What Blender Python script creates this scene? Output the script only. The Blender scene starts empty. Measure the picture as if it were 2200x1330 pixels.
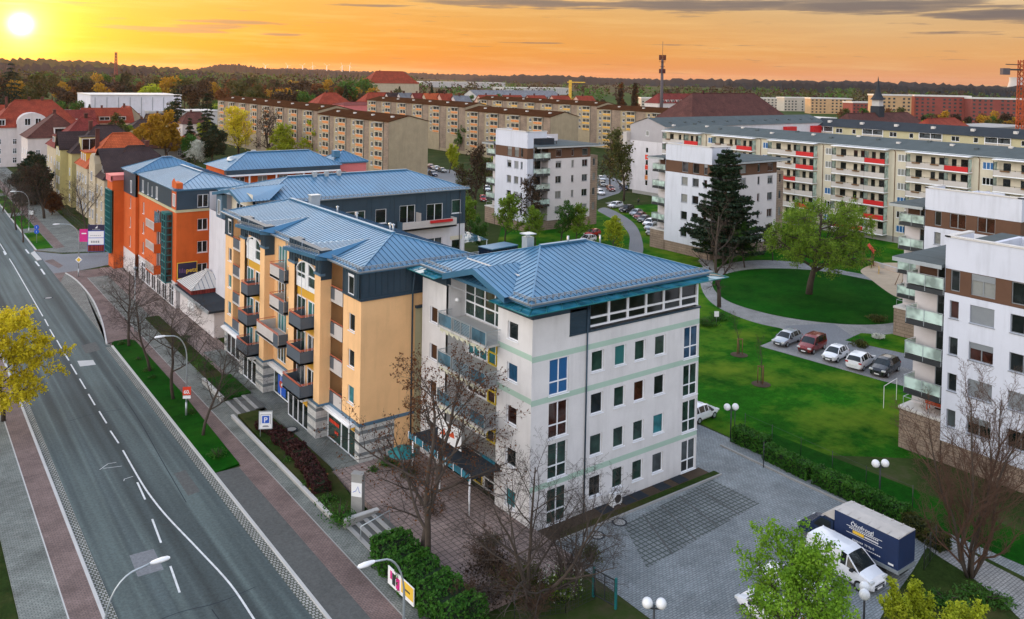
import bpy, bmesh, math, random
from mathutils import Vector, Matrix
R = math.radians
scene = bpy.context.scene
COL = scene.collection
# ------------------------------------------------------------------ camera geometry
# world: x = across the street (away from the road), y = along the street, z = up
FPX, CXP, CYP, CAMH = 1800., 1100., 206., 32.
PITCH, ROLL, HEAD = R(1.34), R(1.1), R(36.67)
fw = Vector((math.sin(HEAD)*math.cos(PITCH), math.cos(HEAD)*math.cos(PITCH), -math.sin(PITCH)))
rt0 = Vector((math.cos(HEAD), -math.sin(HEAD), 0))
up0 = rt0.cross(fw)
rt = rt0*math.cos(ROLL) + up0*math.sin(ROLL)
up = up0*math.cos(ROLL) - rt0*math.sin(ROLL)
def ray(u, v):
    return fw + rt*((u-CXP)/FPX) - up*((v-CYP)/FPX)
def P(u, v, z=0.):
    """ground (or height z) point seen at photo position u, v"""
    d = ray(u, v); t = (z-CAMH)/d.z
    return Vector((d.x*t, d.y*t, z))
def Dd(u, v, dist):
    d = ray(u, v); t = dist/math.hypot(d.x, d.y)
    return Vector((d.x*t, d.y*t, CAMH+d.z*t))
cam_d = bpy.data.cameras.new('camera'); cam = bpy.data.objects.new('camera', cam_d); COL.objects.link(cam)
cam_d.sensor_width = 36; cam_d.lens = 36*FPX/2200; cam_d.shift_y = -(665-CYP)/2200
cam_d.clip_end = 60000; cam_d.clip_start = .5
cam.matrix_world = Matrix(((rt.x, up.x, -fw.x, 0), (rt.y, up.y, -fw.y, 0), (rt.z, up.z, -fw.z, CAMH), (0, 0, 0, 1)))
scene.camera = cam
# ------------------------------------------------------------------ materials
MATS = {}
def newmat(name):
    m = bpy.data.materials.new(name); m.use_nodes = True
    nt = m.node_tree; b = nt.nodes['Principled BSDF']
    return m, nt, b
def nd(nt, t, **kw):
    n = nt.nodes.new(t)
    for k, v in kw.items():
        if k.startswith('_'): setattr(n, k[1:], v)
        else:
            n.inputs[int(k[1:]) if k[0] == 'i' and k[1:].isdigit() else k.replace('__', ' ')].default_value = v
    return n
def ramp(nt, fac, stops, interp='LINEAR'):
    r = nt.nodes.new('ShaderNodeValToRGB'); r.color_ramp.interpolation = interp
    el = r.color_ramp.elements
    while len(el) < len(stops): el.new(.5)
    for e, (p, c) in zip(el, stops): e.position = p; e.color = (*c, 1) if len(c) == 3 else c
    nt.links.new(fac, r.inputs[0]); return r.outputs[0]
def pos(nt, scale=(1, 1, 1), obj=False):
    if obj: o = nt.nodes.new('ShaderNodeTexCoord').outputs['Object']
    else: o = nt.nodes.new('ShaderNodeNewGeometry').outputs['Position']
    mp = nt.nodes.new('ShaderNodeMapping'); mp.inputs['Scale'].default_value = scale
    nt.links.new(o, mp.inputs['Vector']); return mp.outputs[0]
def noise(nt, vec, scale, detail=4, rough=.55):
    n = nd(nt, 'ShaderNodeTexNoise', Scale=scale, Detail=detail, Roughness=rough)
    nt.links.new(vec, n.inputs['Vector']); return n.outputs['Fac']
def mixc(nt, fac, a, b, mode='MIX'):
    m = nt.nodes.new('ShaderNodeMix'); m.data_type = 'RGBA'; m.blend_type = mode
    if isinstance(fac, (int, float)): m.inputs[0].default_value = fac
    else: nt.links.new(fac, m.inputs[0])
    for i, c in ((6, a), (7, b)):
        if isinstance(c, (tuple, list)): m.inputs[i].default_value = (*c[:3], 1)
        else: nt.links.new(c, m.inputs[i])
    return m.outputs[2]
def mth(nt, op, a, b=0., clamp=False):
    m = nt.nodes.new('ShaderNodeMath'); m.operation = op; m.use_clamp = clamp
    for i, c in ((0, a), (1, b)):
        if isinstance(c, (int, float)): m.inputs[i].default_value = c
        else: nt.links.new(c, m.inputs[i])
    return m.outputs[0]
def bump(nt, b, h, strength=.3, dist=.02):
    n = nd(nt, 'ShaderNodeBump', Strength=strength, Distance=dist)
    nt.links.new(h, n.inputs['Height']); nt.links.new(n.outputs[0], b.inputs['Normal'])
def sc(c, k): return tuple(min(1, x*k) for x in c)
def plain(name, col, rough=.8, var=.12, scale=.6, fine=14., metal=0., bmp=.0, spec=.4, streak=False):
    """a base colour broken up by coarse stains and fine grain"""
    if name in MATS: return MATS[name]
    m, nt, b = newmat(name)
    v = pos(nt); n1 = noise(nt, v, scale, 5, .6); n2 = noise(nt, v, fine, 3, .6)
    c1 = ramp(nt, n1, [(.3, sc(col, 1-var)), (.7, sc(col, 1+var*.6))])
    c2 = mixc(nt, var, c1, ramp(nt, n2, [(.3, sc(col, .7)), (.7, sc(col, 1.25))]))
    if streak:
        v3 = pos(nt, (1, 1, .12)); n3 = noise(nt, v3, 1.6, 4, .6)
        c2 = mixc(nt, ramp(nt, n3, [(.50, (0, 0, 0)), (.75, (.34, .34, .34))]), c2, sc(col, .62))
    nt.links.new(c2, b.inputs['Base Color'])
    b.inputs['Roughness'].default_value = rough; b.inputs['Metallic'].default_value = metal
    b.inputs['Specular IOR Level'].default_value = spec
    if bmp: bump(nt, b, n2, bmp, .02)
    MATS[name] = m; return m
def glass(name, col, rough=.06, curtain=None, spec=.6):
    if name in MATS: return MATS[name]
    m, nt, b = newmat(name); v = pos(nt); n1 = noise(nt, v, .9, 2)
    a = ramp(nt, n1, [(.35, sc(col, .55)), (.65, sc(col, 1.5))])
    if curtain:
        w = nd(nt, 'ShaderNodeTexWave', Scale=3.5, Distortion=1.5); nt.links.new(v, w.inputs['Vector'])
        a = mixc(nt, ramp(nt, w.outputs['Fac'], [(.2, (0, 0, 0)), (.9, (1, 1, 1))]), sc(curtain, .6), curtain)
    nt.links.new(a, b.inputs['Base Color']); b.inputs['Roughness'].default_value = rough
    b.inputs['Specular IOR Level'].default_value = spec
    MATS[name] = m; return m
def leafmat(name, cols, trans=.35, rough=.6):
    if name in MATS: return MATS[name]
    m, nt, b = newmat(name)
    v = pos(nt); n = noise(nt, v, 1.1, 3); n2 = noise(nt, v, 9., 2)
    st = [(.28+.44*i/(len(cols)-1), c) for i, c in enumerate(cols)]
    f = mth(nt, 'ADD', mth(nt, 'MULTIPLY', n, .6), mth(nt, 'MULTIPLY', n2, .4))
    c = ramp(nt, f, st); nt.links.new(c, b.inputs['Base Color'])
    b.inputs['Roughness'].default_value = rough; b.inputs['Specular IOR Level'].default_value = .2
    t = nt.nodes.new('ShaderNodeBsdfTranslucent'); nt.links.new(c, t.inputs[0])
    mx = nt.nodes.new('ShaderNodeMixShader'); mx.inputs[0].default_value = trans
    nt.links.new(b.outputs[0], mx.inputs[1]); nt.links.new(t.outputs[0], mx.inputs[2])
    nt.links.new(mx.outputs[0], nt.nodes['Material Output'].inputs[0])
    MATS[name] = m; return m
def brick(name, c1, c2, mortar, w, h, msize=.02, rough=.85, vert=False, var=.25, rot=0., offset=.5, bmp=.25):
    if name in MATS: return MATS[name]
    m, nt, b = newmat(name)
    g = nt.nodes.new('ShaderNodeNewGeometry')
    if vert:
        sx = nt.nodes.new('ShaderNodeSeparateXYZ'); nt.links.new(g.outputs['Position'], sx.inputs[0])
        cb = nt.nodes.new('ShaderNodeCombineXYZ'); nt.links.new(mth(nt, 'ADD', sx.outputs[0], sx.outputs[1]), cb.inputs[0]); nt.links.new(sx.outputs[2], cb.inputs[1])
        vec = cb.outputs[0]
    else:
        mp = nt.nodes.new('ShaderNodeMapping'); mp.inputs['Rotation'].default_value = (0, 0, rot); nt.links.new(g.outputs['Position'], mp.inputs[0]); vec = mp.outputs[0]
    br = nd(nt, 'ShaderNodeTexBrick', Scale=1., Color1=(*c1, 1), Color2=(*c2, 1), Mortar=(*mortar, 1))
    br.inputs['Mortar Size'].default_value = msize; br.inputs['Brick Width'].default_value = w; br.inputs['Row Height'].default_value = h
    br.offset = offset; nt.links.new(vec, br.inputs['Vector'])
    n1 = noise(nt, g.outputs['Position'], .35, 5, .65); n2 = noise(nt, g.outputs['Position'], 6, 3)
    c = mixc(nt, 1., br.outputs['Color'], ramp(nt, n1, [(.3, (1-var,)*3), (.7, (1+var,)*3)]), 'MULTIPLY')
    c = mixc(nt, .6, c, ramp(nt, n2, [(.3, (.75,)*3), (.7, (1.2,)*3)]), 'MULTIPLY')
    nt.links.new(c, b.inputs['Base Color']); b.inputs['Roughness'].default_value = rough; b.inputs['Specular IOR Level'].default_value = .25
    bump(nt, b, mth(nt, 'SUBTRACT', 1., br.outputs['Fac']), bmp, .02)
    MATS[name] = m; return m
SPLIT = {'canopy_rim', 'glass_canopy', 'attic_band', 'zinc_top_floor', 'stone_base', 'dark_course', 'snow_guard', 'painted_band', 'window_print', 'ledge', 'eaves_board', 'side_panel', 'vent_pipe', 'white_field', 'drain_rod', 'ochre_panel', 'parapet', 'coping', 'fascia', 'wall_panel', 'chimney', 'balcony_floor', 'loggia_floor', 'shop_sign'}
# ------------------------------------------------------------------ mesh builder
class MB:
    def __init__(s): s.v = []; s.f = []; s.m = []; s.sm = []
    def add(s, vs, fs, mi=0, smooth=False):
        o = len(s.v); s.v += [tuple(p) for p in vs]
        for f in fs: s.f.append([i+o for i in f]); s.m.append(mi); s.sm.append(smooth)
    def quad(s, a, b, c, d, mi=0): s.add([a, b, c, d], [(0, 1, 2, 3)], mi)
    def poly(s, pts, mi=0): s.add(pts, [tuple(range(len(pts)))], mi)
    def box(s, x0, y0, z0, x1, y1, z1, mi=0):
        if x0 > x1: x0, x1 = x1, x0
        if y0 > y1: y0, y1 = y1, y0
        if z0 > z1: z0, z1 = z1, z0
        s.add([(x0, y0, z0), (x1, y0, z0), (x1, y1, z0), (x0, y1, z0), (x0, y0, z1), (x1, y0, z1), (x1, y1, z1), (x0, y1, z1)],
              [(0, 3, 2, 1), (4, 5, 6, 7), (0, 1, 5, 4), (1, 2, 6, 5), (2, 3, 7, 6), (3, 0, 4, 7)], mi)
    def prism(s, poly, z0, z1, mi=0, bottom=True):
        a = sum(poly[i][0]*poly[(i+1) % len(poly)][1]-poly[(i+1) % len(poly)][0]*poly[i][1] for i in range(len(poly)))
        if a < 0: poly = poly[::-1]
        n = len(poly); vs = [(p[0], p[1], z0) for p in poly]+[(p[0], p[1], z1) for p in poly]
        fs = [tuple(range(n, 2*n))]+[(i, (i+1) % n, n+(i+1) % n, n+i) for i in range(n)]
        if bottom: fs.append(tuple(range(n-1, -1, -1)))
        s.add(vs, fs, mi)
    def tube(s, pts, rad, n=6, mi=0, cap=True, smooth=True):
        pts = [Vector(p) for p in pts]
        if isinstance(rad, (int, float)): rad = [rad]*len(pts)
        o = len(s.v); u = None
        for i, p in enumerate(pts):
            d = (pts[min(i+1, len(pts)-1)]-pts[max(i-1, 0)])
            d = d.normalized() if d.length > 1e-9 else Vector((0, 0, 1))
            if u is None: u = d.orthogonal().normalized()
            else:
                u = u-d*u.dot(d); u = u.normalized() if u.length > 1e-6 else d.orthogonal().normalized()
            w = d.cross(u)
            for k in range(n):
                a = 2*math.pi*k/n; q = p+(u*math.cos(a)+w*math.sin(a))*rad[i]; s.v.append((q.x, q.y, q.z))
        for i in range(len(pts)-1):
            for k in range(n):
                a = o+i*n+k; b = o+i*n+(k+1) % n
                s.f.append([a, b, b+n, a+n]); s.m.append(mi); s.sm.append(smooth)
        if cap:
            s.f.append([o+k for k in range(n-1, -1, -1)]); s.m.append(mi); s.sm.append(False)
            e = o+(len(pts)-1)*n; s.f.append([e+k for k in range(n)]); s.m.append(mi); s.sm.append(False)
    def lathe(s, c, prof, n=12, mi=0, smooth=True):
        o = len(s.v)
        for r, z in prof:
            for k in range(n):
                a = 2*math.pi*k/n; s.v.append((c[0]+r*math.cos(a), c[1]+r*math.sin(a), c[2]+z))
        for i in range(len(prof)-1):
            for k in range(n):
                a = o+i*n+k; b = o+i*n+(k+1) % n
                s.f.append([a, b, b+n, a+n]); s.m.append(mi); s.sm.append(smooth)
    def beam(s, a, b, w, h, mi=0, up=(0, 0, 1)):
        """square bar from a to b; w across, h along up"""
        a = Vector(a); b = Vector(b); d = (b-a).normalized(); upv = Vector(up)
        x = d.cross(upv)
        if x.length < 1e-5: x = d.orthogonal()
        x.normalize(); y = x.cross(d).normalized()
        vs = []
        for p in (a, b):
            for i, j in ((-1, -1), (1, -1), (1, 1), (-1, 1)): vs.append(p+x*(w/2*i)+y*(h/2*j))
        s.add(vs, [(3, 2, 1, 0), (4, 5, 6, 7), (0, 1, 5, 4), (1, 2, 6, 5), (2, 3, 7, 6), (3, 0, 4, 7)], mi)
    def mesh(s, name, mats):
        me = bpy.data.meshes.new(name); me.from_pydata(s.v, [], s.f)
        if not isinstance(mats, (list, tuple)): mats = [mats]
        mats = list(mats)
        if len(mats) == 1 and s.m and max(s.m) == 1: mats.append(MATS['zinc_seam'])
        for m in mats: me.materials.append(m)
        me.polygons.foreach_set('material_index', s.m); me.polygons.foreach_set('use_smooth', s.sm)
        me.update(); return me
    def pieces(s, tol=.06):
        """groups of faces whose bounding boxes touch"""
        par = list(range(len(s.v)))
        def fd(i):
            while par[i] != i: par[i] = par[par[i]]; i = par[i]
            return i
        for f in s.f:
            for k in f[1:]: par[fd(k)] = fd(f[0])
        bb = {}
        for i, p in enumerate(s.v):
            r = fd(i); b = bb.setdefault(r, [list(p), list(p)])
            for k in range(3): b[0][k] = min(b[0][k], p[k]); b[1][k] = max(b[1][k], p[k])
        ks = list(bb)
        for i, a in enumerate(ks):
            for c in ks[:i]:
                if all(bb[a][0][k]-tol <= bb[c][1][k] and bb[c][0][k]-tol <= bb[a][1][k] for k in range(3)): par[fd(a)] = fd(c)
        out = {}
        for f, m, sm in zip(s.f, s.m, s.sm): out.setdefault(fd(f[0]), []).append((f, m, sm))
        return list(out.values())
    def build(s, name, mats, parent=None, loc=None, rz=0.):
        if name in SPLIT:
            ps = s.pieces()
            if len(ps) > 1:
                for fs in ps:
                    q = MB(); ix = {}
                    for f, m, sm in fs: q.f.append([ix.setdefault(i, len(ix)) for i in f]); q.m.append(m); q.sm.append(sm)
                    q.v = [s.v[i] for i in ix]; o = link(name, q.mesh(name, mats), parent, loc, rz)
                return o
        return link(name, s.mesh(name, mats), parent, loc, rz)
def link(name, data, parent=None, loc=None, rz=0.):
    o = bpy.data.objects.new(name, data); COL.objects.link(o)
    if parent is not None: o.parent = parent
    if loc is not None: o.location = loc
    if rz: o.rotation_euler = (0, 0, rz)
    return o
def tag(o, label, cat, group=None, kind=None):
    if label: o['label'] = label
    if cat: o['category'] = cat
    if group: o['group'] = group
    if kind: o['kind'] = kind
    return o
def thing(name, label, cat, loc=(0, 0, 0), rz=0., group=None):
    return tag(link(name, None, None, loc, rz), label, cat, group)
KIDS = {}
def kids(o):
    return [c for c in COL.objects if c.parent == o]
def copy_tree(root, loc, rz=0., label=None, group=None, scale=None, tree=None):
    """copy a thing with its parts and sub-parts (tree = cached [(part, [subparts])])"""
    if tree is None:
        if root.name not in KIDS: KIDS[root.name] = [(c, kids(c)) for c in kids(root)]
        tree = KIDS[root.name]
    r = root.copy(); COL.objects.link(r); r.location = loc; r.rotation_euler = (0, 0, rz)
    if scale is not None: r.scale = scale if not isinstance(scale, (int, float)) else (scale,)*3
    if label: r['label'] = label
    if group: r['group'] = group
    for ch, subs in tree:
        c = ch.copy(); COL.objects.link(c); c.parent = r
        for g in subs:
            d = g.copy(); COL.objects.link(d); d.parent = c
    return r
def structure(name, mb, mats):
    o = mb.build(name, mats); o['kind'] = 'structure'; return o
# ------------------------------------------------------------------ facades
class Face:
    """vertical plane seen from outside: s runs left to right, z up; o = left bottom corner"""
    DIRS = {'-y': (1, 0), '-x': (0, -1), '+y': (-1, 0), '+x': (0, 1)}
    def __init__(s, o, d):
        s.o = Vector(o); s.d = Vector((*Face.DIRS[d], 0)); s.n = Vector((s.d.y, -s.d.x, 0)); s.rz = math.atan2(s.d.y, s.d.x)
    def at(s, a, z, k=0.): return s.o+s.d*a+Vector((0, 0, z))+s.n*k
    def shift(s, k):
        f = Face((0, 0, 0), '-y'); f.o = s.o+s.n*k; f.d = s.d; f.n = s.n; f.rz = s.rz; return f
def fwall(mb, F, s0, s1, z0, z1, holes=(), depth=.15, mi=0):
    """wall sheet with rectangular openings (s, z, w, h) and their reveals"""
    xs = sorted({s0, s1, *[c for h in holes for c in (h[0], h[0]+h[2]) if s0 < c < s1]})
    zs = sorted({z0, z1, *[c for h in holes for c in (h[1], h[1]+h[3]) if z0 < c < z1]})
    for i in range(len(xs)-1):
        for j in range(len(zs)-1):
            cx, cz = (xs[i]+xs[i+1])/2, (zs[j]+zs[j+1])/2
            if any(h[0] < cx < h[0]+h[2] and h[1] < cz < h[1]+h[3] for h in holes): continue
            mb.quad(F.at(xs[i], zs[j]), F.at(xs[i+1], zs[j]), F.at(xs[i+1], zs[j+1]), F.at(xs[i], zs[j+1]), mi)
    for s, z, w, h in holes:
        a, b = max(s, s0), min(s+w, s1); c, d = max(z, z0), min(z+h, z1)
        for p, q in (((a, c), (a, d)), ((b, d), (b, c)), ((b, c), (a, c)), ((a, d), (b, d))):
            mb.quad(F.at(*p), F.at(*q), F.at(*q, -depth), F.at(*p, -depth), mi)
def fbox(mb, F, s0, s1, z0, z1, k0, k1, mi=0):
    """box on a facade from depth k0 to k1 (outward positive)"""
    a = F.at(s0, z0, k0); b = F.at(s1, z1, k1); mb.box(a.x, a.y, a.z, b.x, b.y, b.z, mi)
WCACHE = {}
def window(parent, F, s, z, w, h, rec=.12, cols=1, tz=None, frame=None, pane=None, sill=True, name='window', fr=.07, sub=True, shutter=0.):
    """framed window set in the recess; local x along the facade, z up, -y outward"""
    cols = tuple(cols) if isinstance(cols, list) else cols; frame = frame or MATS['white_frame']; pane = pane or random.choice(PANES)
    key = (round(w, 2), round(h, 2), cols, tz, frame.name, sill, fr, sub, pane.name if not sub else '', shutter)
    if key not in WCACHE:
        mb = MB(); d = .07
        mb.box(0, -d/2, 0, fr, d/2, h); mb.box(w-fr, -d/2, 0, w, d/2, h); mb.box(fr, -d/2, 0, w-fr, d/2, fr); mb.box(fr, -d/2, h-fr, w-fr, d/2, h)
        cc = [i/cols for i in range(1, cols)] if isinstance(cols, int) else list(cols)
        for c in cc: mb.box(w*c-fr*.6, -d/2-.003, fr, w*c+fr*.6, d/2-.003, h-fr)
        if tz: mb.box(fr, -d/2-.006, h*tz-fr*.6, w-fr, d/2-.006, h*tz+fr*.6)
        if sill: mb.box(-.06, -rec-.07, -.06, w+.06, -.04, -.005)
        if shutter: mb.box(fr*.5, -.075, h*(1-shutter), w-fr*.5, -.04, h-.01)
        pm = MB(); tgt = mb if not sub else pm; pi = 0 if sub else 1
        tgt.quad((fr*.5, .012, fr*.5), (w-fr*.5, .012, fr*.5), (w-fr*.5, .012, h-fr*.5), (fr*.5, .012, h-fr*.5), pi)
        WCACHE[key] = (mb.mesh(name, frame if sub else [frame, pane]), pm)
    me, pm = WCACHE[key]
    o = link(name, me, parent, F.at(s, z, -rec), F.rz)
    if sub:
        k2 = key+(pane.name,)
        if k2 not in WCACHE: WCACHE[k2] = pm.mesh('pane', pane)
        link('pane', WCACHE[k2], o)
    return o
def windows(parent, wall, F, s0, s1, z0, z1, wins, rec=.12, mi=0, **kw):
    """wall with windows: wins = list of (s, z, w, h, {options})"""
    fwall(wall, F, s0, s1, z0, z1, [q[:4] for q in wins], rec+.05, mi)
    for q in wins:
        k = dict(kw); k.update(q[4] if len(q) > 4 else {})
        window(parent, F, *q[:4], rec=rec, **k)
# ------------------------------------------------------------------ roofs
SEAM = 1
def roofface(mb, A, B, tops, sp=.55, mi=0, seam=True, sw=.04, sh=.03, smi=0, thick=0.):
    """sloping face with eave A-B and upper outline tops (from above A to above B); standing seams run up the slope"""
    A, B = Vector(A), Vector(B); tops = [Vector(t) for t in tops]
    n0 = (B-A).cross(tops[0]-A if (B-A).cross(tops[0]-A).length > 1e-4 else tops[-1]-A)
    if n0.z < 0: A, B, tops = B, A, tops[::-1]
    mb.poly([A, B]+tops[::-1], mi)
    if not seam: return
    e = (B-A); L = e.length; e.normalize()
    nrm = (B-A).cross(tops[0]-A)
    if nrm.length < 1e-4: nrm = (B-A).cross(tops[-1]-A)
    nrm.normalize(); g = nrm.cross(e)
    pts = [(0., 0.)]+[((t-A).dot(e), (t-A).dot(g)) for t in tops]+[(L, 0.)]
    s0, s1 = min(p[0] for p in pts), max(p[0] for p in pts); k = int((s1-s0)/sp)
    for i in range(1, k+1):
        s = s0+i*(s1-s0)/(k+1); hit = []
        for (a, b), (c, d) in zip(pts, pts[1:]+pts[:1]):
            if (a-s)*(c-s) <= 0 and abs(c-a) > 1e-6: hit.append(b+(d-b)*(s-a)/(c-a))
        if hit and max(hit)-min(hit) > .3:
            p, q = A+e*s+nrm*sh/2+g*(min(hit)+.04), A+e*s+g*(max(hit)-.05)+nrm*sh/2
            mb.beam(p, q, sw, sh, smi if smi else SEAM, nrm)
def hip_roof(mb, x0, y0, x1, y1, z, zr, axis='y', ins=None, sp=.55, seam=True, mi=0, cap=True, ch=.09):
    """hip roof over a rectangle; returns ridge ends. ins = (inset at low end, inset at high end)"""
    w = (x1-x0) if axis == 'y' else (y1-y0); ins = ins or (w/2, w/2)
    if axis == 'y':
        xm = (x0+x1)/2; r0, r1 = Vector((xm, y0+ins[0], zr)), Vector((xm, y1-ins[1], zr))
        lo = [((x0, y1, z), (x0, y0, z), [r1, r0]), ((x1, y0, z), (x1, y1, z), [r0, r1]), ((x0, y0, z), (x1, y0, z), [r0]), ((x1, y1, z), (x0, y1, z), [r1])]
        hips = [((x0, y0, z), r0), ((x1, y0, z), r0), ((x0, y1, z), r1), ((x1, y1, z), r1)]
    else:
        ym = (y0+y1)/2; r0, r1 = Vector((x0+ins[0], ym, zr)), Vector((x1-ins[1], ym, zr))
        lo = [((x0, y0, z), (x1, y0, z), [r0, r1]), ((x1, y1, z), (x0, y1, z), [r1, r0]), ((x0, y1, z), (x0, y0, z), [r0]), ((x1, y0, z), (x1, y1, z), [r1])]
        hips = [((x0, y0, z), r0), ((x0, y1, z), r0), ((x1, y0, z), r1), ((x1, y1, z), r1)]
    for a, b, t in lo: roofface(mb, a, b, t, sp, mi, seam)
    if cap:
        up_ = Vector((0, 0, .03))
        for a, b in hips: mb.beam(Vector(a)+up_, b+up_, .12, ch, mi)
        mb.beam(r0+Vector((0, 0, .06)), r1+Vector((0, 0, .06)), .4, .16, mi)
    return r0, r1
# ------------------------------------------------------------------ palette
plain('white_frame', (.78, .80, .84), .45, .05); plain('white_render', (.60, .59, .63), .9, .08, .5, 20, bmp=.1, streak=True)
plain('office_render', (.63, .625, .63), .9, .10, .5, 22, bmp=.15, streak=True)
plain('bright_render', (.56, .59, .67), .9, .05, .4, 20, bmp=.08, streak=True)
plain('lilac_render', (.58, .55, .555), .9, .07, .5, 20, bmp=.1)
plain('peach_render', (.80, .49, .24), .9, .09, .5, 22, bmp=.15, streak=True); plain('ochre_panel', (.60, .33, .03), .6, .08)
plain('orange_render', (.55, .10, .016), .9, .14, .6, 18, bmp=.15, streak=True); plain('pink_render', (.60, .17, .17), .9, .08, .6, 18, bmp=.1)
plain('cream_render', (.60, .55, .44), .9, .09, .5, 20, streak=True); plain('beige_render', (.46, .42, .26), .9, .1, .6, 20, bmp=.1)
plain('grey_gable', (.36, .35, .37), .9, .06, .5, 20)
plain('slab_panel', (.34, .28, .185), .95, .16, .5, 6, bmp=.2, streak=True)
plain('zinc_dark', (.035, .065, .095), .45, .18, .8, 10, .35); plain('zinc_blue', (.10, .19, .28), .45, .18, .8, 10, .35)
plain('zinc_roof', (.055, .185, .32), .36, .24, .35, 9, .32, spec=.8); plain('zinc_seam', (.022, .085, .16), .5, .1, .8, 10, .4); plain('zinc_cap', (.16, .24, .33), .4, .1, .8, 10, .5)
plain('teal_metal', (.012, .16, .17), .45, .12, .8, 10, .2)
plain('mint_band', (.36, .50, .42), .9, .08, .5, 20); plain('yellow_frame', (.62, .46, .02), .45, .06)
plain('grey_metal', (.30, .33, .36), .4, .1, 1, 12, .6); plain('galvanised', (.42, .47, .50), .4, .1, 1, 12, .55)
plain('dark_metal', (.035, .04, .045), .5, .15, 1, 12, .3); plain('balcony_grey', (.075, .095, .12), .6, .1); plain('balcony_white', (.48, .45, .43), .8, .08)
plain('rail_red', (.55, .14, .08), .5, .08); plain('red_paint', (.50, .012, .015), .5, .1); plain('bright_red', (.66, .05, .02), .5, .1)
plain('bitumen', (.085, .105, .11), .95, .18, .5, 8, spec=.08); plain('bitumen_dark', (.035, .043, .052), .95, .2, .4, 8, spec=.08); plain('roof_brown', (.060, .026, .013), 1., .22, .35, 8, spec=.0)
plain('roof_cap', (.55, .53, .50), .6, .08); plain('concrete', (.30, .30, .29), .9, .14, .6, 12, bmp=.15); plain('concrete_light', (.46, .46, .45), .85, .1, .6, 12)
plain('brown_panel', (.105, .052, .030), .8, .12, .8, 10)
brick('stone_cladding', (.27, .205, .155), (.23, .175, .135), (.13, .10, .08), 2.4, .42, .03, vert=True)
brick('stripe_stone', (.50, .50, .48), (.46, .46, .45), (.30, .30, .30), .9, .55, .015, vert=True)
plain('stripe_dark', (.16, .18, .19), .85, .1)
for n_, c1, c2 in (('tile_red', (.24, .035, .018), (.30, .055, .028)), ('tile_dark', (.035, .024, .026), (.050, .032, .032)), ('tile_orange', (.38, .075, .025), (.46, .10, .035)), ('tile_brown', (.085, .032, .028), (.12, .045, .036)), ('tile_maroon', (.16, .025, .022), (.21, .035, .03)), ('tile_grey', (.16, .17, .19), (.20, .21, .23))):
    brick(n_, c1, c2, sc(c1, .5), .35, .33, .03, .9, var=.3)
for n_, c in (('glass_dark', (.010, .014, .014)), ('glass_green', (.018, .040, .032)), ('glass_blue', (.012, .05, .10)), ('glass_teal', (.02, .13, .15)), ('glass_brown', (.035, .012, .008)), ('glass_grey', (.05, .06, .065))):
    glass(n_, c)
glass('glass_curtain', (.1, .1, .1), .3, (.22, .23, .22)); glass('glass_teal_curtain', (.1, .1, .1), .3, (.03, .17, .17)); glass('glass_blue_curtain', (.1, .1, .1), .3, (.015, .12, .32))
glass('rail_glass', (.34, .44, .40), .15); glass('canopy_glass', (.02, .14, .20), .12); glass('rail_glass_dark', (.05, .11, .15), .12)
PANES = [MATS[k] for k in ('glass_dark', 'glass_dark', 'glass_green', 'glass_grey', 'glass_dark', 'glass_curtain', 'glass_green')]
plain('awning_cloth', (.52, .52, .40), .9, .1); plain('sign_navy', (.022, .018, .055), .5, .05); plain('sign_yellow', (.75, .48, .05), .5, .05); plain('sign_lilac', (.20, .09, .22), .5, .02)
plain('white_paint', (.78, .79, .80), .35, .03, spec=.6); plain('road_paint', (.62, .64, .64), .75, .32, 2.2, 9)
plain('blue_sign', (.02, .10, .50), .4, .03); plain('magenta', (.62, .02, .22), .45, .05); plain('wood', (.16, .085, .04), .85, .2); plain('orange_wood', (.55, .07, .015), .6, .1)
plain('soil', (.055, .036, .022), 1., .3, 1.5, 9, bmp=.4); plain('bark', (.060, .046, .036), .95, .3, 2, 12, bmp=.5); plain('bark_pale', (.17, .14, .11), .95, .35, 2, 10, bmp=.4); plain('twig', (.045, .034, .028), .95, .25, 2, 10); plain('twig_red', (.085, .045, .028), .95, .25, 2, 10)
plain('rubber', (.012, .012, .013), .8, .1); plain('sand', (.46, .36, .25), 1., .12, .8, 18, bmp=.2)
# ------------------------------------------------------------------ ground materials
def asphalt(name, base, tracks=False, patch=.1):
    m, nt, b = newmat(name); v = pos(nt)
    n2 = noise(nt, v, 5, 6, .75); n1 = noise(nt, v, .12, 5, .6)
    c = ramp(nt, n1, [(.3, sc(base, 1-patch)), (.7, sc(base, 1+patch))])
    if tracks:  # worn wheel tracks running along the street
        v2 = pos(nt, (1, .012, 1)); n3 = noise(nt, v2, .62, 2, .4); v3 = pos(nt, (1, .03, 1)); n4 = noise(nt, v3, 1.7, 3, .5)
        c = mixc(nt, 1., c, ramp(nt, n3, [(.36, (.50,)*3), (.44, (.78,)*3), (.52, (1.35, 1.33, 1.27)), (.6, (.85,)*3), (.68, (1.2,)*3)]), 'MULTIPLY')
        c = mixc(nt, .6, c, ramp(nt, n4, [(.35, (.75,)*3), (.65, (1.2,)*3)]), 'MULTIPLY')
    c = mixc(nt, .8, c, ramp(nt, n2, [(.3, (.6,)*3), (.7, (1.35,)*3)]), 'MULTIPLY')
    nt.links.new(c, b.inputs['Base Color']); b.inputs['Roughness'].default_value = .8; b.inputs['Specular IOR Level'].default_value = .25
    bump(nt, b, n2, .25, .01); MATS[name] = m
asphalt('asphalt_road', (.068, .092, .095), True); asphalt('asphalt_path', (.17, .18, .195)); asphalt('asphalt_dark', (.085, .09, .088))
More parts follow.
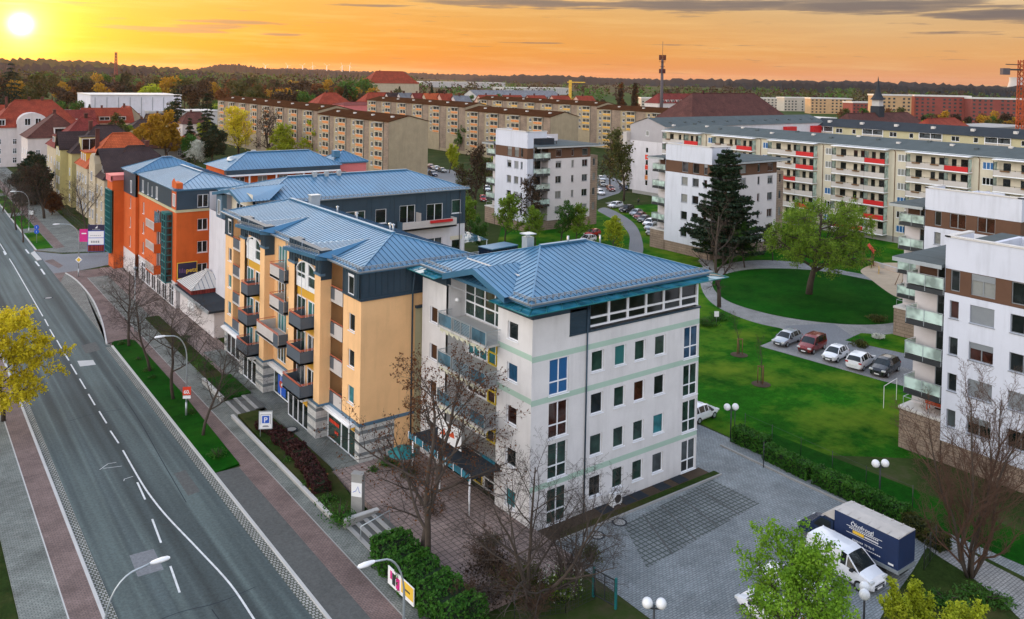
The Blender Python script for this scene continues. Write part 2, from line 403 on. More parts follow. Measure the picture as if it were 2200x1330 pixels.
def grass(name, dark, lite, dry, drya=.5, s=.25):
    m, nt, b = newmat(name); v = pos(nt)
    n1 = noise(nt, v, s, 6, .7); n2 = noise(nt, v, 7, 4, .75); n3 = noise(nt, v, s*.5, 5, .65)
    f = mth(nt, 'ADD', mth(nt, 'MULTIPLY', n1, .55), mth(nt, 'MULTIPLY', n2, .45))
    c = ramp(nt, f, [(.32, dark), (.66, lite)])
    n4 = noise(nt, v, .06, 3, .5); n5 = noise(nt, v, 1.6, 5, .7)
    c = mixc(nt, 1., c, ramp(nt, n4, [(.35, (.72,)*3), (.65, (1.25,)*3)]), 'MULTIPLY'); c = mixc(nt, .7, c, ramp(nt, n5, [(.3, (.55,)*3), (.7, (1.35,)*3)]), 'MULTIPLY')
    c = mixc(nt, ramp(nt, n3, [(.46, (0, 0, 0)), (.68, (drya,)*3)]), c, dry)
    nt.links.new(c, b.inputs['Base Color']); b.inputs['Roughness'].default_value = 1.; b.inputs['Specular IOR Level'].default_value = .05
    bump(nt, b, n2, .6, .06); MATS[name] = m
grass('grass', (.0025, .032, .0015), (.022, .150, .005), (.11, .165, .012), .9)
grass('grass_lush', (.002, .028, .0015), (.006, .085, .003), (.02, .075, .006), .5)
grass('grass_rough', (.012, .026, .006), (.035, .06, .012), (.07, .055, .025), .8)
def fields(name):
    m, nt, b = newmat(name); v = pos(nt)
    vo = nd(nt, 'ShaderNodeTexVoronoi', Scale=.0028); nt.links.new(v, vo.inputs['Vector'])
    c = ramp(nt, vo.outputs['Color'], [(.15, (.012, .022, .010)), (.35, (.030, .075, .014)), (.5, (.02, .03, .014)), (.7, (.055, .05, .03)), (.85, (.03, .05, .012))])
    n = noise(nt, v, .02, 6, .7)
    c = mixc(nt, 1., c, ramp(nt, n, [(.3, (.5,)*3), (.7, (1.3,)*3)]), 'MULTIPLY')
    # near the town the sheet is rough grass and earth
    n2 = noise(nt, v, .15, 6, .7); near = ramp(nt, n2, [(.35, (.016, .030, .008)), (.55, (.035, .055, .014)), (.7, (.075, .062, .038))])
    ln = nt.nodes.new('ShaderNodeVectorMath'); ln.operation = 'LENGTH'; nt.links.new(v, ln.inputs[0])
    c = mixc(nt, ramp(nt, mth(nt, 'DIVIDE', ln.outputs['Value'], 2000.), [(.3, (0,)*3), (.6, (1,)*3)]), near, c)
    nt.links.new(c, b.inputs['Base Color']); b.inputs['Roughness'].default_value = 1.; b.inputs['Specular IOR Level'].default_value = .05; MATS[name] = m
fields('fields')
def woods(name, a, b_, s):
    m, nt, b = newmat(name); v = pos(nt); n = noise(nt, v, s, 6, .7); n2 = noise(nt, v, s*.12, 4, .6)
    c = ramp(nt, n, [(.35, a), (.7, b_)]); c = mixc(nt, ramp(nt, n2, [(.48, (0,)*3), (.62, (1,)*3)]), c, (.04, .085, .02) if name == 'hill_fields' else sc(a, 1.6))
    nt.links.new(c, b.inputs['Base Color']); b.inputs['Roughness'].default_value = 1.; b.inputs['Specular IOR Level'].default_value = 0.
    bump(nt, b, n, 1., 12); MATS[name] = m
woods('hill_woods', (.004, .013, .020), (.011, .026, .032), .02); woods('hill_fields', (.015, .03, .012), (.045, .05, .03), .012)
brick('pave_grey', (.155, .172, .160), (.205, .22, .205), (.085, .095, .085), .30, .15, .02, var=.35); brick('pave_red', (.165, .115, .105), (.20, .14, .13), (.10, .08, .075), .30, .15, .02, var=.32)
brick('pave_lot', (.20, .225, .235), (.255, .275, .285), (.125, .14, .145), .34, .17, .022, var=.28); brick('pave_grid', (.15, .165, .172), (.19, .205, .21), (.06, .075, .068), .40, .40, .05, offset=0., bmp=.5)
brick('pave_plaza', (.215, .165, .15), (.275, .21, .19), (.09, .075, .07), .45, .45, .03, offset=0., var=.3); brick('cobble', (.34, .34, .33), (.26, .26, .25), (.06, .07, .05), .24, .24, .04, bmp=.6)
brick('path_paving', (.30, .295, .29), (.25, .25, .25), (.14, .145, .14), .3, .22, .03)
# ------------------------------------------------------------------ sky and sun
SUN = ray(45, 52).normalized(); SUN_EL = math.asin(SUN.z); SUN_AZ = math.atan2(SUN.x, SUN.y)
world = bpy.data.worlds.new('World'); scene.world = world; world.use_nodes = True
nt = world.node_tree; bg = nt.nodes['Background']; out = nt.nodes['World Output']
sky = nt.nodes.new('ShaderNodeTexSky'); sky.sky_type = 'NISHITA'; sky.sun_disc = False
sky.sun_elevation = max(SUN_EL, R(3)); sky.sun_rotation = SUN_AZ; sky.altitude = 200; sky.dust_density = 2.
nt.links.new(sky.outputs[0], bg.inputs['Color']); bg.inputs['Strength'].default_value = .015
gen = nt.nodes.new('ShaderNodeTexCoord').outputs['Generated']
sx = nt.nodes.new('ShaderNodeSeparateXYZ'); nt.links.new(gen, sx.inputs[0]); X_, Y_, Z_ = sx.outputs
az = mth(nt, 'SUBTRACT', mth(nt, 'ARCTAN2', X_, Y_), HEAD)            # azimuth from the street view's heading
dn = nt.nodes.new('ShaderNodeVectorMath'); dn.operation = 'DOT_PRODUCT'; nt.links.new(gen, dn.inputs[0]); dn.inputs[1].default_value = SUN
sd = mth(nt, 'MAXIMUM', dn.outputs['Value'], 0.)
hs = nt.nodes.new('ShaderNodeVectorMath'); hs.operation = 'DOT_PRODUCT'; nt.links.new(gen, hs.inputs[0]); hs.inputs[1].default_value = Vector((SUN.x, SUN.y, 0)).normalized()
toward = mth(nt, 'ADD', mth(nt, 'MULTIPLY', hs.outputs['Value'], .5), .5, True)
el = mth(nt, 'MULTIPLY', mth(nt, 'MAXIMUM', Z_, 0.), 57.3)             # elevation in degrees near the horizon
low_sun = ramp(nt, mth(nt, 'DIVIDE', el, 90.), [(0, (.54, .145, .010)), (.022, (.56, .19, .010)), (.055, (.56, .26, .04)), (.10, (.95, .75, .48)), (.20, (1.0, 1.0, 1.0)), (.40, (.62, .76, 1.0)), (.75, (.26, .42, .72))])
low_mid = ramp(nt, mth(nt, 'DIVIDE', el, 90.), [(0, (.53, .21, .10)), (.02, (.54, .27, .10)), (.05, (.47, .31, .16)), (.09, (.86, .74, .62)), (.20, (1.0, 1.0, 1.04)), (.40, (.66, .78, 1.0)), (.75, (.26, .42, .72))])
low_back = ramp(nt, mth(nt, 'DIVIDE', el, 90.), [(0, (.62, .58, .62)), (.06, (.92, .88, .95)), (.20, (1.0, 1.0, 1.08)), (.40, (.66, .78, 1.0)), (.75, (.26, .42, .72))])
c = mixc(nt, ramp(nt, toward, [(.80, (0,)*3), (.995, (1,)*3)]), low_mid, low_sun)
c = mixc(nt, ramp(nt, toward, [(.25, (0,)*3), (.72, (1,)*3)]), low_back, c)
wide = mth(nt, 'MULTIPLY', mth(nt, 'POWER', toward, 9.), ramp(nt, mth(nt, 'DIVIDE', el, 57.3), [(.10, (0,)*3), (.26, (1,)*3), (.52, (.9,)*3), (.72, (.08,)*3)]))
# thin veil streaks and dark evening clouds, laid out in azimuth and elevation
cb = nt.nodes.new('ShaderNodeCombineXYZ'); nt.links.new(mth(nt, 'MULTIPLY', az, 5.), cb.inputs[0]); nt.links.new(mth(nt, 'MULTIPLY', el, 1.35), cb.inputs[1])
veil = noise(nt, cb.outputs[0], 1.1, 7, .62)
c = mixc(nt, ramp(nt, veil, [(.48, (0,)*3), (.72, (.55,)*3)]), c, mixc(nt, toward, (.48, .38, .33), (.64, .37, .12)))
cb2 = nt.nodes.new('ShaderNodeCombineXYZ'); nt.links.new(mth(nt, 'MULTIPLY', az, 9.), cb2.inputs[0]); nt.links.new(mth(nt, 'MULTIPLY', el, 2.6), cb2.inputs[1])
puff = noise(nt, cb2.outputs[0], 1.3, 9, .6)
tot = None
for a0, e0, sa, se, amp in ((1, 5.0, 8, .26, .50), (12, 4.95, 9, .38, .52), (23, 4.85, 7, .42, .55), (31, 4.2, 4.5, .34, .55), (-9, 4.55, 3.5, .12, .25), (-23, 2.55, 4.2, .16, .46), (-19, 3.15, 4.2, .13, .44), (-20, 2.8, 3, .2, .40), (-15.2, 2.45, 1.6, .09, .42), (-28.5, 3.95, 1.4, .1, .44), (-31, 3.7, 1.2, .08, .42), (5, 9, 60, 2.2, .2), (-30, 11, 14, 2, .25), (28, 3.1, 3, .16, .22), (8, 2.3, 9, .06, .2)):
    gx = mth(nt, 'POWER', mth(nt, 'DIVIDE', mth(nt, 'SUBTRACT', az, R(a0)), R(sa)), 2.); gy = mth(nt, 'POWER', mth(nt, 'DIVIDE', mth(nt, 'SUBTRACT', el, e0), se), 2.)
    g = mth(nt, 'MULTIPLY', mth(nt, 'POWER', 2.718, mth(nt, 'MULTIPLY', mth(nt, 'ADD', gx, gy), -1.)), amp)
    tot = g if tot is None else mth(nt, 'MAXIMUM', tot, g)
cl = ramp(nt, mth(nt, 'ADD', puff, tot), [(.62, (0,)*3), (.74, (.75,)*3), (.95, (.95,)*3)])
c = mixc(nt, cl, c, mixc(nt, toward, (.055, .062, .10), (.13, .10, .10)))
# glow round the sun
glow = mth(nt, 'MULTIPLY', mth(nt, 'POWER', sd, 420.), .55); core = mth(nt, 'ADD', mth(nt, 'MULTIPLY', mth(nt, 'POWER', sd, 30000.), 12.), mth(nt, 'MULTIPLY', mth(nt, 'POWER', sd, 2600.), 1.3))
def addc(a, f, col):
    m = mixc(nt, 1., (0, 0, 0), col); k = nt.nodes.new('ShaderNodeVectorMath'); k.operation = 'SCALE'; nt.links.new(m, k.inputs[0]); nt.links.new(f, k.inputs['Scale'])
    ad = nt.nodes.new('ShaderNodeVectorMath'); ad.operation = 'ADD'; nt.links.new(a, ad.inputs[0]); nt.links.new(k.outputs[0], ad.inputs[1]); return ad.outputs[0]
side = mth(nt, 'MULTIPLY', mth(nt, 'POWER', mth(nt, 'MAXIMUM', mth(nt, 'MULTIPLY', X_, -1.), 0.), 1.4), ramp(nt, Z_, [(.0, (0,)*3), (.08, (1,)*3), (.5, (1,)*3), (.8, (0,)*3)]))  # bright sky added out of view to light the street-side walls
c = addc(c, side, (1.9, 1.72, 1.5)); c = addc(c, wide, (2.2, 2.05, 1.9)); c = addc(c, glow, (1., .42, .01)); c = addc(c, core, (1., .74, .22))
bg2 = nt.nodes.new('ShaderNodeBackground'); nt.links.new(c, bg2.inputs['Color']); bg2.inputs['Strength'].default_value = 1.0
ads = nt.nodes.new('ShaderNodeAddShader'); nt.links.new(bg.outputs[0], ads.inputs[0]); nt.links.new(bg2.outputs[0], ads.inputs[1]); nt.links.new(ads.outputs[0], out.inputs['Surface'])
sl = bpy.data.lights.new('sun', 'SUN'); sun = link('sun', sl); sl.energy = 2.6; sl.angle = R(.5); sl.color = (1., .52, .20)
sun.rotation_euler = Vector((-SUN.x, -SUN.y, -SUN.z)).to_track_quat('-Z', 'Y').to_euler()
scene.view_settings.view_transform = 'Standard'; scene.view_settings.look = 'None'; scene.view_settings.exposure = .45; scene.view_settings.gamma = 1.
scene.cycles.max_bounces = 6; scene.cycles.transparent_max_bounces = 8; scene.cycles.use_denoising = True
# ------------------------------------------------------------------ ground, roads, paths
GX, GY = 0., 0.
def sheet(name, pts, z, mat, kind='structure'):
    mb = MB(); pts = [(p[0], p[1]) for p in pts]
    a = sum(pts[i][0]*pts[(i+1) % len(pts)][1]-pts[(i+1) % len(pts)][0]*pts[i][1] for i in range(len(pts)))
    if a < 0: pts = pts[::-1]
    mb.poly([(x, y, z) for x, y in pts]); o = mb.build(name, MATS[mat]); o['kind'] = kind; return o
def slab(name, pts, z0, z1, mat):
    mb = MB(); mb.prism([(p[0], p[1]) for p in pts], z0, z1, 0, False); o = mb.build(name, MATS[mat]); o['kind'] = 'structure'; return o
def rect(x0, y0, x1, y1): return [(x0, y0), (x1, y0), (x1, y1), (x0, y1)]
def px(*uv, z=0.): return [P(u, v, z) for u, v in uv]
def smooth(pts, n=6, closed=True):
    """Catmull-Rom through points"""
    pts = [Vector((p[0], p[1], 0)) for p in pts]; o = []; m = len(pts)
    for i in range(m if closed else m-1):
        p0, p1, p2, p3 = (pts[(i+k) % m] if closed else pts[min(max(i+k, 0), m-1)] for k in (-1, 0, 1, 2))
        for j in range(n):
            t = j/n; o.append(.5*((2*p1)+(p2-p0)*t+(2*p0-5*p1+4*p2-p3)*t*t+(3*p1-p0-3*p2+p3)*t**3))
    if not closed: o.append(pts[-1])
    return o
sheet('ground', rect(-30000, -3000, 42000, 42000), 0., 'fields')
Y0, Y1 = 18, 460
sheet('road', rect(10.2, Y0, 20.62, Y1), .02, 'asphalt_road')
sheet('gutter', rect(20.0, Y0, 20.62, 104), .026, 'cobble'); sheet('gutter', rect(10.2, Y0, 10.75, Y1), .026, 'cobble')
slab('kerb', rect(20.62, Y0, 20.82, 104), 0, .13, 'concrete_light'); slab('kerb', rect(10.0, Y0, 10.2, Y1), 0, .13, 'concrete_light')
slab('kerb', rect(20.62, 166, 20.82, Y1), 0, .13, 'concrete_light')
# left pavement: red cycle track, grey footway, verge
slab('cycle_track', rect(8.45, Y0, 10.0, Y1), 0, .11, 'pave_red'); slab('track_line', rect(8.37, Y0, 8.45, Y1), 0, .115, 'concrete_light')
slab('pavement', rect(6.1, Y0, 8.37, Y1), 0, .11, 'pave_grey'); sheet('verge', rect(-30, Y0, 6.1, Y1), .03, 'grass_rough')
# right pavement beside the near buildings
slab('pavement', rect(20.82, Y0, 22.7, 66.4), 0, .11, 'asphalt_dark'); slab('verge', [(20.82, 66.4), (22.9, 66.9), (23.3, 84), (23.3, 104.5), (22.6, 105.5), (21.2, 105.5), (20.82, 104.8)], 0, .15, 'grass_lush')
slab('cycle_track', rect(22.7, Y0, 24.3, 66.4), 0, .115, 'pave_red'); slab('cycle_track', [(22.92, 66.4), (24.3, 66.4), (24.3, 105.5), (23.32, 105.5), (23.32, 84)], 0, .115, 'pave_red')
slab('track_line', rect(24.3, Y0, 24.38, 140), 0, .118, 'concrete'); slab('pavement', rect(24.38, Y0, 27.2, 140), 0, .11, 'pave_grey')
bay = smooth(px((228, 741), (217, 690), (196, 642), (165, 605), (140, 588)), 6, False)
sheet('pavement', rect(20.62, 104, 27.2, 146), .03, 'pave_red')
slab('layby', [(20.62, 104)]+[(p.x, p.y) for p in bay]+[(20.62, 139.5)], 0, .05, 'cobble')
mbk = MB(); mbk.tube([(p.x+.06, p.y, .07) for p in bay], .12, 4, smooth=False); structure('kerb', mbk, MATS['concrete_light'])
slab('pavement', [(p.x+.1, p.y) for p in bay]+[(24.3, 143), (24.3, 105.5), (21.0, 105.5)], 0, .10, 'pave_red')
slab('pavement', rect(27.2, 88, 31.5, 146), 0, .10, 'pave_plaza')
# side street and the pavement beyond it
sheet('side_road', [(20.6, 141), (24, 146), (32, 149), (90, 152), (90, 161), (30, 158.5), (24, 160.5), (20.6, 165)], .024, 'asphalt_path')
for q in (((72, 540), (104, 541), (106, 533), (75, 533)), ((95, 561), (126, 577), (136, 571), (113, 557))):
    sheet('cycle_crossing', px(*q), .03, 'pave_red')
slab('traffic_island', px((66, 545), (80, 561), (90, 559), (74, 541)), 0, .14, 'concrete_light')
slab('pavement', [(20.82, 166), (24, 161.5), (30, 159.5), (30, 420), (20.82, 420)], 0, .10, 'pave_grey')
for a, b in ((166.5, 184), (189, 206), (211, 240), (246, 280)): slab('verge', rect(20.9, a, 23.4, b), 0, .14, 'grass')
slab('cycle_track', rect(23.6, 166, 25.2, 420), 0, .106, 'pave_red')
# plaza before the shops: slopes up to the office steps
mbp = MB()
def wedge(mb, pts, z0, zf):
    n = len(pts); vs = [(x, y, z0) for x, y in pts]+[(x, y, zf(x, y)) for x, y in pts]
    mb.add(vs, [tuple(range(n, 2*n))]+[(i, (i+1) % n, n+(i+1) % n, n+i) for i in range(n)])
def ph(x, y): return .12+.38*max(0, min(1, (72-y)/18))
wedge(mbp, [(28.6, 61), (30.7, 61), (30.7, 96), (28.6, 96)], 0, lambda x, y: ph(x, y)); structure('pavement', mbp, MATS['pave_grey'])
mbp = MB(); wedge(mbp, [(28.3, 40), (36.2, 40), (36.2, 61), (28.3, 61)], 0, lambda x, y: ph(x, y)); structure('plaza', mbp, MATS['pave_plaza'])
# car park behind the office
sheet('car_park', [(38, 10), (61.0, 10), (60.4, 47), (60.4, 82), (53.4, 82), (53.4, 43.8), (36.4, 43.8), (36.2, 30)], .02, 'pave_lot')
sheet('parking_grid', px((1340, 1128), (1530, 1030), (1632, 1082), (1390, 1222)), .026, 'pave_grid')
for t in (.2, .4, .6, .8):
    a0, b0 = P(1340, 1128), P(1530, 1030); c0, d0 = P(1390, 1222), P(1632, 1082); p = a0.lerp(b0, t); q = c0.lerp(d0, t); e = (b0-a0).normalized()*.14
    sheet('parking_line', [p-e*.6, p+e*.6, q+e*.6, q-e*.6], .031, 'asphalt_dark')
slab('flower_bed', rect(36.6, 43.5, 53.6, 45.25), 0, .09, 'soil'); sheet('verge', rect(37.5, 43.55, 54.2, 44.15), .1, 'grass_rough')
mbk = MB(); mbk.beam((36.6, 43.4, .08), (54.2, 43.4, .08), .12, .16); structure('kerb', mbk, MATS['concrete'])
sheet('verge', [(61.0, 10), (66, 10), (64.5, 46), (60.5, 46.5)], .016, 'grass_lush')
mbk = MB(); mbk.tube([*[(p.x, p.y, .08) for p in px((1548, 958), (1700, 1030), (1900, 1120), (1990, 1160))]], .11, 4, smooth=False); structure('kerb', mbk, MATS['concrete'])
# park behind the office: lawns, paths, playground
sheet('lawn', [(60.5, 44), (90, 20), (140, 20), (175, 60), (170, 150), (110, 150), (62, 90)], .008, 'grass')
sheet('verge', px((1962, 1226), (1990, 1178), (2040, 1160), (2200, 1240), (2300, 1330), (2300, 1420), (1840, 1420), (1905, 1305)), .028, 'grass_rough')
sheet('footpath', smooth(px((1992, 1176), (2042, 1164), (2120, 1208), (2215, 1260), (2290, 1330), (2215, 1345), (2150, 1290), (2080, 1236)), 4), .034, 'path_paving')
circle = smooth(px((1530, 612), (1560, 645), (1640, 672), (1740, 690), (1850, 698), (1935, 690), (1990, 660), (1960, 628), (1860, 600), (1740, 580), (1620, 578), (1550, 592)))
ring = smooth(px((1505, 610), (1530, 652), (1612, 690), (1720, 712), (1820, 722), (1925, 716), (2050, 690), (2010, 640), (1930, 605), (1830, 585), (1700, 562), (1590, 562), (1520, 585)))
sheet('footpath', ring, .014, 'path_paving'); sheet('lawn', circle, .024, 'grass_lush')
sheet('footpath', px((1500, 560), (1560, 640), (1620, 690), (1700, 712), (1700, 690), (1590, 640), (1545, 585), (1520, 540)), .019, 'path_paving')
sheet('drive', px((1690, 700), (1790, 695), (1830, 722), (2060, 785), (2060, 820), (1960, 800), (1680, 712)), .028, 'asphalt_path')
sheet('parking_bays', px((1632, 744), (1700, 716), (1975, 800), (1975, 838), (1900, 820)), .033, 'path_paving')
sheet('lawn', px((1815, 732), (1850, 716), (1930, 722), (2080, 765), (2080, 790), (1830, 735)), .038, 'grass')
sheet('playground', smooth(px((1870, 600), (1930, 640), (1990, 640), (1990, 575), (1900, 565), (1850, 580))), .03, 'sand')
sheet('curved_drive', smooth(px((1284, 452), (1300, 462), (1330, 480), (1352, 505), (1352, 545), (1380, 545), (1378, 510), (1362, 480), (1330, 458), (1300, 446))), .016, 'asphalt_path')
sheet('parking_bays', px((1300, 436), (1345, 452), (1385, 480), (1400, 515), (1425, 510), (1420, 480), (1370, 450), (1320, 432)), .021, 'path_paving')
sheet('car_park', px((900, 398), (960, 400), (1010, 385), (970, 365), (900, 358)), .016, 'asphalt_path'); sheet('car_park', px((1284, 430), (1330, 415), (1350, 395), (1300, 375), (1284, 380)), .016, 'asphalt_path')
# painted markings
def dash(a, b, w=.13):
    p, q = P(*a), P(*b); d = (q-p).normalized(); n = Vector((-d.y, d.x, 0))*w/2; return [p-n, p+n, q+n, q-n]
mb = MB()
def strip(pts, w=.13, z=.028):
    pts = [Vector((p[0], p[1], 0)) for p in pts]
    for i in range(len(pts)-1):
        d = (pts[i+1]-pts[i]).normalized(); n = Vector((-d.y, d.x, 0))*w/2
        mb.quad(*[(v.x, v.y, z) for v in (pts[i]+n, pts[i]-n, pts[i+1]-n, pts[i+1]+n)])
strip(smooth(px((560, 1352), (545, 1330), (494, 1255), (427, 1182), (363, 1115), (329, 1074), (303, 1036), (264, 968)), 5, False))
for a, b in (((255, 953), (237, 926)), ((229, 910), (213, 884)), ((204, 871), (190, 847)), ((184, 836), (171, 814)), ((165, 805), (152, 783)), ((148, 775), (136, 756)), ((132, 749), (122, 731)), ((117, 725), (107, 708)), ((104, 701), (96, 686))): strip(px(a, b))
strip(px((92, 680), (30, 572), (20, 556))); strip(px((14, 546), (0, 524), (-40, 462)))
for a, b in (((386, 1274), (366, 1217)), ((346, 1167), (327, 1116)), ((312, 1074), (295, 1037))): strip(px(a, b))
for a, b in (((96, 590), (88, 578)), ((84, 572), (76, 562)), ((62, 545), (55, 536)), ((12, 548), (8, 540))): strip(px(a, b), .25)
for q in (((214, 1010), (232, 997), (250, 994)), ((222, 1007), (262, 1002)), ((266, 1034), (267, 1030), (286, 1024))): strip(px(*q), .05)
structure('road_marking', mb, MATS['road_paint'])
mb_ = mb; mb = MB()
for q in (((300, 1352), (380, 1318), (470, 1295), (548, 1262)), ((455, 1310), (480, 1345)), ((150, 905), (200, 890), (262, 880)), ((120, 800), (96, 812)), ((250, 830), (300, 905), (345, 985), (400, 1080)), ((40, 610), (95, 600))): strip(smooth(px(*q), 4, False), .06, .0262)
structure('tar_seam', mb, MATS['bitumen_dark']); sheet('road_patch', px((330, 1180), (352, 1224), (296, 1240), (278, 1194)), .0245, 'asphalt_path'); sheet('road_patch', px((205, 735), (216, 752), (184, 760), (174, 743)), .0245, 'asphalt_dark'); sheet('road_patch', px((398, 1010), (430, 1056), (404, 1066), (374, 1018)), .0245, 'asphalt_dark'); mb = mb_
sheet('drain_cover', px((166, 776), (172, 788), (206, 784), (200, 774)), .029, 'concrete_light')
def cover(u, v, r, z=.024):
    p = P(u, v, z); mb = MB(); mb.lathe((p.x, p.y, z), [(r*1.35, .0), (r*1.35, .008), (r, .008)], 18, 0, False); mb.lathe((p.x, p.y, z), [(r, .008), (r, .012), (0.001, .012)], 18, 1, False)
    tag(mb.build('manhole_cover', [MATS['bitumen_dark'], MATS['concrete']]), None, 'manhole cover', 'manhole covers in the paving')
    return COL.objects[-1]
for u, v, lab, z in ((1331, 1122, 'round manhole cover at the corner of the gridded parking bays', .036), (1283, 1150, 'round manhole cover under the bare tree beside the car park gate', .03), (626, 922, 'small round manhole cover in front of the shop doors', .45), (104, 640, 'round manhole cover in the road near the cobbled layby', .03)):
    cover(u, v, .42, z)['label'] = lab
def M_(n): return MATS[n]
def opane(): return random.choice([M_(k) for k in ('glass_dark', 'glass_green', 'glass_dark', 'glass_teal_curtain', 'glass_green', 'glass_curtain')])
random.seed(3)
def guard(mb, A, B, inw, dz, mi=0):
    """snow guard rail just above an eave"""
    A, B, inw = Vector(A), Vector(B), Vector(inw); L = (B-A).length; d = (B-A)/L
    for k in (.12, .24): mb.beam(A+inw+Vector((0, 0, dz+k)), B+inw+Vector((0, 0, dz+k)), .03, .05, mi)
    n = int(L/.55)
    for i in range(n+1): p = A+d*(L*i/n)+inw; mb.beam(p+Vector((0, 0, dz-.05)), p+Vector((0, 0, dz+.26)), .1, .05, mi, (1, 0, 0) if abs(d.y) > .5 else (0, 1, 0))
# ------------------------------------------------------------------ white office building
off = thing('office_building', 'pale grey five storey office building with a blue seamed hip roof and glass canopy', 'building', (35.9, 45.3, 0))
LX, LY, HT = 17.4, 14.9, 15.2
wall = MB()
F = Face((0, 0, 0), '-y')
sw = [(5.6, 1.22), (7.95, 1.15), (10.05, 1.15), (12.25, 1.2)]
wins = []; zs = [.95, 4.05, 7.15, 10.3]
row4 = [['glass_dark', 'glass_green', 'glass_green', 'glass_grey'], ['glass_green', 'glass_green', 'glass_green', 'glass_teal'], ['glass_dark', 'glass_green', 'glass_brown', 'glass_dark'], ['glass_green', 'glass_teal_curtain', 'glass_green', 'glass_green']]
for k, z in enumerate(zs):
    for j, (s, w) in enumerate(sw): wins.append((s, z, w, 1.55, dict(pane=M_(row4[k][j]))))
tall = ['glass_green', 'glass_green', 'glass_brown', 'glass_blue_curtain']; tallr = ['glass_grey', 'glass_green', 'glass_green', 'glass_blue']
for k, z in enumerate((.1, 3.35, 6.3, 9.4)):
    wins.append((1.6, z, 1.8, 2.58, dict(pane=M_(tall[k]), cols=2, tz=.36)))
    wins.append((15.6, z, 1.72, 2.58, dict(pane=M_(tallr[k]), cols=2, tz=.36)))
ribz = 13.65
windows(off, wall, F, 0, LX, 0, 13.45, wins, rec=.14)
fwall(wall, F, 0, 3.4, 13.45, HT)
# ribbon glazing on the top floor
gl = MB(); fr = MB()
for F2, L2, s0 in ((Face((0, .18, 0), '-y'), LX-.15, 5.4), (Face((LX-.18, 0, 0), '+x'), 4.2, .18)):
    n = 6 if s0 > 1 else 2; st = (L2-s0)/n
    if s0 < 1: fwall(wall, Face((LX, 0, 0), '+x'), 4.2, LY, 13.45, HT); 
    gl.quad(F2.at(s0, ribz, -.06), F2.at(L2, ribz, -.06), F2.at(L2, 15.75, -.06), F2.at(s0, 15.75, -.06))
    for i in range(n+1): fbox(fr, F2, s0+i*st-.09, s0+i*st+.09, ribz, 15.75, -.1, .05)
    for z in (ribz, 14.28, 15.68): fbox(fr, F2, s0, L2, z, z+.14, -.09, .04)
ro = fr.build('ribbon_window', M_('white_frame'), off); gl.build('pane', M_('glass_dark'), ro)
z = MB(); fbox(z, F, 3.4, 5.36, 13.45, 15.6, -.3, .03)
for i in range(7): fbox(z, F, 3.4, 5.36, 13.6+i*.28, 13.63+i*.28, .03, .05)
fbox(z, F, 3.38, LX+.06, 13.38, 13.5, -.1, .08); fbox(z, Face((LX, 0, 0), '+x'), .0, 4.3, 13.38, 13.5, -.1, .08)
z.build('zinc_cladding', M_('zinc_dark'), off)
# street face with the balcony recess
F = Face((0, LY, 0), '-x')
rec = (3.7, 3.35, 7.1, HT-3.35+1.2)
wins = [(12.0, z, 1.25, 1.3, dict(pane=M_(p))) for z, p in ((1.0, 'glass_teal'), (3.95, 'glass_dark'), (7.0, 'glass_brown'), (10.1, 'glass_blue'), (13.1, 'glass_dark'))]
wins += [(1.25, z, 1.15, 1.3, dict(pane=M_('glass_brown'))) for z in (2.5, 5.55, 8.6, 11.65)]
fw_ = [q[:4] for q in wins]
windows(off, wall, F, 0, LY, 3.35, HT, wins[1:]+[], rec=.14) if False else None
fwall(wall, F, 0, LY, 3.35, HT, [q for q in fw_ if q[1] > 3.3]+[rec], .19)
fwall(wall, F, 0, 3.7, 0, 3.35, [q for q in fw_ if q[1] < 3 and q[0] < 3], .19); fwall(wall, F, 10.8, LY, 0, 3.35, [q for q in fw_ if q[1] < 3 and q[0] > 3], .19)
for q in wins: window(off, F, *q[:4], rec=.14, **q[4])
# wall above the recess up to the little gable
for a in (0, 1):
    pass
FB = F.shift(-1.9)
for s in (3.7, 10.8):
    k = 1 if s < 5 else -1
    a, b = F.at(s, 3.35), F.at(s, 16.2); c, d = FB.at(s, 16.2), FB.at(s, 3.35)
    wall.quad(a, b, c, d) if k > 0 else wall.quad(d, c, b, a)
cols = ['glass_dark', 'glass_brown', 'glass_teal', 'glass_green']
for k, z in enumerate((3.5, 6.55, 9.55, 12.6)):
    hgt = 2.6 if k < 3 else 3.2
    window(off, FB, 4.3 if k < 3 else 3.75, z, 6.4 if k < 3 else 7., hgt, rec=-.1, cols=[.13, .26, .42, .6, .72, .86] if k < 3 else [.2, .4, .6, .8], tz=.36, pane=M_(cols[k]), sill=False, name='balcony_glazing', fr=.1)
    y = MB(); s = 7.2 if k < 3 else 9.2
    for q in (s, s+1.05): fbox(y, FB, q-.06, q+.06, z, z+hgt-.1, .03, .17)
    for q in (z+.05, z+.95, z+hgt-.15): fbox(y, FB, s, s+1.05, q-.06, q+.06, .03, .168)
    y.build('door', M_('yellow_frame'), off)
sl = MB()
for z in (3.35, 6.4, 9.4, 12.45): fbox(sl, F, 3.72, 10.78, z-.2, z, -1.88, -.02)
sl.build('balcony_floor', M_('concrete_light'), off)
fwall(wall, FB, 3.7, 10.8, 3.35, 17.2)
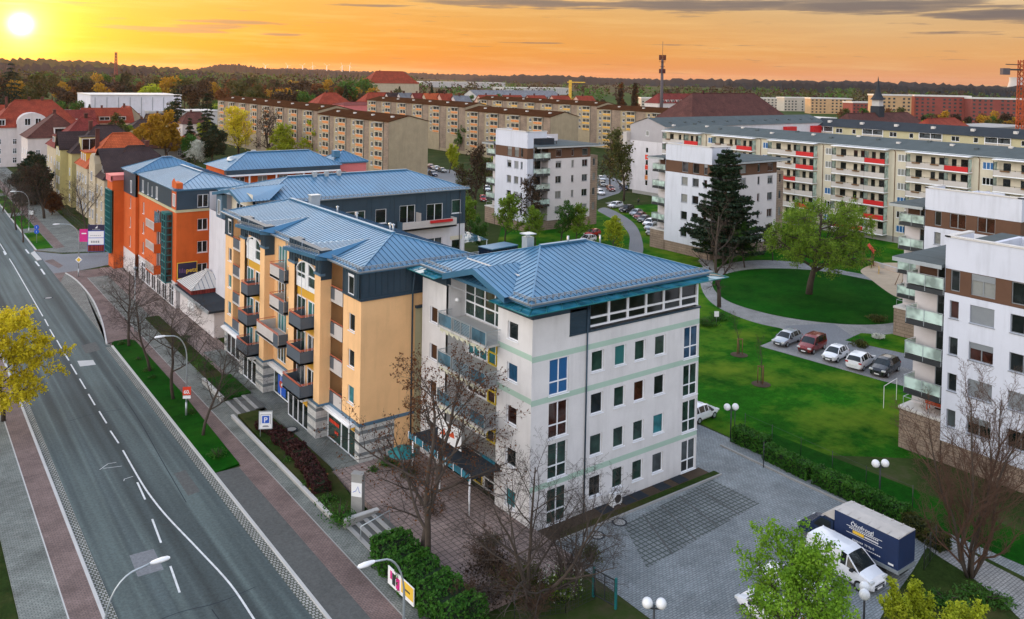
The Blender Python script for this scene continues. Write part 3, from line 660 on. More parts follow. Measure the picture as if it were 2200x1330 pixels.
# the other two faces
fwall(wall, Face((LX, 0, 0), '+x'), 0, LY, 0, 13.45); fwall(wall, Face((LX, LY, 0), '+y'), 0, LX, 0, HT)
wall.build('wall', M_('office_render'), off)
pl = MB(); fbox(pl, Face((0, 0, 0), '-y'), -.03, LX+.03, -.3, .0, 0, .03); fbox(pl, Face((0, 0, 0), '-y'), -.02, LX+.02, 0, .02, 0, .02); pl.build('plinth', M_('concrete'), off)
bd = MB()
for z in (2.95, 9.05, 12.12):
    for a, b in ((0, LX),): fbox(bd, Face((0, 0, 0), '-y'), a, b, z-.05, z+.36, 0, .004)
for z in (9.15, 12.2): fbox(bd, F, 10.82, LY+.004, z-.02, z+.4, 0, .004)
bd.build('painted_band', M_('mint_band'), off)
pp = MB(); pp.tube([(5.05, -.09, 0), (5.05, -.09, 15.6)], .06, 8); pp.build('downpipe', M_('zinc_dark'), off)
# balconies hung before the recess
for bi, z in enumerate((6.35, 9.4, 12.42)):
    b = MB(); fbox(b, F, 4.6, 11.1, z-.14, z+.02, -.05, 1.3); bo = b.build('balcony', M_('concrete_light'), off)
    r = MB(); g = MB(); FO = F.shift(1.27)
    for s in (4.6, 6.5, 6.75, 7.75, 9.0, 9.25, 11.1): fbox(r, FO, s-.03, s+.03, z-.2, z+1.1, -.05, .03)
    fbox(r, FO, 4.5, 11.2, z+1.04, z+1.09, -.04, .04)
    for s in (4.6, 11.1):
        p, q = F.at(s, z+1.06), F.at(s, z+1.06, 1.27); r.beam(p, q, .05, .05)
        for j in range(9): r.beam(F.at(s, z+.1+j*.11), F.at(s, z+.1+j*.11, 1.27), .02, .02)
    for j in range(9): fbox(r, FO, 6.75, 9.0, z+.08+j*.11, z+.105+j*.11, -.02, .01)
    fbox(g, FO, 4.65, 6.45, z+.1, z+.98, -.01, .01); fbox(g, FO, 9.3, 11.05, z+.1, z+.98, -.01, .01); fbox(g, FO, 6.8, 8.95, z+.1, z+.98, -.035, -.03)
    r.build('railing', M_('galvanised'), bo); g.build('glass_panel', M_('rail_glass_dark'), bo)
    a = MB(); n = 26
    for i in range(n):  # scalloped awning hem below the balcony
        s = 4.75+i*6.2/n; h = .3+.1*math.sin(i*2.1)
        a.quad(F.at(s, z-.15, 1.2+.03*(i % 2)), F.at(s, z-.15-h, 1.22-.05*(i % 2)), F.at(s+6.2/n, z-.15-h, 1.22-.05*((i+1) % 2)), F.at(s+6.2/n, z-.15, 1.2+.03*((i+1) % 2)))
    ao = a.build('awning', M_('awning_cloth'), bo); ab = MB(); fbox(ab, F, 4.7, 11.0, z-.3, z-.15, .95, 1.18); ab.build('roller', M_('white_paint'), ao)
# entrance front with flat canopy
e = MB(); FE = F.shift(-1.2); fwall(e, FE, 3.7, 10.8, 0, 3.35); e.build('entrance_wall', M_('lilac_render'), off)
for s, w, nm in ((4.0, 1.3, 'window'), (5.6, 1.9, 'door'), (7.8, 2.7, 'window')): window(off, FE, s, .15, w, 2.7, rec=-.04, cols=2, tz=.3, name=nm, sill=False, frame=M_('yellow_frame') if nm == 'door' else None)
cn = MB(); fbox(cn, F, 2.6, 11.4, 3.15, 3.3, .0, 2.6); co = cn.build('entrance_canopy', M_('bitumen_dark'), off)
cg = MB(); FO = F.shift(2.6); fbox(cg, FO, 2.6, 11.4, 3.05, 3.55, .0, .03); fbox(cg, Face(F.at(11.4, 0, 0), '-y'), 0, .01, 3.05, 3.55, -2.6, .03); cg.build('glass_edge', M_('canopy_glass'), co)
cf = MB()
for i in range(9): fbox(cf, FO, 2.6+i*1.1-.03, 2.6+i*1.1+.03, 3.0, 3.6, -.02, .06)
for s in (2.9, 7, 11): pm_ = MB(); pm_.tube([F.at(s, 0, 2.4), F.at(s, 3.15, 2.4)], .07, 8); pm_.build('post', M_('white_frame'), co)
cf.build('canopy_frame', M_('white_frame'), co)
bn = MB(); FO = F.shift(1.36); fbox(bn, FO, 5.0, 8.3, 3.75, 5.35, 0, .03); bo = bn.build('banner', M_('white_paint'), off)
bx = MB(); FO = F.shift(1.395)
for p in ([(5.3, 4.1), (5.9, 4.7), (6.1, 4.2)], [(6.4, 4.3), (7.2, 4.9), (7.4, 4.4)]): bx.poly([FO.at(*q) for q in p])
bx.build('banner_print', M_('orange_wood'), bo)
lp = MB(); FL = Face(F.at(3.72, 13.9, -1.0), '-y'); lp.lathe((0, 0, 0), [(.0, .2), (.16, .15), (.22, 0), (.2, -.1), (0, -.14)], 12); lp.build('wall_lamp', M_('white_paint'), off, F.at(3.95, 13.9, -.9))
# roof
EZ = 16.32; x0, y0, x1, y1 = -.5, -.45, 18.2, 14.3
rf = MB(); r0, r1 = hip_roof(rf, x0, y0, x1, y1, EZ, 18.4, 'x', (6.6, 7.3), .52)
rf.box(x0+.1, y0+.1, EZ-.28, x1-.1, y1-.1, EZ-.02)
roof = rf.build('roof', M_('zinc_roof'), off)
gd = MB(); guard(gd, (x0, y0, EZ), (x1, y0, EZ), (0, .35, 0), .1); guard(gd, (x0, y1, EZ), (x0, 10.3, EZ), (.35, 0, 0), .1); guard(gd, (x0, 2., EZ), (x0, y0, EZ), (.35, 0, 0), .1)
for a, b in (((x0-.06, y0-.06, EZ), (x1+.06, y0-.06, EZ)), ((x0-.06, y0, EZ), (x0-.06, 2.0, EZ)), ((x0-.06, 10.3, EZ), (x0-.06, y1, EZ))): gd.beam(a, b, .14, .12)
gd.build('snow_guard', M_('grey_metal'), roof)
# small gable over the recess
dm = MB(); ya, yp, yb, zb, za, xf = 2.0, 6.1, 10.3, EZ+.05, 17.6, -1.0
sl_ = (18.4-EZ)/6.6; bk = lambda zz: x0+(zz-EZ)/sl_
A, Pk, B = (xf, ya, zb), (xf, yp, za), (xf, yb, zb); Pb = (bk(za), yp, za); Ab = (bk(zb), ya, zb); Bb = (bk(zb), yb, zb)
roofface(dm, Ab, A, [Pb, Pk], .5); roofface(dm, B, Bb, [Pk, Pb], .5)
for p, q in ((A, Pk), (Pk, B)):
    p, q = Vector(p), Vector(q); dm.quad(p-Vector((.02, 0, .42)), q-Vector((.02, 0, .42)), q+Vector((-.02, 0, .05)), p+Vector((-.02, 0, .05)))
dm.quad((xf, ya, zb-.4), (xf, yp, za-.4), (1.9, yp, za-.4), (1.9, ya, zb-.4)); dm.quad((xf, yp, za-.4), (xf, yb, zb-.4), (1.9, yb, zb-.4), (1.9, yp, za-.4))
dm.build('gable_roof', M_('zinc_roof'), roof)
# glass canopy round the eaves
gc = MB(); gf = MB(); cz = 15.85
def canopy(p0, p1, q0, q1, n):
    p0, p1, q0, q1 = map(Vector, (p0, p1, q0, q1)); gc.quad(p0, p1, q1, q0); gc.quad(*[v-Vector((0, 0, .03)) for v in (q0, q1, p1, p0)])
    gf.beam(p0, p1, .05, .06)
    for i in range(n+1): gf.beam(p0.lerp(p1, i/n), q0.lerp(q1, i/n), .05, .05)
canopy((-1.3, -1.2, cz), (19.5, -1.2, cz), (-.1, -.1, cz+.12), (18.0, -.1, cz+.12), 14)
canopy((19.5, -1.2, cz), (19.5, 9, cz), (18.0, -.1, cz+.12), (18.0, 9, cz+.12), 7)
canopy((-1.3, 3.5, cz), (-1.3, -1.2, cz), (-.1, 3.5, cz+.12), (-.1, -.1, cz+.12), 4); canopy((-1.3, 15.4, cz), (-1.3, 11.0, cz), (-.1, 15.4, cz+.12), (-.1, 11., cz+.12), 4)
go = gc.build('glass_canopy', M_('canopy_glass'), off); gf.build('canopy_rim', M_('teal_metal'), go)
tr = MB(); tr.box(-.02, .0, HT-.05, -.08+.06, 3.5, cz); fbox(tr, Face((0, 0, 0), '-y'), -.03, 5.3, HT-.1, cz+.2, -.4, .03); fbox(tr, F, 10.8, LY+.02, HT-.1, cz+.2, -.4, .028); fbox(tr, F, 0, 3.72, HT-.1, cz+.2, -.4, .028)
tr.build('eaves_board', M_('zinc_dark'), off)
ch = MB(); ch.box(8.2-2.6, 8.0, 17.3, 6.3, 8.7, 18.95); ch.beam((5.45, 8.35, 19.2), (6.45, 8.35, 19.2), .95, .09); ch.beam((5.95, 8.35, 18.95), (5.95, 8.35, 19.2), .3, .3)
ch.build('chimney', M_('galvanised'), off)
vp = MB(); vp.tube([(9, 6.9, 18.3), (9, 6.9, 18.95)], .09, 8); vp.tube([(12.3, 6.6, 18.0), (12.3, 6.6, 18.75)], .07, 8); vp.build('vent_pipe', M_('galvanised'), off)
# light wells and the air conditioner at its foot
for i, s in enumerate((6.1, 8.4, 9.7, 12.2, 14.2)):
    mb = MB(); mb.box(0, -1.05, 0, 1.15, -.08, .12)
    for j in range(9): mb.box(.06, -1.0+j*.105, .12, 1.09, -.96+j*.105, .14)
    o = mb.build('light_well', M_('bitumen_dark'), off, (s, 0, 0))
ac = thing('air_conditioner', 'white outdoor air conditioning unit standing at the foot of the office wall', 'air conditioner', (43.65, 44.72, .09))
mb = MB(); mb.box(-.5, -.2, .12, .5, .2, .95); mb.box(-.4, -.18, 0, -.3, .18, .12); mb.box(.3, -.18, 0, .4, .18, .12); mb.build('casing', M_('white_paint'), ac)
mb = MB(); pts = [(.08+.3*math.cos(a*math.pi/10), -.215, .55+.3*math.sin(a*math.pi/10)) for a in range(21)]; mb.tube(pts, .02, 4); mb.add([(.08, -.212, .55)]+pts[:20], [(0, 1+(i+1) % 20, 1+i) for i in range(20)])
for i in range(8): a = i*math.pi/8; mb.beam((.08-.29*math.cos(a), -.217, .55-.29*math.sin(a)), (.08+.29*math.cos(a), -.217, .55+.29*math.sin(a)), .012, .012)
mb.build('fan_grille', M_('dark_metal'), ac)
random.seed(5)
# ------------------------------------------------------------------ peach apartment house with shops
yb = thing('apartment_house', 'peach apartment house with grey zinc top floor, grey balconies and shops below', 'building', (30.7, 61.1, 0))
YL = 34.0
def S(y): return 95.1-y               # position along the street face from its far end
F = Face((0, YL, 0), '-x'); FP = F.shift(1.0); FR = F.shift(-1.6)
peach = MB(); ZB = 13.75; LV = [3.6, 6.6, 9.6, 12.6]
gp = lambda: random.choice([M_('glass_teal_curtain'), M_('glass_green'), M_('glass_dark'), M_('glass_grey'), M_('glass_teal')])
# near and far wall strips with single windows
for a, b, ws in ((S(64.4), YL, S(63.35)), (0, S(92.4), 1.0)):
    windows(yb, peach, F, a, b, 3.5, ZB, [(ws, z+1.1, 1.15, 1.45, dict(pane=gp())) for z in LV[:3]])
# loggias at both ends
for a, b, n in ((S(68), S(64.4), 0), (S(92.4), S(88.6), 1)):
    fwall(peach, FR, a, b, 3.5, 16); 
    for s, k in ((a, 1), (b, -1)):
        q = [F.at(s, 3.5), F.at(s, 16), FR.at(s, 16), FR.at(s, 3.5)]; peach.quad(*(q if k > 0 else q[::-1]))
    fl = MB()
    for z in LV: fbox(fl, F, a+.01, b-.01, z-.22, z, -1.58, -.03)
    fl.build('loggia_floor', M_('concrete'), yb)
    for z in LV:
        window(yb, FR, a+.5, z+.05, 1.9, 2.15, rec=-.05, cols=2, sill=False, pane=M_('glass_brown' if n else 'glass_dark'), name='balcony_door')
        p = MB(); w = b-a; m = a+w*.56
        fbox(p, F, a+.05, m, z-.05, z+.95, .0, .06); po = p.build('balcony', M_('balcony_grey'), yb)
        q = MB(); fbox(q, F, m, b-.05, z-.12, z+.95, .0, .062); fbox(q, F, a+.05, b-.05, z-.28, z-.05, -.03, .064); q.build('parapet', M_('balcony_white'), po)
        r = MB(); fbox(r, F, a+.05, b-.05, z+1.08, z+1.13, .0, .06)
        for t in range(5): fbox(r, F, a+.1+t*(w-.2)/4-.02, a+.1+t*(w-.2)/4+.02, z+.9, z+1.1, .01, .05)
        r.build('railing', M_('rail_red'), po)
# small bits of wall between loggia and piers, recess between the two bays
fwall(peach, F, S(88.6), S(87.2), 3.5, ZB); 
rz = [(S(79.2), z+.15, 2.3, 2.25, dict(pane=gp(), cols=3, sill=False, name='balcony_door')) for z in LV]+[(S(76.4), z+.9, 1.5, 1.5, dict(pane=gp(), cols=2)) for z in LV]
windows(yb, peach, F, S(80.1), S(73.9), 3.5, 15.9, rz)
# projecting bays: two piers, white arched top window, ochre panels, corner balconies
for bi, (pa, pb) in enumerate(((87.2, 80.1), (73.9, 66.8))):
    sa, sb = S(pa), S(pb)
    for s0, s1 in ((sa, sa+1.35), (sb-1.25, sb)):
        fwall(peach, FP, s0, s1, 3.5, 14.55)
        cp = MB(); fbox(cp, FP, s0-.06, s1+.06, 14.55, 14.75, -.4, .08); cp.build('pier_cap', M_('zinc_blue'), yb)
    for s, k in ((sa, 1), (sb, -1)):
        q = [FP.at(s, 3.5), FP.at(s, 14.2), F.at(s, 14.2), F.at(s, 3.5)]; peach.quad(*(q[::-1] if k > 0 else q))
    zc = MB(); fbox(zc, FP, sb-1.2, sb+.015, 14.2 if bi else 13.9, 16.75, -1.02, -.02); fbox(zc, FP, sa-.015, sa+1.3, 14.2, 16.75, -1.02, -.02)
    fbox(zc, FP, sa+1.3, sb-1.2, 15.2, 16.75, -.6, -.03)
    for i in range(12): s = sa+.2+i*(sb-sa-.4)/11; fbox(zc, FP, s-.025, s+.025, 15.25 if 1.3 < s-sa < sb-sa-1.3 else 14.8, 16.7, -.03, .03)
    zo = zc.build('zinc_cladding', M_('zinc_dark'), yb)
    s0, s1 = sa+1.35, sb-1.25; w = s1-s0; mid = (s0+s1)/2; FI = FP.shift(-.35)
    fwall(peach, FI, s0, s1, 3.5, 16, [], .1, 0)
    pn = MB()
    for z in LV: fbox(pn, FI, s0, s1, z-.75, z+.08, 0, .05)
    pn.build('ochre_panel', M_('ochre_panel'), yb)
    # white bay front under the arch
    wf = MB(); n = 10; zt = 13.95; rr = w/2
    fbox(wf, FI, s0, s1, 12.6, 13.0, 0, .12)
    arc = [(mid-rr*math.cos(math.pi*i/n), zt+1.15*math.sin(math.pi*i/n)) for i in range(n+1)]
    for i in range(n):
        (a, za), (b, zb) = arc[i], arc[i+1]
        fr_, gl_ = FI.at(a, za, .13), FI.at(b, zb, .13)
        wf.beam(fr_, gl_, .12, .14, 0, FI.n)
    for s in (s0+.06, mid-.28, mid+.28, s1-.06): fbox(wf, FI, s-.07, s+.07, 12.6, zt+(1.1 if abs(s-mid) < 1 else .05), 0, .15)
    fbox(wf, FI, s0, s1, zt-.09, zt+.03, 0, .14); fbox(wf, FI, mid-.28, mid+.28, 12.6, zt+1.1, .01, .1)
    fbox(wf, FI, s0+.1, mid-.3, 13.0, 13.5, 0, .1) if bi else fbox(wf, FI, s0+.1, mid-.3, 13.0, zt+.8, 0, .1)
    wo = wf.build('arched_window', M_('white_paint'), yb)
    gq = MB(); gq.poly([FI.at(s0, 12.9, .06)]+[FI.at(s1, 12.9, .06)]+[FI.at(a, z, .06) for a, z in arc[::-1]]); gq.build('pane', M_('glass_green'), wo)
    for z in LV[:3]:
        window(yb, FI, s0+.08, z+.1, w*.42, 2.05, rec=-.06, cols=2, pane=gp(), sill=False); window(yb, FI, mid+.3, z+.1, w*.42, 2.05, rec=-.06, cols=2, pane=gp())
        fbox(wf, FI, mid-.2, mid+.2, z, z+2.1, 0, .1)
    bw = [2.9, 3.3, 4.2] if bi else [2.2, 3.0, 3.4]
    for z, q in zip((9.75, 6.75, 3.75), bw):
        a, b = s1-q, s1+.0; a -= .1; b -= .35
        p = MB(); fbox(p, FI, a, b, z-.2, z-.02, 0, 1.45); fbox(p, FI, a, b, z-.2, z+.95, 1.38, 1.45); fbox(p, FI, a, a+.06, z-.2, z+.95, 0, 1.4); fbox(p, FI, b-.06, b, z-.2, z+.95, 0, 1.4)
        po = p.build('balcony', M_('balcony_grey'), yb); r = MB()
        for zz in (1.05, 1.15): r.beam(FI.at(a, z+zz, 1.42), FI.at(b, z+zz, 1.42), .05, .04); r.beam(FI.at(a, z+zz, 0), FI.at(a, z+zz, 1.42), .05, .04); r.beam(FI.at(b, z+zz, 0), FI.at(b, z+zz, 1.42), .05, .04)
        r.build('railing', M_('rail_red'), po)
# balconies in the recess
for z, a, b, k in ((12.7, S(77.6), S(74.0), 1.4), (9.75, S(77.6), S(74.0), 1.4), (6.75, S(79.6), S(74.0), 1.9)):
    p = MB(); fbox(p, F, a, b-.05, z-.2, z, 0, k); fbox(p, F, a, b-.05, z-.3, z+.95, k-.06, k); fbox(p, F, a, a+.06, z-.3, z+.95, 0, k-.06); po = p.build('balcony', M_('balcony_white'), yb)
    q = MB(); fbox(q, F, b-.11, b-.05, z-.3, z+.95, 0, k-.06); fbox(q, F, b-1.2, b-.05, z-.25, z+.94, k, k+.02); q.build('side_panel', M_('balcony_grey'), po)
    r = MB(); r.beam(F.at(a, z+1.12, k), F.at(b, z+1.12, k), .05, .05); r.beam(F.at(a, z+1.0, k), F.at(b, z+1.0, k), .04, .04); r.beam(F.at(a, z+1.12, 0), F.at(a, z+1.12, k), .05, .05); r.build('railing', M_('rail_red'), po)
# zinc top floor
zn = MB(); zw = []
for a, b in ((S(64.4), YL), (0, S(92.4))): fwall(zn, F.shift(.05), a-.1, b+.05, ZB, 16.0, [(S(63.45) if a > 5 else 1.0, 13.6+.15, 1.1, 1.7)], .2)
for a in (S(63.45), 1.0): window(yb, F.shift(.05), a, 13.75, 1.1, 1.7, rec=.05, pane=M_('glass_dark'), shutter=.12)
FC = Face((0, 0, 0), '-y'); fbox(zn, FC, -.05, 11.6, ZB, 16.0, -.3, .05); fbox(zn, F, S(80), S(74), 15.7, 16.2, -.2, .04); fbox(zn, F, S(92.4), S(87), 15.85, 16.2, -.2, .04); fbox(zn, F, S(68), S(64.4), 15.85, 16.2, -.2, .04)
for i in range(21): s = .1+i*.57; fbox(zn, FC, s-.025, s+.025, ZB+.2, 15.9, .05, .09)
for a, b in ((S(64.4), YL), (0, S(92.4))):
    for i in range(7): s = a+.15+i*(b-a-.2)/6; fbox(zn, F, s-.02, s+.02, 15.45 if .2 < (s-a)/(b-a) < .7 else ZB, 15.95, .05, .085)
fbox(zn, FC, -.12, 11.6, ZB-.2, ZB, -.1, .12); fbox(zn, F, S(64.4), YL, ZB-.2, ZB, -.1, .12); fbox(zn, F, 0, S(92.4), ZB-.2, ZB, -.1, .12)
zn.build('zinc_top_floor', M_('zinc_dark'), yb)
fwall(peach, FC, 0, 11.2, 3.5, ZB); fwall(peach, Face((11.2, 0, 0), '+x'), 0, YL, 0, 16); fwall(peach, Face((11.2, YL, 0), '+y'), 0, 11.2, 0, 16)
fwall(peach, FC, 3.2, 11.2, 0, 3.3)
peach.build('wall', M_('peach_render'), yb)
lg = MB(); fbox(lg, FC, -.1, 5, 3.3, 3.55, -.1, .1); fbox(lg, F, S(67), YL+.0, 3.3, 3.55, -.1, .1); fbox(lg, FP, S(87.2), S(80.1), 3.3, 3.5, -1.0, .1); fbox(lg, FP, S(73.9), S(66.8), 3.3, 3.5, -1.0, .1); fbox(lg, F, S(80.1), S(73.9), 3.3, 3.5, -.1, .1); fbox(lg, F, 0, S(87.2), 3.3, 3.5, -.1, .1)
lg.build('ledge', M_('zinc_blue'), yb)
dp = MB(); dp.tube([(4.7, -.12, 0), (4.7, -.12, 13.6), (4.75, -.35, 15.6)], .07, 8); dp.build('downpipe', M_('zinc_dark'), yb)
ant = MB()
for y in (84, 70.3): ant.tube([FP.at(S(y), 4, .25), FP.at(S(y), 17.2, .25)], .025, 5)
ant.build('drain_rod', M_('grey_metal'), yb)
# shops
st = MB(); sd_ = MB()
for s0, s1, FF in ((S(61.9), YL, F), (S(69.2), S(67.4), FP), (S(82.2), S(80.1), FP), (S(87.2), S(86.2), FP), (0, .5, F)):
    fwall(st, FF, s0, s1, 0, 3.3); fwall(st, Face(FF.at(s1, 0), '-y'), 0, 1.6 if FF is FP else 3.2, 0, 3.3)
    for z in (.0, .85, 1.75, 2.65): fbox(sd_, FF, s0-.003, s1+.003, z, z+.28, -.02, .004); fbox(sd_, Face(FF.at(s1, 0), '-y'), 0, 1.6 if FF is FP else 3.2, z, z+.28, -.02, .004)
so = st.build('stone_base', M_('stripe_stone'), yb); sd_.build('dark_course', M_('stripe_dark'), so)
for s0, s1, FF, cols, door in ((S(67.4), S(61.9), F, [.5, .76], 0), (S(73.9), S(69.2), FP, [.25, .5, .75], 1), (S(80.1), S(73.9), F, [.3, .6], 0), (S(86.2), S(82.2), FP, [.33, .66], 1), (.5, S(87.2), F, 5, 1)):
    o = window(yb, FF, s0+.03, .25, s1-s0-.06, 2.85, rec=.12, cols=cols, tz=.8, pane=M_('glass_dark') if door else M_('glass_green'), sill=False, name='shop_window', fr=.1)
    w = MB(); fbox(w, FF, s0, s1, 3.02, 3.3, 0, .45); w.tube([FF.at(s0, 3.12, .5), FF.at(s1, 3.12, .5)], .13, 8); w.build('shop_awning', M_('white_paint'), yb)
# red and yellow signs over the near shops
for s0, s1, FF, m, p in ((S(67.3), S(64.7), F, 'red_paint', 0), (S(72.6), S(70.6), FP, 'red_paint', 0)):
    q = MB(); fbox(q, FF, s0, s1, 2.6, 3.0, -.1, -.06); fbox(q, FF, s0, s1, 2.52, 2.6, -.1, -.05, 1); q.build('shop_sign', [M_('red_paint'), M_('sign_yellow')], yb)
q = MB(); fbox(q, F, S(64.5), S(63.4), 2.5, 3.0, -.1, -.06); fbox(q, F, S(63.2), S(62.1), 2.5, 3.0, -.1, -.06); fbox(q, FP, S(70.4), S(69.4), 2.4, 2.95, -.1, -.06); fbox(q, FP, S(73.8), S(72.9), 2.4, 2.95, -.1, -.06); q.build('shop_sign', M_('ochre_panel'), yb)
q = MB()
for i in range(7): fbox(q, F, S(67.0)+i*.28, S(67.0)+i*.28+.2, 1.75, 2.05, -.1, -.085)
for i in range(3): fbox(q, F, S(65.9)+i*.24, S(65.9)+i*.24+.18, 1.05, 1.3, -.1, -.085)
q.build('window_print', M_('bright_red'), yb)
q = MB(); fbox(q, F, S(79.0), S(77.0), .5, 2.3, -.1, -.085); qo = q.build('window_print', M_('blue_sign'), yb)
q = MB(); q.poly([F.at(S(78.2)+.45*math.cos(a), 1.5+.35*math.sin(a), -.08) for a in [i*.7 for i in range(9)]]); q.build('window_print', M_('orange_wood'), qo)
# roof with the two shed dormers
RZ, EZY = 17.8, 16.05
rf = MB(); hip_roof(rf, -.45, -.45, 11.3, YL+.3, EZY, RZ, 'y', (5.2, 5.8), .52); rf.box(-.35, -.35, EZY-.2, 11.2, YL+.2, EZY-.02); roof = rf.build('roof', M_('zinc_roof'), yb)
slo = (RZ-EZY)/5.875
for pa, pb in ((87.3, 80.0), (74.0, 66.7)):
    ya, yc = pa-61.1, pb-61.1; xe = -1.55; mz = lambda x: EZY+(x+.45)*slo
    A, B, T = Vector((xe, ya, mz(xe)+.25)), Vector((xe, yc, 16.42)), Vector((3.7, yc+.3, mz(3.7)+.04)); d = MB()
    roofface(d, A, B, [T], .5)
    d.poly([B, (-.4, yc-.5, mz(-.4)+.05), T]); d.poly([B, T, (-.4, yc, EZY)]); d.poly([A, T, (-.4, ya, EZY)])
    d.poly([A-Vector((.01, 0, .3)), B-Vector((.01, 0, .3)), B+Vector((-.01, 0, .03)), A+Vector((-.01, 0, .03))])
    d.poly([B-Vector((0, .01, .4)), (-.4, yc-.01, EZY-.2), (-.4, yc-.01, EZY+.1), B-Vector((0, .01, 0))])
    d.build('shed_dormer', M_('zinc_roof'), roof)
g = MB(); guard(g, (-.45, YL+.3, EZY), (-.45, 26.6, EZY), (.3, 0, 0), .1); guard(g, (-.45, 18.7, EZY), (-.45, 13.1, EZY), (.3, 0, 0), .1); guard(g, (-.45, 5.5, EZY), (-.45, -.45, EZY), (.3, 0, 0), .1); guard(g, (-.45, -.45, EZY), (11.3, -.45, EZY), (0, .3, 0), .1)
for a, c in ((26.2, 18.9), (12.9, 5.6)): guard(g, (-1.55, a, 15.97), (-1.55, c, 16.42), (.3, 0, 0), .1)
for a, b in (((-.5, -.5, EZY), (11.3, -.5, EZY)), ((-.52, -.5, EZY), (-.52, 5.4, EZY)), ((-.52, 13.1, EZY), (-.52, 18.7, EZY)), ((-.52, 26.4, EZY), (-.52, YL+.3, EZY))): g.beam(a, b, .14, .12)
g.build('snow_guard', M_('grey_metal'), roof)
vp = MB()
for y, x in ((8, 7.2), (9.0, 7.4), (16, 7.4), (21, 7.6)): z = RZ-(x-5.4)*slo; vp.tube([(x, y, z-.2), (x, y, z+.65)], .09, 8); vp.lathe((x, y, z+.6), [(.18, 0), (.18, .06), (.02, .16)], 8)
vp.box(6.6, 25.5, 17.3, 7.6, 26.3, 18.4); vp.box(6.5, 25.4, 18.4, 7.7, 26.4, 18.5); vp.build('vent_pipe', M_('galvanised'), yb)
# stair link between the peach house and the office
lk = thing('stair_link', 'narrow beige stair link with tall windows between the peach house and the office', 'building', (36.2, 60.3, 0))
w = MB(); F2 = Face((0, 0, 0), '-x'); FL = Face((0, .75, 0), '-x')
F3 = Face((.15, 0.78, 0), '-y'); windows(lk, w, F3, -.6, 5, 0, 12.3, [(.35, z, 1.3, 2.5, dict(tz=.42, pane=M_('glass_curtain' if z > 8 else 'glass_brown'))) for z in (.6, 3.6, 6.6, 9.4)])
w.box(-.45, .8, 0, 5, 1.2, 12.3); w.build('wall', M_('beige_render'), lk)
w = MB(); w.box(-.5, .5, 12.3, 5, 1.4, 12.5); w.build('roof', M_('zinc_dark'), lk)
# ------------------------------------------------------------------ modern white blocks with loggia balconies
def glassbal(parent, F, s0, s1, z, k0, k1, ends='LR'):
    """balcony slab with frosted glass railing on a face, from depth k0 out to k1"""
    mb = MB(); fbox(mb, F, s0, s1, z-.42, z, k0, k1); b = mb.build('balcony', MATS['dark_metal'], parent)
    g = MB(); r = MB(); fbox(g, F, s0+.03, s1-.03, z+.1, z+1.05, k1-.05, k1-.03)
    if 'L' in ends: fbox(g, F, s0+.03, s0+.05, z+.1, z+1.05, k0+.05, k1-.06)
    if 'R' in ends: fbox(g, F, s1-.05, s1-.03, z+.1, z+1.05, k0+.05, k1-.06)
    n = max(1, int((s1-s0)/1.4))
    for i in range(n+1): s = s0+.05+(s1-s0-.1)*i/n; fbox(r, F, s-.02, s+.02, z-.3, z+1.1, k1-.02, k1+.02)
    fbox(r, F, s0, s1, z+1.1, z+1.14, k1-.06, k1)
    for e, s in (('L', s0), ('R', s1)):
        if e in ends: r.beam(F.at(s, z+1.12, k0), F.at(s, z+1.12, k1), .04, .04)
    g.build('glass_panel', MATS['rail_glass'], b); r.build('railing', MATS['galvanised'], b)
    return b
def wpane(): return random.choice([MATS[k] for k in ('glass_dark', 'glass_dark', 'glass_grey', 'glass_brown', 'glass_curtain', 'glass_dark')])
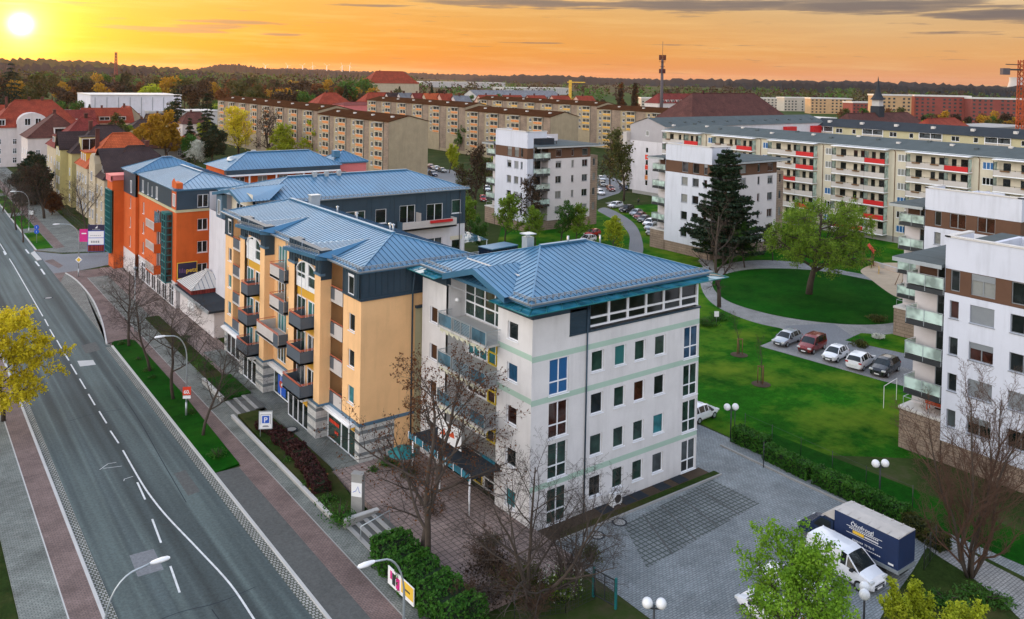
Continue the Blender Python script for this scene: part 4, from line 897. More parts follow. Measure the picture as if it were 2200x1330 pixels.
def white_block(label, x0, y0, Ly, Lx, st, zt, lwins, rwins, mirror=False, seed=1, r_x=6., z0=1.9, lshut=(), warm=False):
    """x0,y0 = near corner of the street side face; Ly = its length; the right face looks along -y from x0+r_x"""
    random.seed(seed); t = thing('white_block', label, 'building', (x0, y0, 0), 0, 'white residential blocks')
    L = Face((0, Ly, 0), '-x'); Rf = Face((0, 0, 0), '-y'); br = MATS['bright_render']; li = MATS['lilac_render']
    fl = [2.3+st*k for k in range(5)]; zb = fl[4]-.05; zc = zb+st-1.0; DF = MATS['grey_metal']
    w = MB(); lw = [(s, z+.95, ww, 1.5, dict(pane=wpane(), cols=2 if ww > 1.5 else 1, shutter=random.choice([0, 0, 0, .35, .95]) if ww > 1 else 0)) for z in fl[:4] for s, ww in lwins]
    windows(t, w, L, 0, Ly, z0, zb, lw, rec=.2, frame=DF)
    fwall(w, Rf, 0, 1.6, z0, zb); fwall(w, L, 0, Ly, zc, zt); fwall(w, Rf, 0, 1.6, zc, zt)
    for q in ((0, Ly, z0), ): w.box(.0, Ly-.001, z0, 1.7, Ly, zt)
    w.box(.25, .02, zc+.02, .3, Ly-.02, zt); w.quad((1.6, 0, z0), (1.6, 1.5, z0), (1.6, 1.5, zt), (1.6, 0, zt)); w.quad((0, Ly, z0), (0, Ly, zt), (3, Ly, zt), (3, Ly, z0))
    w.build('wall', br, t)
    b = MB(); bw = [(s, zb+.25, ww, zc-zb-.3, dict(pane=wpane(), cols=2 if ww > 1.5 else 1, shutter=random.choice([0, .3, 0]), sill=False)) for s, ww in lwins]
    windows(t, b, L.shift(-.05), .02, Ly-.02, zb, zc, bw, rec=.12, frame=DF); fwall(b, Rf.shift(-.05), .02, 1.6, zb, zc)
    # right face: lilac wall, brown attic band
    v = MB(); rw = [(s, z+.95, ww, 1.5 if ww > .7 else 1.5, dict(pane=wpane(), cols=2 if ww > 1.5 else 1, shutter=random.choice([0, 0, .3, .95]) if ww > 1 else 0)) for z in fl[:4] for s, ww in rwins]
    windows(t, v, Rf, r_x, Lx, z0, zb-.2, rw, rec=.2, frame=DF); v.quad((r_x, 0, z0), (r_x, 0, zb-.2), (r_x, 2.2, zb-.2), (r_x, 2.2, z0))
    fwall(v, Face((1.6, 2.2, 0), '-y'), 0, r_x-1.6, z0, zc); fwall(v, Face((Lx, 0, 0), '+x'), 0, Ly, z0, zb); fwall(v, Face((Lx, Ly, 0), '+y'), 0, Lx, z0, zt-1.5)
    # recessed far end wall behind the terrace balconies
    FE = Face((1.9, Ly+3.5, 0), '-x'); fwall(v, FE, 0, 3.4, z0, zb+st-1)
    v.build('wall', li, t)
    bw = [(s, zb+.2, ww, 1.5, dict(pane=wpane(), sill=False)) for s, ww in rwins]
    windows(t, b, Rf.shift(-.04), r_x, Lx-.05, zb-.2, zc, bw, rec=.1, frame=DF); b.quad((r_x, .04, zb-.2), (r_x, .04, zc), (r_x, 2.2, zc), (r_x, 2.2, zb-.2)); fbox(b, FE, .4, 1.9, fl[4], zb+st-1.1, 0, .05)
    b.build('attic_band', MATS['brown_panel'], t)
    # stone clad base, tower and terrace
    p = MB(); fwall(p, L.shift(-.08), .1, Ly-.1, 0, z0); fwall(p, Rf.shift(-.08), .1, Lx, 0, z0); fwall(p, Face((Lx-.1, 0, 0), '+x'), 0, Ly, 0, z0)
    p.box(.3, -.0, z0-.1, Lx-.1, .3, z0-.02)
    p.build('stone_base', MATS['stone_cladding'], t)
    p = MB(); TW = Face((Lx, -.0, 0), '-y'); tw = [(.7, z+1.0, .75, 1.6, dict(pane=wpane(), sill=False)) for z in fl[:4]]
    windows(t, p, TW, 0, 2.1, 0, zb+.1, tw, rec=.15, frame=DF); p.quad((Lx+2.1, 0, 0), (Lx+2.1, 6, 0), (Lx+2.1, 6, zb+.1), (Lx+2.1, 0, zb+.1)); p.quad((Lx, 0, zb+.1), (Lx+2.1, 0, zb+.1), (Lx+2.1, 6, zb+.1), (Lx, 6, zb+.1)); p.build('stair_tower', MATS['stone_cladding'], t)
    p = MB(); p.box(0, Ly+.02, 0, 3.4, Ly+3.6, 3.45); po = p.build('terrace', MATS['stone_cladding'], t)
    q = MB(); q.box(-.06, Ly+.02, 3.45, 3.4, Ly+3.68, 3.68); q.build('coping', MATS['roof_cap'], po)
    q = MB()
    for y in (Ly+1.2, Ly+3.4): q.beam((.25, y, 3.6), (.25, y, 4.5), .04, .04)
    q.beam((.25, Ly+.1, 4.5), (.25, Ly+3.4, 4.5), .05, .04); q.beam((.25, Ly+3.4, 4.5), (1.8, Ly+3.4, 4.5), .05, .04); q.build('railing', MATS['galvanised'], po)
    for z in fl[1:]:
        glassbal(t, L, -3.3, -.05, z, -1.85, .02, 'LR')
    for z in fl: window(t, FE, 2.0, z+.05, 1.35, 2.2, rec=-.03, pane=MATS['glass_dark'], sill=False, frame=DF, name='balcony_door')
    # corner loggia on the right face
    for i, z in enumerate(fl):
        if i: glassbal(t, Rf, 1.75, r_x-.1, z, -2.1, .85, 'LR')
        window(t, Face((1.6, 2.2, 0), '-y'), .3, z+.05, r_x-2.3, 2.35, rec=-.04, cols=3, pane=MATS['glass_dark'], sill=False, frame=MATS['dark_metal'], name='loggia_window')
    # roofs
    r = MB(); zr = zc+.05
    r.box(1.8, -1.0, zr, Lx+3.0, Ly+4.2, zr+.28); r.box(-.5, Ly+.05, zr-.02, 2.0, Ly+4.3, zr+.26); ro = r.build('roof', MATS['bitumen'], t)
    q = MB(); q.box(1.78, -1.06, zr-.12, Lx+3.05, -.98, zr+.2); q.box(Lx+3.0, -1.06, zr-.12, Lx+3.08, Ly+4.2, zr+.2); q.box(-.56, Ly+.05, zr-.14, -.48, Ly+4.35, zr+.2); q.build('fascia', MATS['galvanised'], ro)
    q = MB()
    for y in (zt,): q.box(-.08, -.08, zt, .45, Ly+.08, zt+.14); q.box(-.08, -.08, zt, 5.2, .45, zt+.142); q.box(-.08, Ly-.4, zt, 4.2, Ly+.08, zt+.138)
    q.build('coping', MATS['roof_cap'], t)
    q = MB(); q.box(.02, .02, zt-1.3, 5.1, .4, zt); q.box(.02, Ly-.4, zt-1.5, 4.1, Ly-.02, zt); q.build('parapet', br, t)
    q = MB(); q.box(5.6, 3.0, zr+.2, 9.6, 6.6, zr+1.6); q.build('roof_plant', MATS['bitumen_dark'], ro)
    q = MB(); q.box(5.0, Ly-1, zr+.3, 12, Ly-.6, zr+1.5); q.box(12, Ly-4, zr+.3, 12.4, Ly-.6, zr+1.5); q.build('rear_parapet', br, ro)
    q = MB()
    for x, y in ((3.2, 5.5), (4.4, 7.5), (11, 4)): q.tube([(x, y, zr+.2), (x, y, zr+.95)], .1, 8)
    q.build('vent_pipe', MATS['dark_metal'], ro)
    q = MB(); q.tube([(1.75, -.06, 0), (1.75, -.06, zc)], .06, 6); q.build('downpipe', MATS['grey_metal'], t)
    return t
white_block('white block with glass balconies and young trees at its foot, before the brown roofed slabs', 105.0, 135.4, 11.2, 17.4, 3.2, 20.6, [(4.3, 1.5), (6.8, 1.5), (9.0, .7)], [(2.0+5.6, 1.6), (12.0, .7), (15.0, 1.6)], seed=2, r_x=5.6)
white_block('white block half hidden behind the tall dark conifer', 116.8, 97.3, 11.0, 18.8, 3.15, 20.0, [(4.0, 1.5), (6.6, 1.5), (9.2, .8)], [(8.0, 1.6), (13.0, .7), (16.0, 1.6)], seed=4, r_x=6.1)
white_block('white block with brown attic band in the right foreground, red bench on its corner terrace', 71.5, 23.4, 11.0, 17.4, 3.06, 19.2, [(.45, .75), (2.1, 1.9), (5.2, 2.0), (8.4, 1.5)], [(8, 1.6), (12, .7)], seed=7, r_x=5.6)
white_block('white block behind the foremost one at the right edge, its upper floors visible', 102.9, 41.2, 11.0, 17.4, 3.06, 19.2, [(1.2, .8), (3.0, 1.9), (6.2, 2.0)], [(8, 1.6), (12, .7)], seed=9, r_x=5.6)
bench = thing('garden_bench', 'red wooden garden bench on the stone terrace of the foremost white block', 'bench', (72.9, 35.4, 3.68), R(90))
for nm, bxs in (('seat', [(-.9, -.25+i*.13, .42, .9, -.15+i*.13, .46) for i in range(4)]), ('backrest', [(-.9, .28, .55+i*.15, .9, .32, .66+i*.15) for i in range(3)])):
    mb = MB(); [mb.box(*q) for q in bxs]; mb.build(nm, MATS['orange_wood'], bench)
for x in (-.75, .75):
    mb = MB(); mb.box(x-.04, -.22, 0, x+.04, -.16, .42); mb.box(x-.04, .24, 0, x+.04, .3, 1.0); mb.box(x-.04, -.22, .38, x+.04, .3, .42); mb.build('leg', MATS['orange_wood'], bench)
# ------------------------------------------------------------------ white rear house with the long blue roof
random.seed(11)
rh = thing('rear_apartment_house', 'white apartment house with a long blue roof, dark top floor and red balcony boxes', 'building', (34.3, 98.8, 0))
w = MB(); F = Face((0, 0, 0), '-y'); L = 31.3
wn = [(29.2, z, 1.5, 1.55) for z in (1.2, 4.2, 7.3, 10.3)]+[(17.4, 7.4, 1.6, 1.5), (13.4, 10.3, 1.5, 1.5), (18, 10.3, 1.5, 1.5), (21.8, 7.35, 2.2, 2.1, dict(cols=2, sill=False)), (25.2, 7.35, 2.4, 2.1, dict(cols=2, sill=False)), (22, 4.3, 2.2, 2.1, dict(cols=2, sill=False)), (25.5, 4.3, 2.2, 2.1, dict(cols=2, sill=False))]
windows(rh, w, F, 0, L, 0, 9.5, [q for q in wn if q[1]+q[3] < 9.5]); fwall(w, F, 0, L, 9.5, 9.6)
fwall(w, Face((0, 14.2, 0), '-x'), 0, 14.2, 0, 13.6); fwall(w, Face((L, 0, 0), '+x'), 0, 14.2, 0, 12.9); fwall(w, Face((L, 14.2, 0), '+y'), 0, L, 0, 15.9)
w.build('wall', MATS['white_render'], rh)
z = MB(); zw = [(29.1, 13.0, 1.6, 2.1), (24.0, 12.3, 2.4, 2.6, dict(cols=2, sill=False)), (19.8, 12.9, 1.6, 2.1), (14.0, 12.3, 3.0, 2.5, dict(cols=2, sill=False)), (10.2, 12.9, 1.6, 2.1), (27.0-7.3+.0+7, 12.3, .01, .01)][:5]
zw = [(29.1, 12.6, 1.5, 1.9), (25.0, 11.8, 2.6, 2.4, dict(cols=2, sill=False)), (20.8, 11.9, 2.4, 2.4, dict(cols=2, sill=False)), (17.2, 12.2, 1.6, 1.9), (12.9, 11.7, 2.8, 2.4, dict(cols=2, sill=False)), (9.4, 12.1, 1.6, 1.9), (6.5, 12.1, 1.5, 1.9)]
windows(rh, z, F.shift(.04), -.04, L+.04, 9.6+1.6, 15.95, zw, rec=.1)
fwall(z, F.shift(.02), 0, L, 9.6, 11.2); fbox(z, F, -.1, L+.1, 11.1, 11.25, .03, .12)
fwall(z, Face((L+.04, 0, 0), '+x'), 0, 14.2, 12.9, 15.95)
for i in range(46):
    s = .3+i*.68
    if not any(a[0]-.1 < s < a[0]+a[2]+.1 for a in zw): fbox(z, F, s-.02, s+.02, 11.3, 15.8, .04, .075)
z.build('zinc_top_floor', MATS['zinc_dark'], rh)
lo = MB(); fbox(lo, F, 0, L, 9.55, 11.1, .03, .05); lo.build('wall_band', MATS['white_render'], rh)
for s0, s1, zz, bx, gr in ((20.5, 29.0, 11.3, (24.7, 28.2), 1), (11.8, 16.5, 11.2, (14.0, 16.0), 1), (20.5, 29.0, 8.1-1.3, (24.7, 28.2), 0), (20.5, 29, 3.9, (24.7, 28.2), 0)):
    b = MB(); fbox(b, F, s0, s1, zz-.25, zz, 0, 1.5); fbox(b, F, s0, s1, zz-.25, zz+.95, 1.42, 1.5); fbox(b, F, s1-.06, s1, zz-.25, zz+.95, 0, 1.42); bo = b.build('balcony', MATS['balcony_white'], rh)
    q = MB(); fbox(q, F, s0-.02, s0+.06, zz-.25, zz+.95, 0, 1.42); q.build('side_panel', MATS['zinc_blue'], bo)
    q = MB(); fbox(q, F, bx[0], bx[1], zz+.55, zz+.9, 1.5, 1.78); q.build('flower_box', MATS['red_paint'], bo)
q = MB(); fbox(q, F, 23.3, 23.36, 11.3, 13.3, .1, 1.4); q.build('privacy_screen', MATS['balcony_white'], rh)
q = MB(); 
for s, zz in ((17.2, 8.8), (28.9, 8.9), (29.0, 5.6)): fbox(q, F, s, s+2.0, zz, zz+.5, 0, .056)
q.build('painted_band', MATS['cream_render'], rh)
q = MB(); q.tube([(L-.9, -.1, 0), (L-.9, -.1, 15.8)], .06, 6); q.build('downpipe', MATS['dark_metal'], rh)
# gabled bay on the street side
FB = Face((-.5, 9.6, 0), '-x'); w = MB(); fwall(w, FB, 0, 2.4, 0, 13.3); fwall(w, FB, 2.4, 9.8, 0, 13.3); w.quad((-.5, -.2, 0), (0, -.2, 0), (0, -.2, 13.3), (-.5, -.2, 13.3)); w.build('bay_wall', MATS['white_render'], rh)
z = MB(); fbox(z, FB, 0, 2.2, 13.3, 16.3, -.6, .03); window(rh, FB.shift(.03), .7, 13.7, .9, 1.9, rec=-.03); z.build('zinc_cladding', MATS['zinc_blue'], rh)
z = MB(); FQ = FB.shift(-1.2); fwall(z, FQ, 2.2, 9.8, 13.3, 17.2); z.build('gable_wall', MATS['cream_render'], rh); window(rh, FQ, 4.2, 13.5, 3.6, 2.1, rec=-.04, cols=3, sill=False)
rf = MB(); hip_roof(rf, 1.1-.0, -.5, L+.5, 14.6, 16.0, 18.2, 'x', (6.8, 6.0), .55); rf.box(1.2, -.4, 15.85, L+.4, 14.5, 15.98); roof = rf.build('roof', MATS['zinc_roof'], rh)
d = MB(); A, Pk, B = (-.9, -.6, 16.45), (-.9, 3.4, 17.5), (-.9, 10.2, 16.35); xb = 6.2
roofface(d, (2.6, -.6, 16.5), A, [(xb, 3.4, 17.8), Pk], .5); roofface(d, B, (2.4, 10.2, 16.4), [Pk, (xb, 3.4, 17.8)], .5)
for p, q in ((A, Pk), (Pk, B)): p, q = Vector(p), Vector(q); d.quad(p-Vector((.02, 0, .35)), q-Vector((.02, 0, .35)), q+Vector((-.02, 0, .04)), p+Vector((-.02, 0, .04)))
d.build('gable_roof', MATS['zinc_roof'], roof)
g = MB(); guard(g, (1.1, -.5, 16), (L+.5, -.5, 16), (0, .3, 0), .1); g.beam((1.0, -.56, 16), (L+.5, -.56, 16), .14, .12); g.build('snow_guard', MATS['grey_metal'], roof)
vp = MB(); 
for x in (11.5, 13.2, 15): vp.box(x-.25, 6.4, 17.8, x+.25, 6.9, 18.75)
vp.build('chimney', MATS['galvanised'], roof)
sh_ = thing('pavilion_roof', 'low shop pavilion with a pale hipped skylight roof in front of the orange house', 'pavilion', (33.0, 108.5, 0))
mb = MB(); mb.box(-1.8, -8, 0, 4, 6.5, 3.2); mb.build('wall', MATS['lilac_render'], sh_)
mb = MB(); mb.box(-2.6, -8.5, 3.2, 4, 6.9, 3.45); ro = mb.build('roof', MATS['bitumen_dark'], sh_)
mb = MB(); mb.box(-2.68, -8.5, 3.15, -2.58, 6.9, 3.55); mb.build('fascia', MATS['galvanised'], ro)
mb = MB(); hip_roof(mb, -2.2, .2, 3.6, 6.6, 4.0, 5.7, 'y', (2.9, 2.9), .6); mb.build('skylight_roof', MATS['roof_cap'], sh_); mb = MB(); mb.box(-2.15, .25, 3.45, 3.55, 6.55, 3.98); mb.build('red_fascia', MATS['tile_maroon'], sh_)
mb = MB(); fbox(mb, Face((-1.82, 6.5, 0), '-x'), 7, 9.5, 2.2, 3.1, .9, .96); mb.build('shop_sign', MATS['white_paint'], sh_)
# ------------------------------------------------------------------ orange house
random.seed(13)
oh = thing('orange_house', 'orange corner apartment house with green bay windows and a dark purple shop sign', 'building', (30.8, 115.7, 0))
w = MB(); FY = Face((0, 0, 0), '-y'); FX = Face((0, 20.6, 0), '-x'); SO = lambda y: 136.3-y
windows(oh, w, FY, 0, 8.6, 3.6, 13.3, [(2.75, z, 1.35, 1.55, dict(cols=2, pane=MATS['glass_dark'])) for z in (4.25, 7.3, 10.35)])
wx = [(SO(121.4), z, .75, 1.6, dict(pane=MATS['glass_grey'])) for z in (4.4, 7.4, 10.4)]+[(SO(124.8)-1.2, z, 2.6, 2.3, dict(cols=2, pane=MATS['glass_brown'], sill=False)) for z in (3.7, 6.7, 9.7)]+[(SO(134.0), z, .9, 1.7) for z in (4.3, 7.3, 10.3)]+[(SO(118.0)-.0, 10.4, .01, .01)][:0]
windows(oh, w, FX, 0, 20.6, 3.6, 13.3, wx)
fwall(w, Face((8.6, 0, 0), '+x'), 0, 20, 0, 16); fbox(w, FX, 18.4, 20.6, 13.3, 16.9, -.8, .05); window(oh, FX.shift(.05), 19.0, 13.7, 1.2, 1.7, rec=-.03, cols=2); w.poly([(-.05, .0, 16.9), (-.05, 2.2, 16.9), (-.05, 1.1, 17.5)])
# left wing
FL = Face((-.5, 28.6, 0), '-x'); windows(oh, w, FL, 0, 7.9, 3.6, 12.4, [(4.2, z, .7, 1.7) for z in (4.3, 7.3, 10.3)]); fwall(w, Face((-.5, 20.7, 0), '-y'), 0, 1.0, 3.6, 15.8)
w.box(-2.2, 28.7, 12.6, 3, 32.5, 14.2); w.box(-1.95, 28.62, 0, 3, 32.45, 12.58)
w.build('wall', MATS['orange_render'], oh)
z = MB(); windows(oh, z, FY.shift(.04), -.04, 8.6, 13.3, 15.9, [(2.7, 13.45, 1.45, 1.75, dict(cols=2, sill=False, pane=MATS['glass_dark']))], rec=.08); zx = [(SO(126.5), 13.5, 1.3, 1.8, dict(cols=2)), (SO(131.2), 13.5, .7, 1.8), (SO(128.8), 13.6, .6, 1.4), (SO(134.6), 13.5, 1.3, 1.8, dict(cols=2))]
windows(oh, z, FX.shift(.04), 0, 18.4, 13.3, 15.9, zx, rec=.08); fbox(z, FL, 0, 7.9, 12.4, 16.0, -.3, .04); window(oh, FL.shift(.04), 4.8, 12.8, .8, 1.9, rec=-.03)
z.build('zinc_top_floor', MATS['zinc_dark'], oh)
q = MB(); fbox(q, FY, -.05, 8.6, 12.95, 13.28, -.1, .12); fbox(q, FX, 0, 20.6, 12.95, 13.28, -.1, .12); q.build('cornice', MATS['beige_render'], oh)
q = MB(); fwall(q, FY, 0, 8.6, 0, 3.6); fwall(q, FX, 0, 20.6, 0, 3.6); fwall(q, FL, 0, 7.9, 0, 3.6); fbox(q, FX, 0, 20.6, 3.4, 3.6, 0, .1); q.build('ground_floor', MATS['lilac_render'], oh)
for s in (2, 5, 8, 11, 14, 17.5): window(oh, FX, s, .2, 2.2, 2.8, rec=-.03, cols=2, tz=.75, sill=False, name='shop_window', pane=MATS['glass_dark'])
def green_bay(parent, F, s0, s1, z0, z1, k):
    b = MB(); fbox(b, F, s0, s1, z0, z1, 0, k-.04); o = b.build('bay_window', MATS['glass_dark'], parent); f = MB(); FF = F.shift(k)
    n = max(2, int((s1-s0)/.7))
    for i in range(n+1): s = s0+(s1-s0)*i/n; fbox(f, FF, s-.06, s+.06, z0, z1, -.05, .03)
    z = z0
    while z <= z1+.01: fbox(f, FF, s0, s1, z-.07, z+.07, -.05, .028); z += .92
    z = z0
    while z <= z1+.01:
        fbox(f, Face(F.at(s1, 0), '-y'), -k, 0, z-.07, z+.07, -.04, .02) if F.d.y else None; z += .92
    fbox(f, F, s1-.02, s1+.05, z0, z1, k-.12, k+.03); fbox(f, F, s1-.02, s1+.05, z0, z1, 0, .1); fbox(f, F, s0, s1+.05, z1, z1+.15, 0, k+.05); f.build('bay_frame', MATS['teal_metal'], o)
green_bay(oh, FX, SO(119.6), SO(117.6), 3.3, 12.6, .9); green_bay(oh, Face((-2.2, 32.5, 0), '-x'), 0, 3.6, 2.6, 12.5, .3)
q = MB(); q.box(-2.4, 28.6, 14.2, 3, 28.8, 14.9); q.box(-2.4, 28.6, 14.0, -2.2, 32.6, 14.9); q.box(-2.45, 28.55, 14.9, 3.05, 32.65, 15.0); q.build('roof_terrace', MATS['pink_render'], oh)
for zz in (9.7, 6.7, 3.7):
    b = MB(); fbox(b, FX, SO(126.6), SO(122.2), zz-.25, zz, 0, 1.3); bo = b.build('balcony', MATS['orange_render'], oh); r = MB(); FO = FX.shift(1.28)
    for i in range(13): s = SO(126.6)+i*4.4/12; fbox(r, FO, s-.06, s+.06, zz-.1, zz+1.05, -.03, .02)
    for e in (.02, 1.02): fbox(r, FO, SO(126.6), SO(122.2), zz+e, zz+e+.08, -.04, .03)
    r.build('railing', MATS['roof_cap'], bo); p = MB(); fbox(p, FX, SO(122.3), SO(122.2), zz, zz+1.0, 0, 1.25); p.build('side_panel', MATS['orange_render'], bo)
q = MB(); fbox(q, FX, SO(125.0), SO(122.4), 10.0, 12.0, .5, .55); q.build('wind_screen', MATS['rail_glass_dark'], oh)
rf = MB(); hip_roof(rf, -.4, -.35, 10.4, 20.9, 16.05, 17.5, 'y', (6.2, 4.5), .6); rf.box(-.3, -.25, 15.85, 10.2, 20.8, 16.03); ro = rf.build('roof', MATS['zinc_roof'], oh)
rf = MB(); hip_roof(rf, -.9, 20.9, 9.8, 28.9, 16.15, 18.0, 'x', (5.2, 4.0), .6); rf.box(-.8, 21.0, 15.95, 9.6, 28.7, 16.13); rf.build('roof', MATS['zinc_roof'], oh)
sg = MB(); fbox(sg, FY, .2, 2.65, 4.15, 6.15, .06, .14); so = sg.build('shop_sign', MATS['sign_navy'], oh)
q = MB()
for a in ((.12, .2, 4.07, 6.23), (2.65, 2.73, 4.07, 6.23)): fbox(q, FY, *a, .05, .16)
for a in ((.2, 2.65, 4.07, 4.15), (.2, 2.65, 6.15, 6.23)): fbox(q, FY, *a, .05, .16)
q.build('sign_frame', MATS['sign_yellow'], so)
def tomesh(c, parent, loc, rz):
    q = bpy.data.objects.new('text', c); me = bpy.data.meshes.new_from_object(q); bpy.data.objects.remove(q); me.name = 'lettering'
    o = link('lettering', me, parent, loc); o.rotation_euler = (math.pi/2, 0, rz); return o
def letter2(txt, F, s, z, size, mat, parent, k, bold=0.):
    c = bpy.data.curves.new('lettering', 'FONT'); c.body = txt; c.size = size; c.extrude = .005; c.offset = bold; c.materials.append(MATS[mat]); c.resolution_u = 3
    return tomesh(c, parent, F.at(s, z, k), F.rz)
letter2('lila', FY, .36, 4.85, .85, 'sign_lilac', so, .145); letter2('petz', FY, 1.28, 4.85, .8, 'sign_yellow', so, .145, .015)
# ------------------------------------------------------------------ rear orange and pink house
rp = thing('rear_orange_house', 'orange house with white posts and a pink corner tower behind the long blue roof', 'building', (46.5, 144.3, 0))
w = MB(); F = Face((0, 0, 0), '-y'); windows(rp, w, F, 0, 20.5, 0, 14.2, [(s, 11.6, 1.7, 2.0, dict(cols=2)) for s in (1.6, 5.6, 9.4, 12.6, 15.6, 18.2)]); fwall(w, Face((0, 11, 0), '-x'), 0, 11, 0, 14.9); w.build('wall', MATS['orange_render'], rp)
q = MB()
for s in (3.7, 8.5, 13.6, 18.0): q.box(s-.12, -1.3, 10.5, s+.12, -1.06, 14.0)
q.box(-.3, -1.5, 13.9, 20.6, -.9, 14.2); q.build('white_post', MATS['white_frame'], rp)
q = MB(); q.box(-.3, -1.4, 14.2, 20.6, -.02, 14.95); q.build('zinc_band', MATS['zinc_dark'], rp)
rf = MB(); hip_roof(rf, -.5, -1.4, 21, 11, 15.0, 17.4, 'x', (5.8, 4.0), .62); ro = rf.build('roof', MATS['zinc_roof'], rp)
q = MB(); q.lathe((2.6, 4.6, 16.1), [(.9, 0), (.85, .3), (.6, .6), (.02, .8)], 12); q.build('roof_dome', MATS['galvanised'], ro); q = MB(); q.box(6.2, 4.9, 17.2, 7.0, 5.4, 17.75); q.build('chimney', MATS['galvanised'], ro)
w = MB(); FT = Face((20.8, 1.6, 0), '-y'); windows(rp, w, FT, 0, 6.6, 0, 15.1, [(1.4, 12.2, 1.1, 1.2)]); fwall(w, Face((20.8, 8, 0), '-x'), 0, 6.4, 0, 15.1); fwall(w, Face((27.4, 1.6, 0), '+x'), 0, 6.4, 0, 15.1); w.build('tower_wall', MATS['pink_render'], rp)
rf = MB(); hip_roof(rf, 20.4, 1.2, 27.8, 8.4, 15.15, 17.0, 'x', (3.6, 3.6), .62); rf.box(20.5, 1.3, 14.9, 27.7, 8.3, 15.13); rf.box(21.2, 2.6, 16, 22.4, 3.8, 17.3); rf.build('tower_roof', MATS['zinc_roof'], rp)
# ------------------------------------------------------------------ long panel-built slabs
def loggia_mesh(w, h, cols, front, white):
    """double loggia: flat dark sheet painted as the shaded recess, glass doors, panelled parapets, posts"""
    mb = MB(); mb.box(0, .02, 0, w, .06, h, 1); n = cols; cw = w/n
    for i in range(n+1): mb.box(i*cw-.07, -.25, 0, i*cw+.07, .05, h, 2)
    for i in range(n):
        x = i*cw+.07; e = (i+1)*cw-.07
        mb.box(x, -.30, .02, e, -.2, .85, 0); mb.box(x, -.34, .85, e, -.16, 1.0, 2); mb.box(x+.2, -.02, .1, x+.9, .01, 2.1, 3); mb.box(x+1.1, -.02, .9, e-.2, .01, 2.1, 3)
    mb.box(-.05, -.28, h-.12, w+.05, .05, h, 2); mb.box(0, -.25, -.1, w, .05, .02, 2)
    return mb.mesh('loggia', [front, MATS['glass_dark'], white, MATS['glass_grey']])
plain('loggia_orange', (.58, .22, .07), .8, .14, 1.2); plain('loggia_yellow', (.62, .34, .06), .8, .1, 1.2); plain('loggia_pale', (.42, .38, .32), .85, .1, 1.2)
def brown_slab(label, x, segs, depth, front, seed):
    """segs = [(y0, y1, eave z)]; street-side facade at x"""
    random.seed(seed); t = thing('panel_slab', label, 'building', (x, segs[0][0], 0), 0, 'panel built slabs'); yb_ = segs[0][0]
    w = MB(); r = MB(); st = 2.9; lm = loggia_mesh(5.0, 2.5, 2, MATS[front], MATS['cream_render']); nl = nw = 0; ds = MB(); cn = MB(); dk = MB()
    for i, (y0, y1, z) in enumerate(segs):
        a, b = y0-yb_, y1-yb_; F = Face((0, b, 0), '-x'); L = b-a; z0 = z-st*6-.6
        holes = []; nb = int(L/12.7); bw = L/nb
        for k in range(nb):
            for f in range(6):
                zz = z0+f*st+.35
                if zz < .3: continue
                if f < 2 and i > 0: continue
                s = k*bw
                if nw < 97: window(t, F, s+1.4, zz+.8, 1.4, 1.35, rec=.06, cols=2, sub=False, pane=MATS['glass_dark']); nw += 1
                holes.append((s+1.4, zz+.8, 1.4, 1.35))
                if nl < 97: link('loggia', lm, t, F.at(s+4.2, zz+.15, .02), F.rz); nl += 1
            s = k*bw; fbox(dk, F, s+9.6, s+bw+.1, z0, z-.35, 0, .05); fbox(cn, F, s+3.8, s+9.5, z-.72, z-.55, 0, 1.0)
            ds.tube([F.at(s+9.6, .2, .12), F.at(s+9.6, z-.3, .12)], .07, 5)
            for f in range(1, 7): fbox(dk, F, s, s+bw, z0+f*st-.03, z0+f*st+.02, -.01, .012)
        fwall(w, F, 0, L, 0, z, holes, .1); fwall(w, Face((0, a, 0), '-y'), 0, depth, 0, z); w.poly([(0, a, z), (depth, a, z), (depth/2, a, z+1.7)]); fwall(w, Face((depth, a, 0), '+x'), 0, L, 0, z); fwall(w, Face((depth, b, 0), '+y'), 0, depth, 0, z)
        m = depth/2; o = .35
        r.add([(-o, a-o*.5, z-.05), (-o, b, z-.05), (m, b, z+1.75), (m, a-o*.5, z+1.75), (depth+o, a-o*.5, z-.05), (depth+o, b, z-.05), (-o, a-o*.5, z-.25), (-o, b, z-.25), (m, a-o*.5, z+1.5), (depth+o, a-o*.5, z-.25)],
              [(0, 3, 2, 1), (3, 4, 5, 2), (0, 1, 7, 6), (0, 6, 8, 3), (3, 8, 9, 4)])
        for k in range(nb): r.box(m-3.5, a+k*bw+4, z+.9, m-2.7, a+k*bw+5, z+1.35, 1)
    w.build('wall', MATS['slab_panel'], t); r.build('roof', [MATS['roof_brown'], MATS['roof_cap']], t); dk.build('wall_joints', MATS['stone_cladding'], t); cn.build('balcony_roof', MATS['grey_metal'], t); ds.build('downpipe', MATS['dark_metal'], t)
    return t
brown_slab('nearest brown roofed panel slab with orange loggia fronts and a blank sandy end wall', 118.8, [(220.4, 271.3, 17.9), (271.4, 381, 19.0)], 13.6, 'loggia_orange', 1)
brown_slab('second brown roofed panel slab, behind the white block with glass balconies', 188., [(229.5, 284, 17.9), (284.1, 371, 19.2)], 13.3, 'loggia_orange', 2)
brown_slab('farthest brown roofed panel slab, left of the antenna mast, with yellow loggia fronts', 262., [(240, 286, 18.0), (286.1, 384, 19.2)], 13.3, 'loggia_yellow', 3)
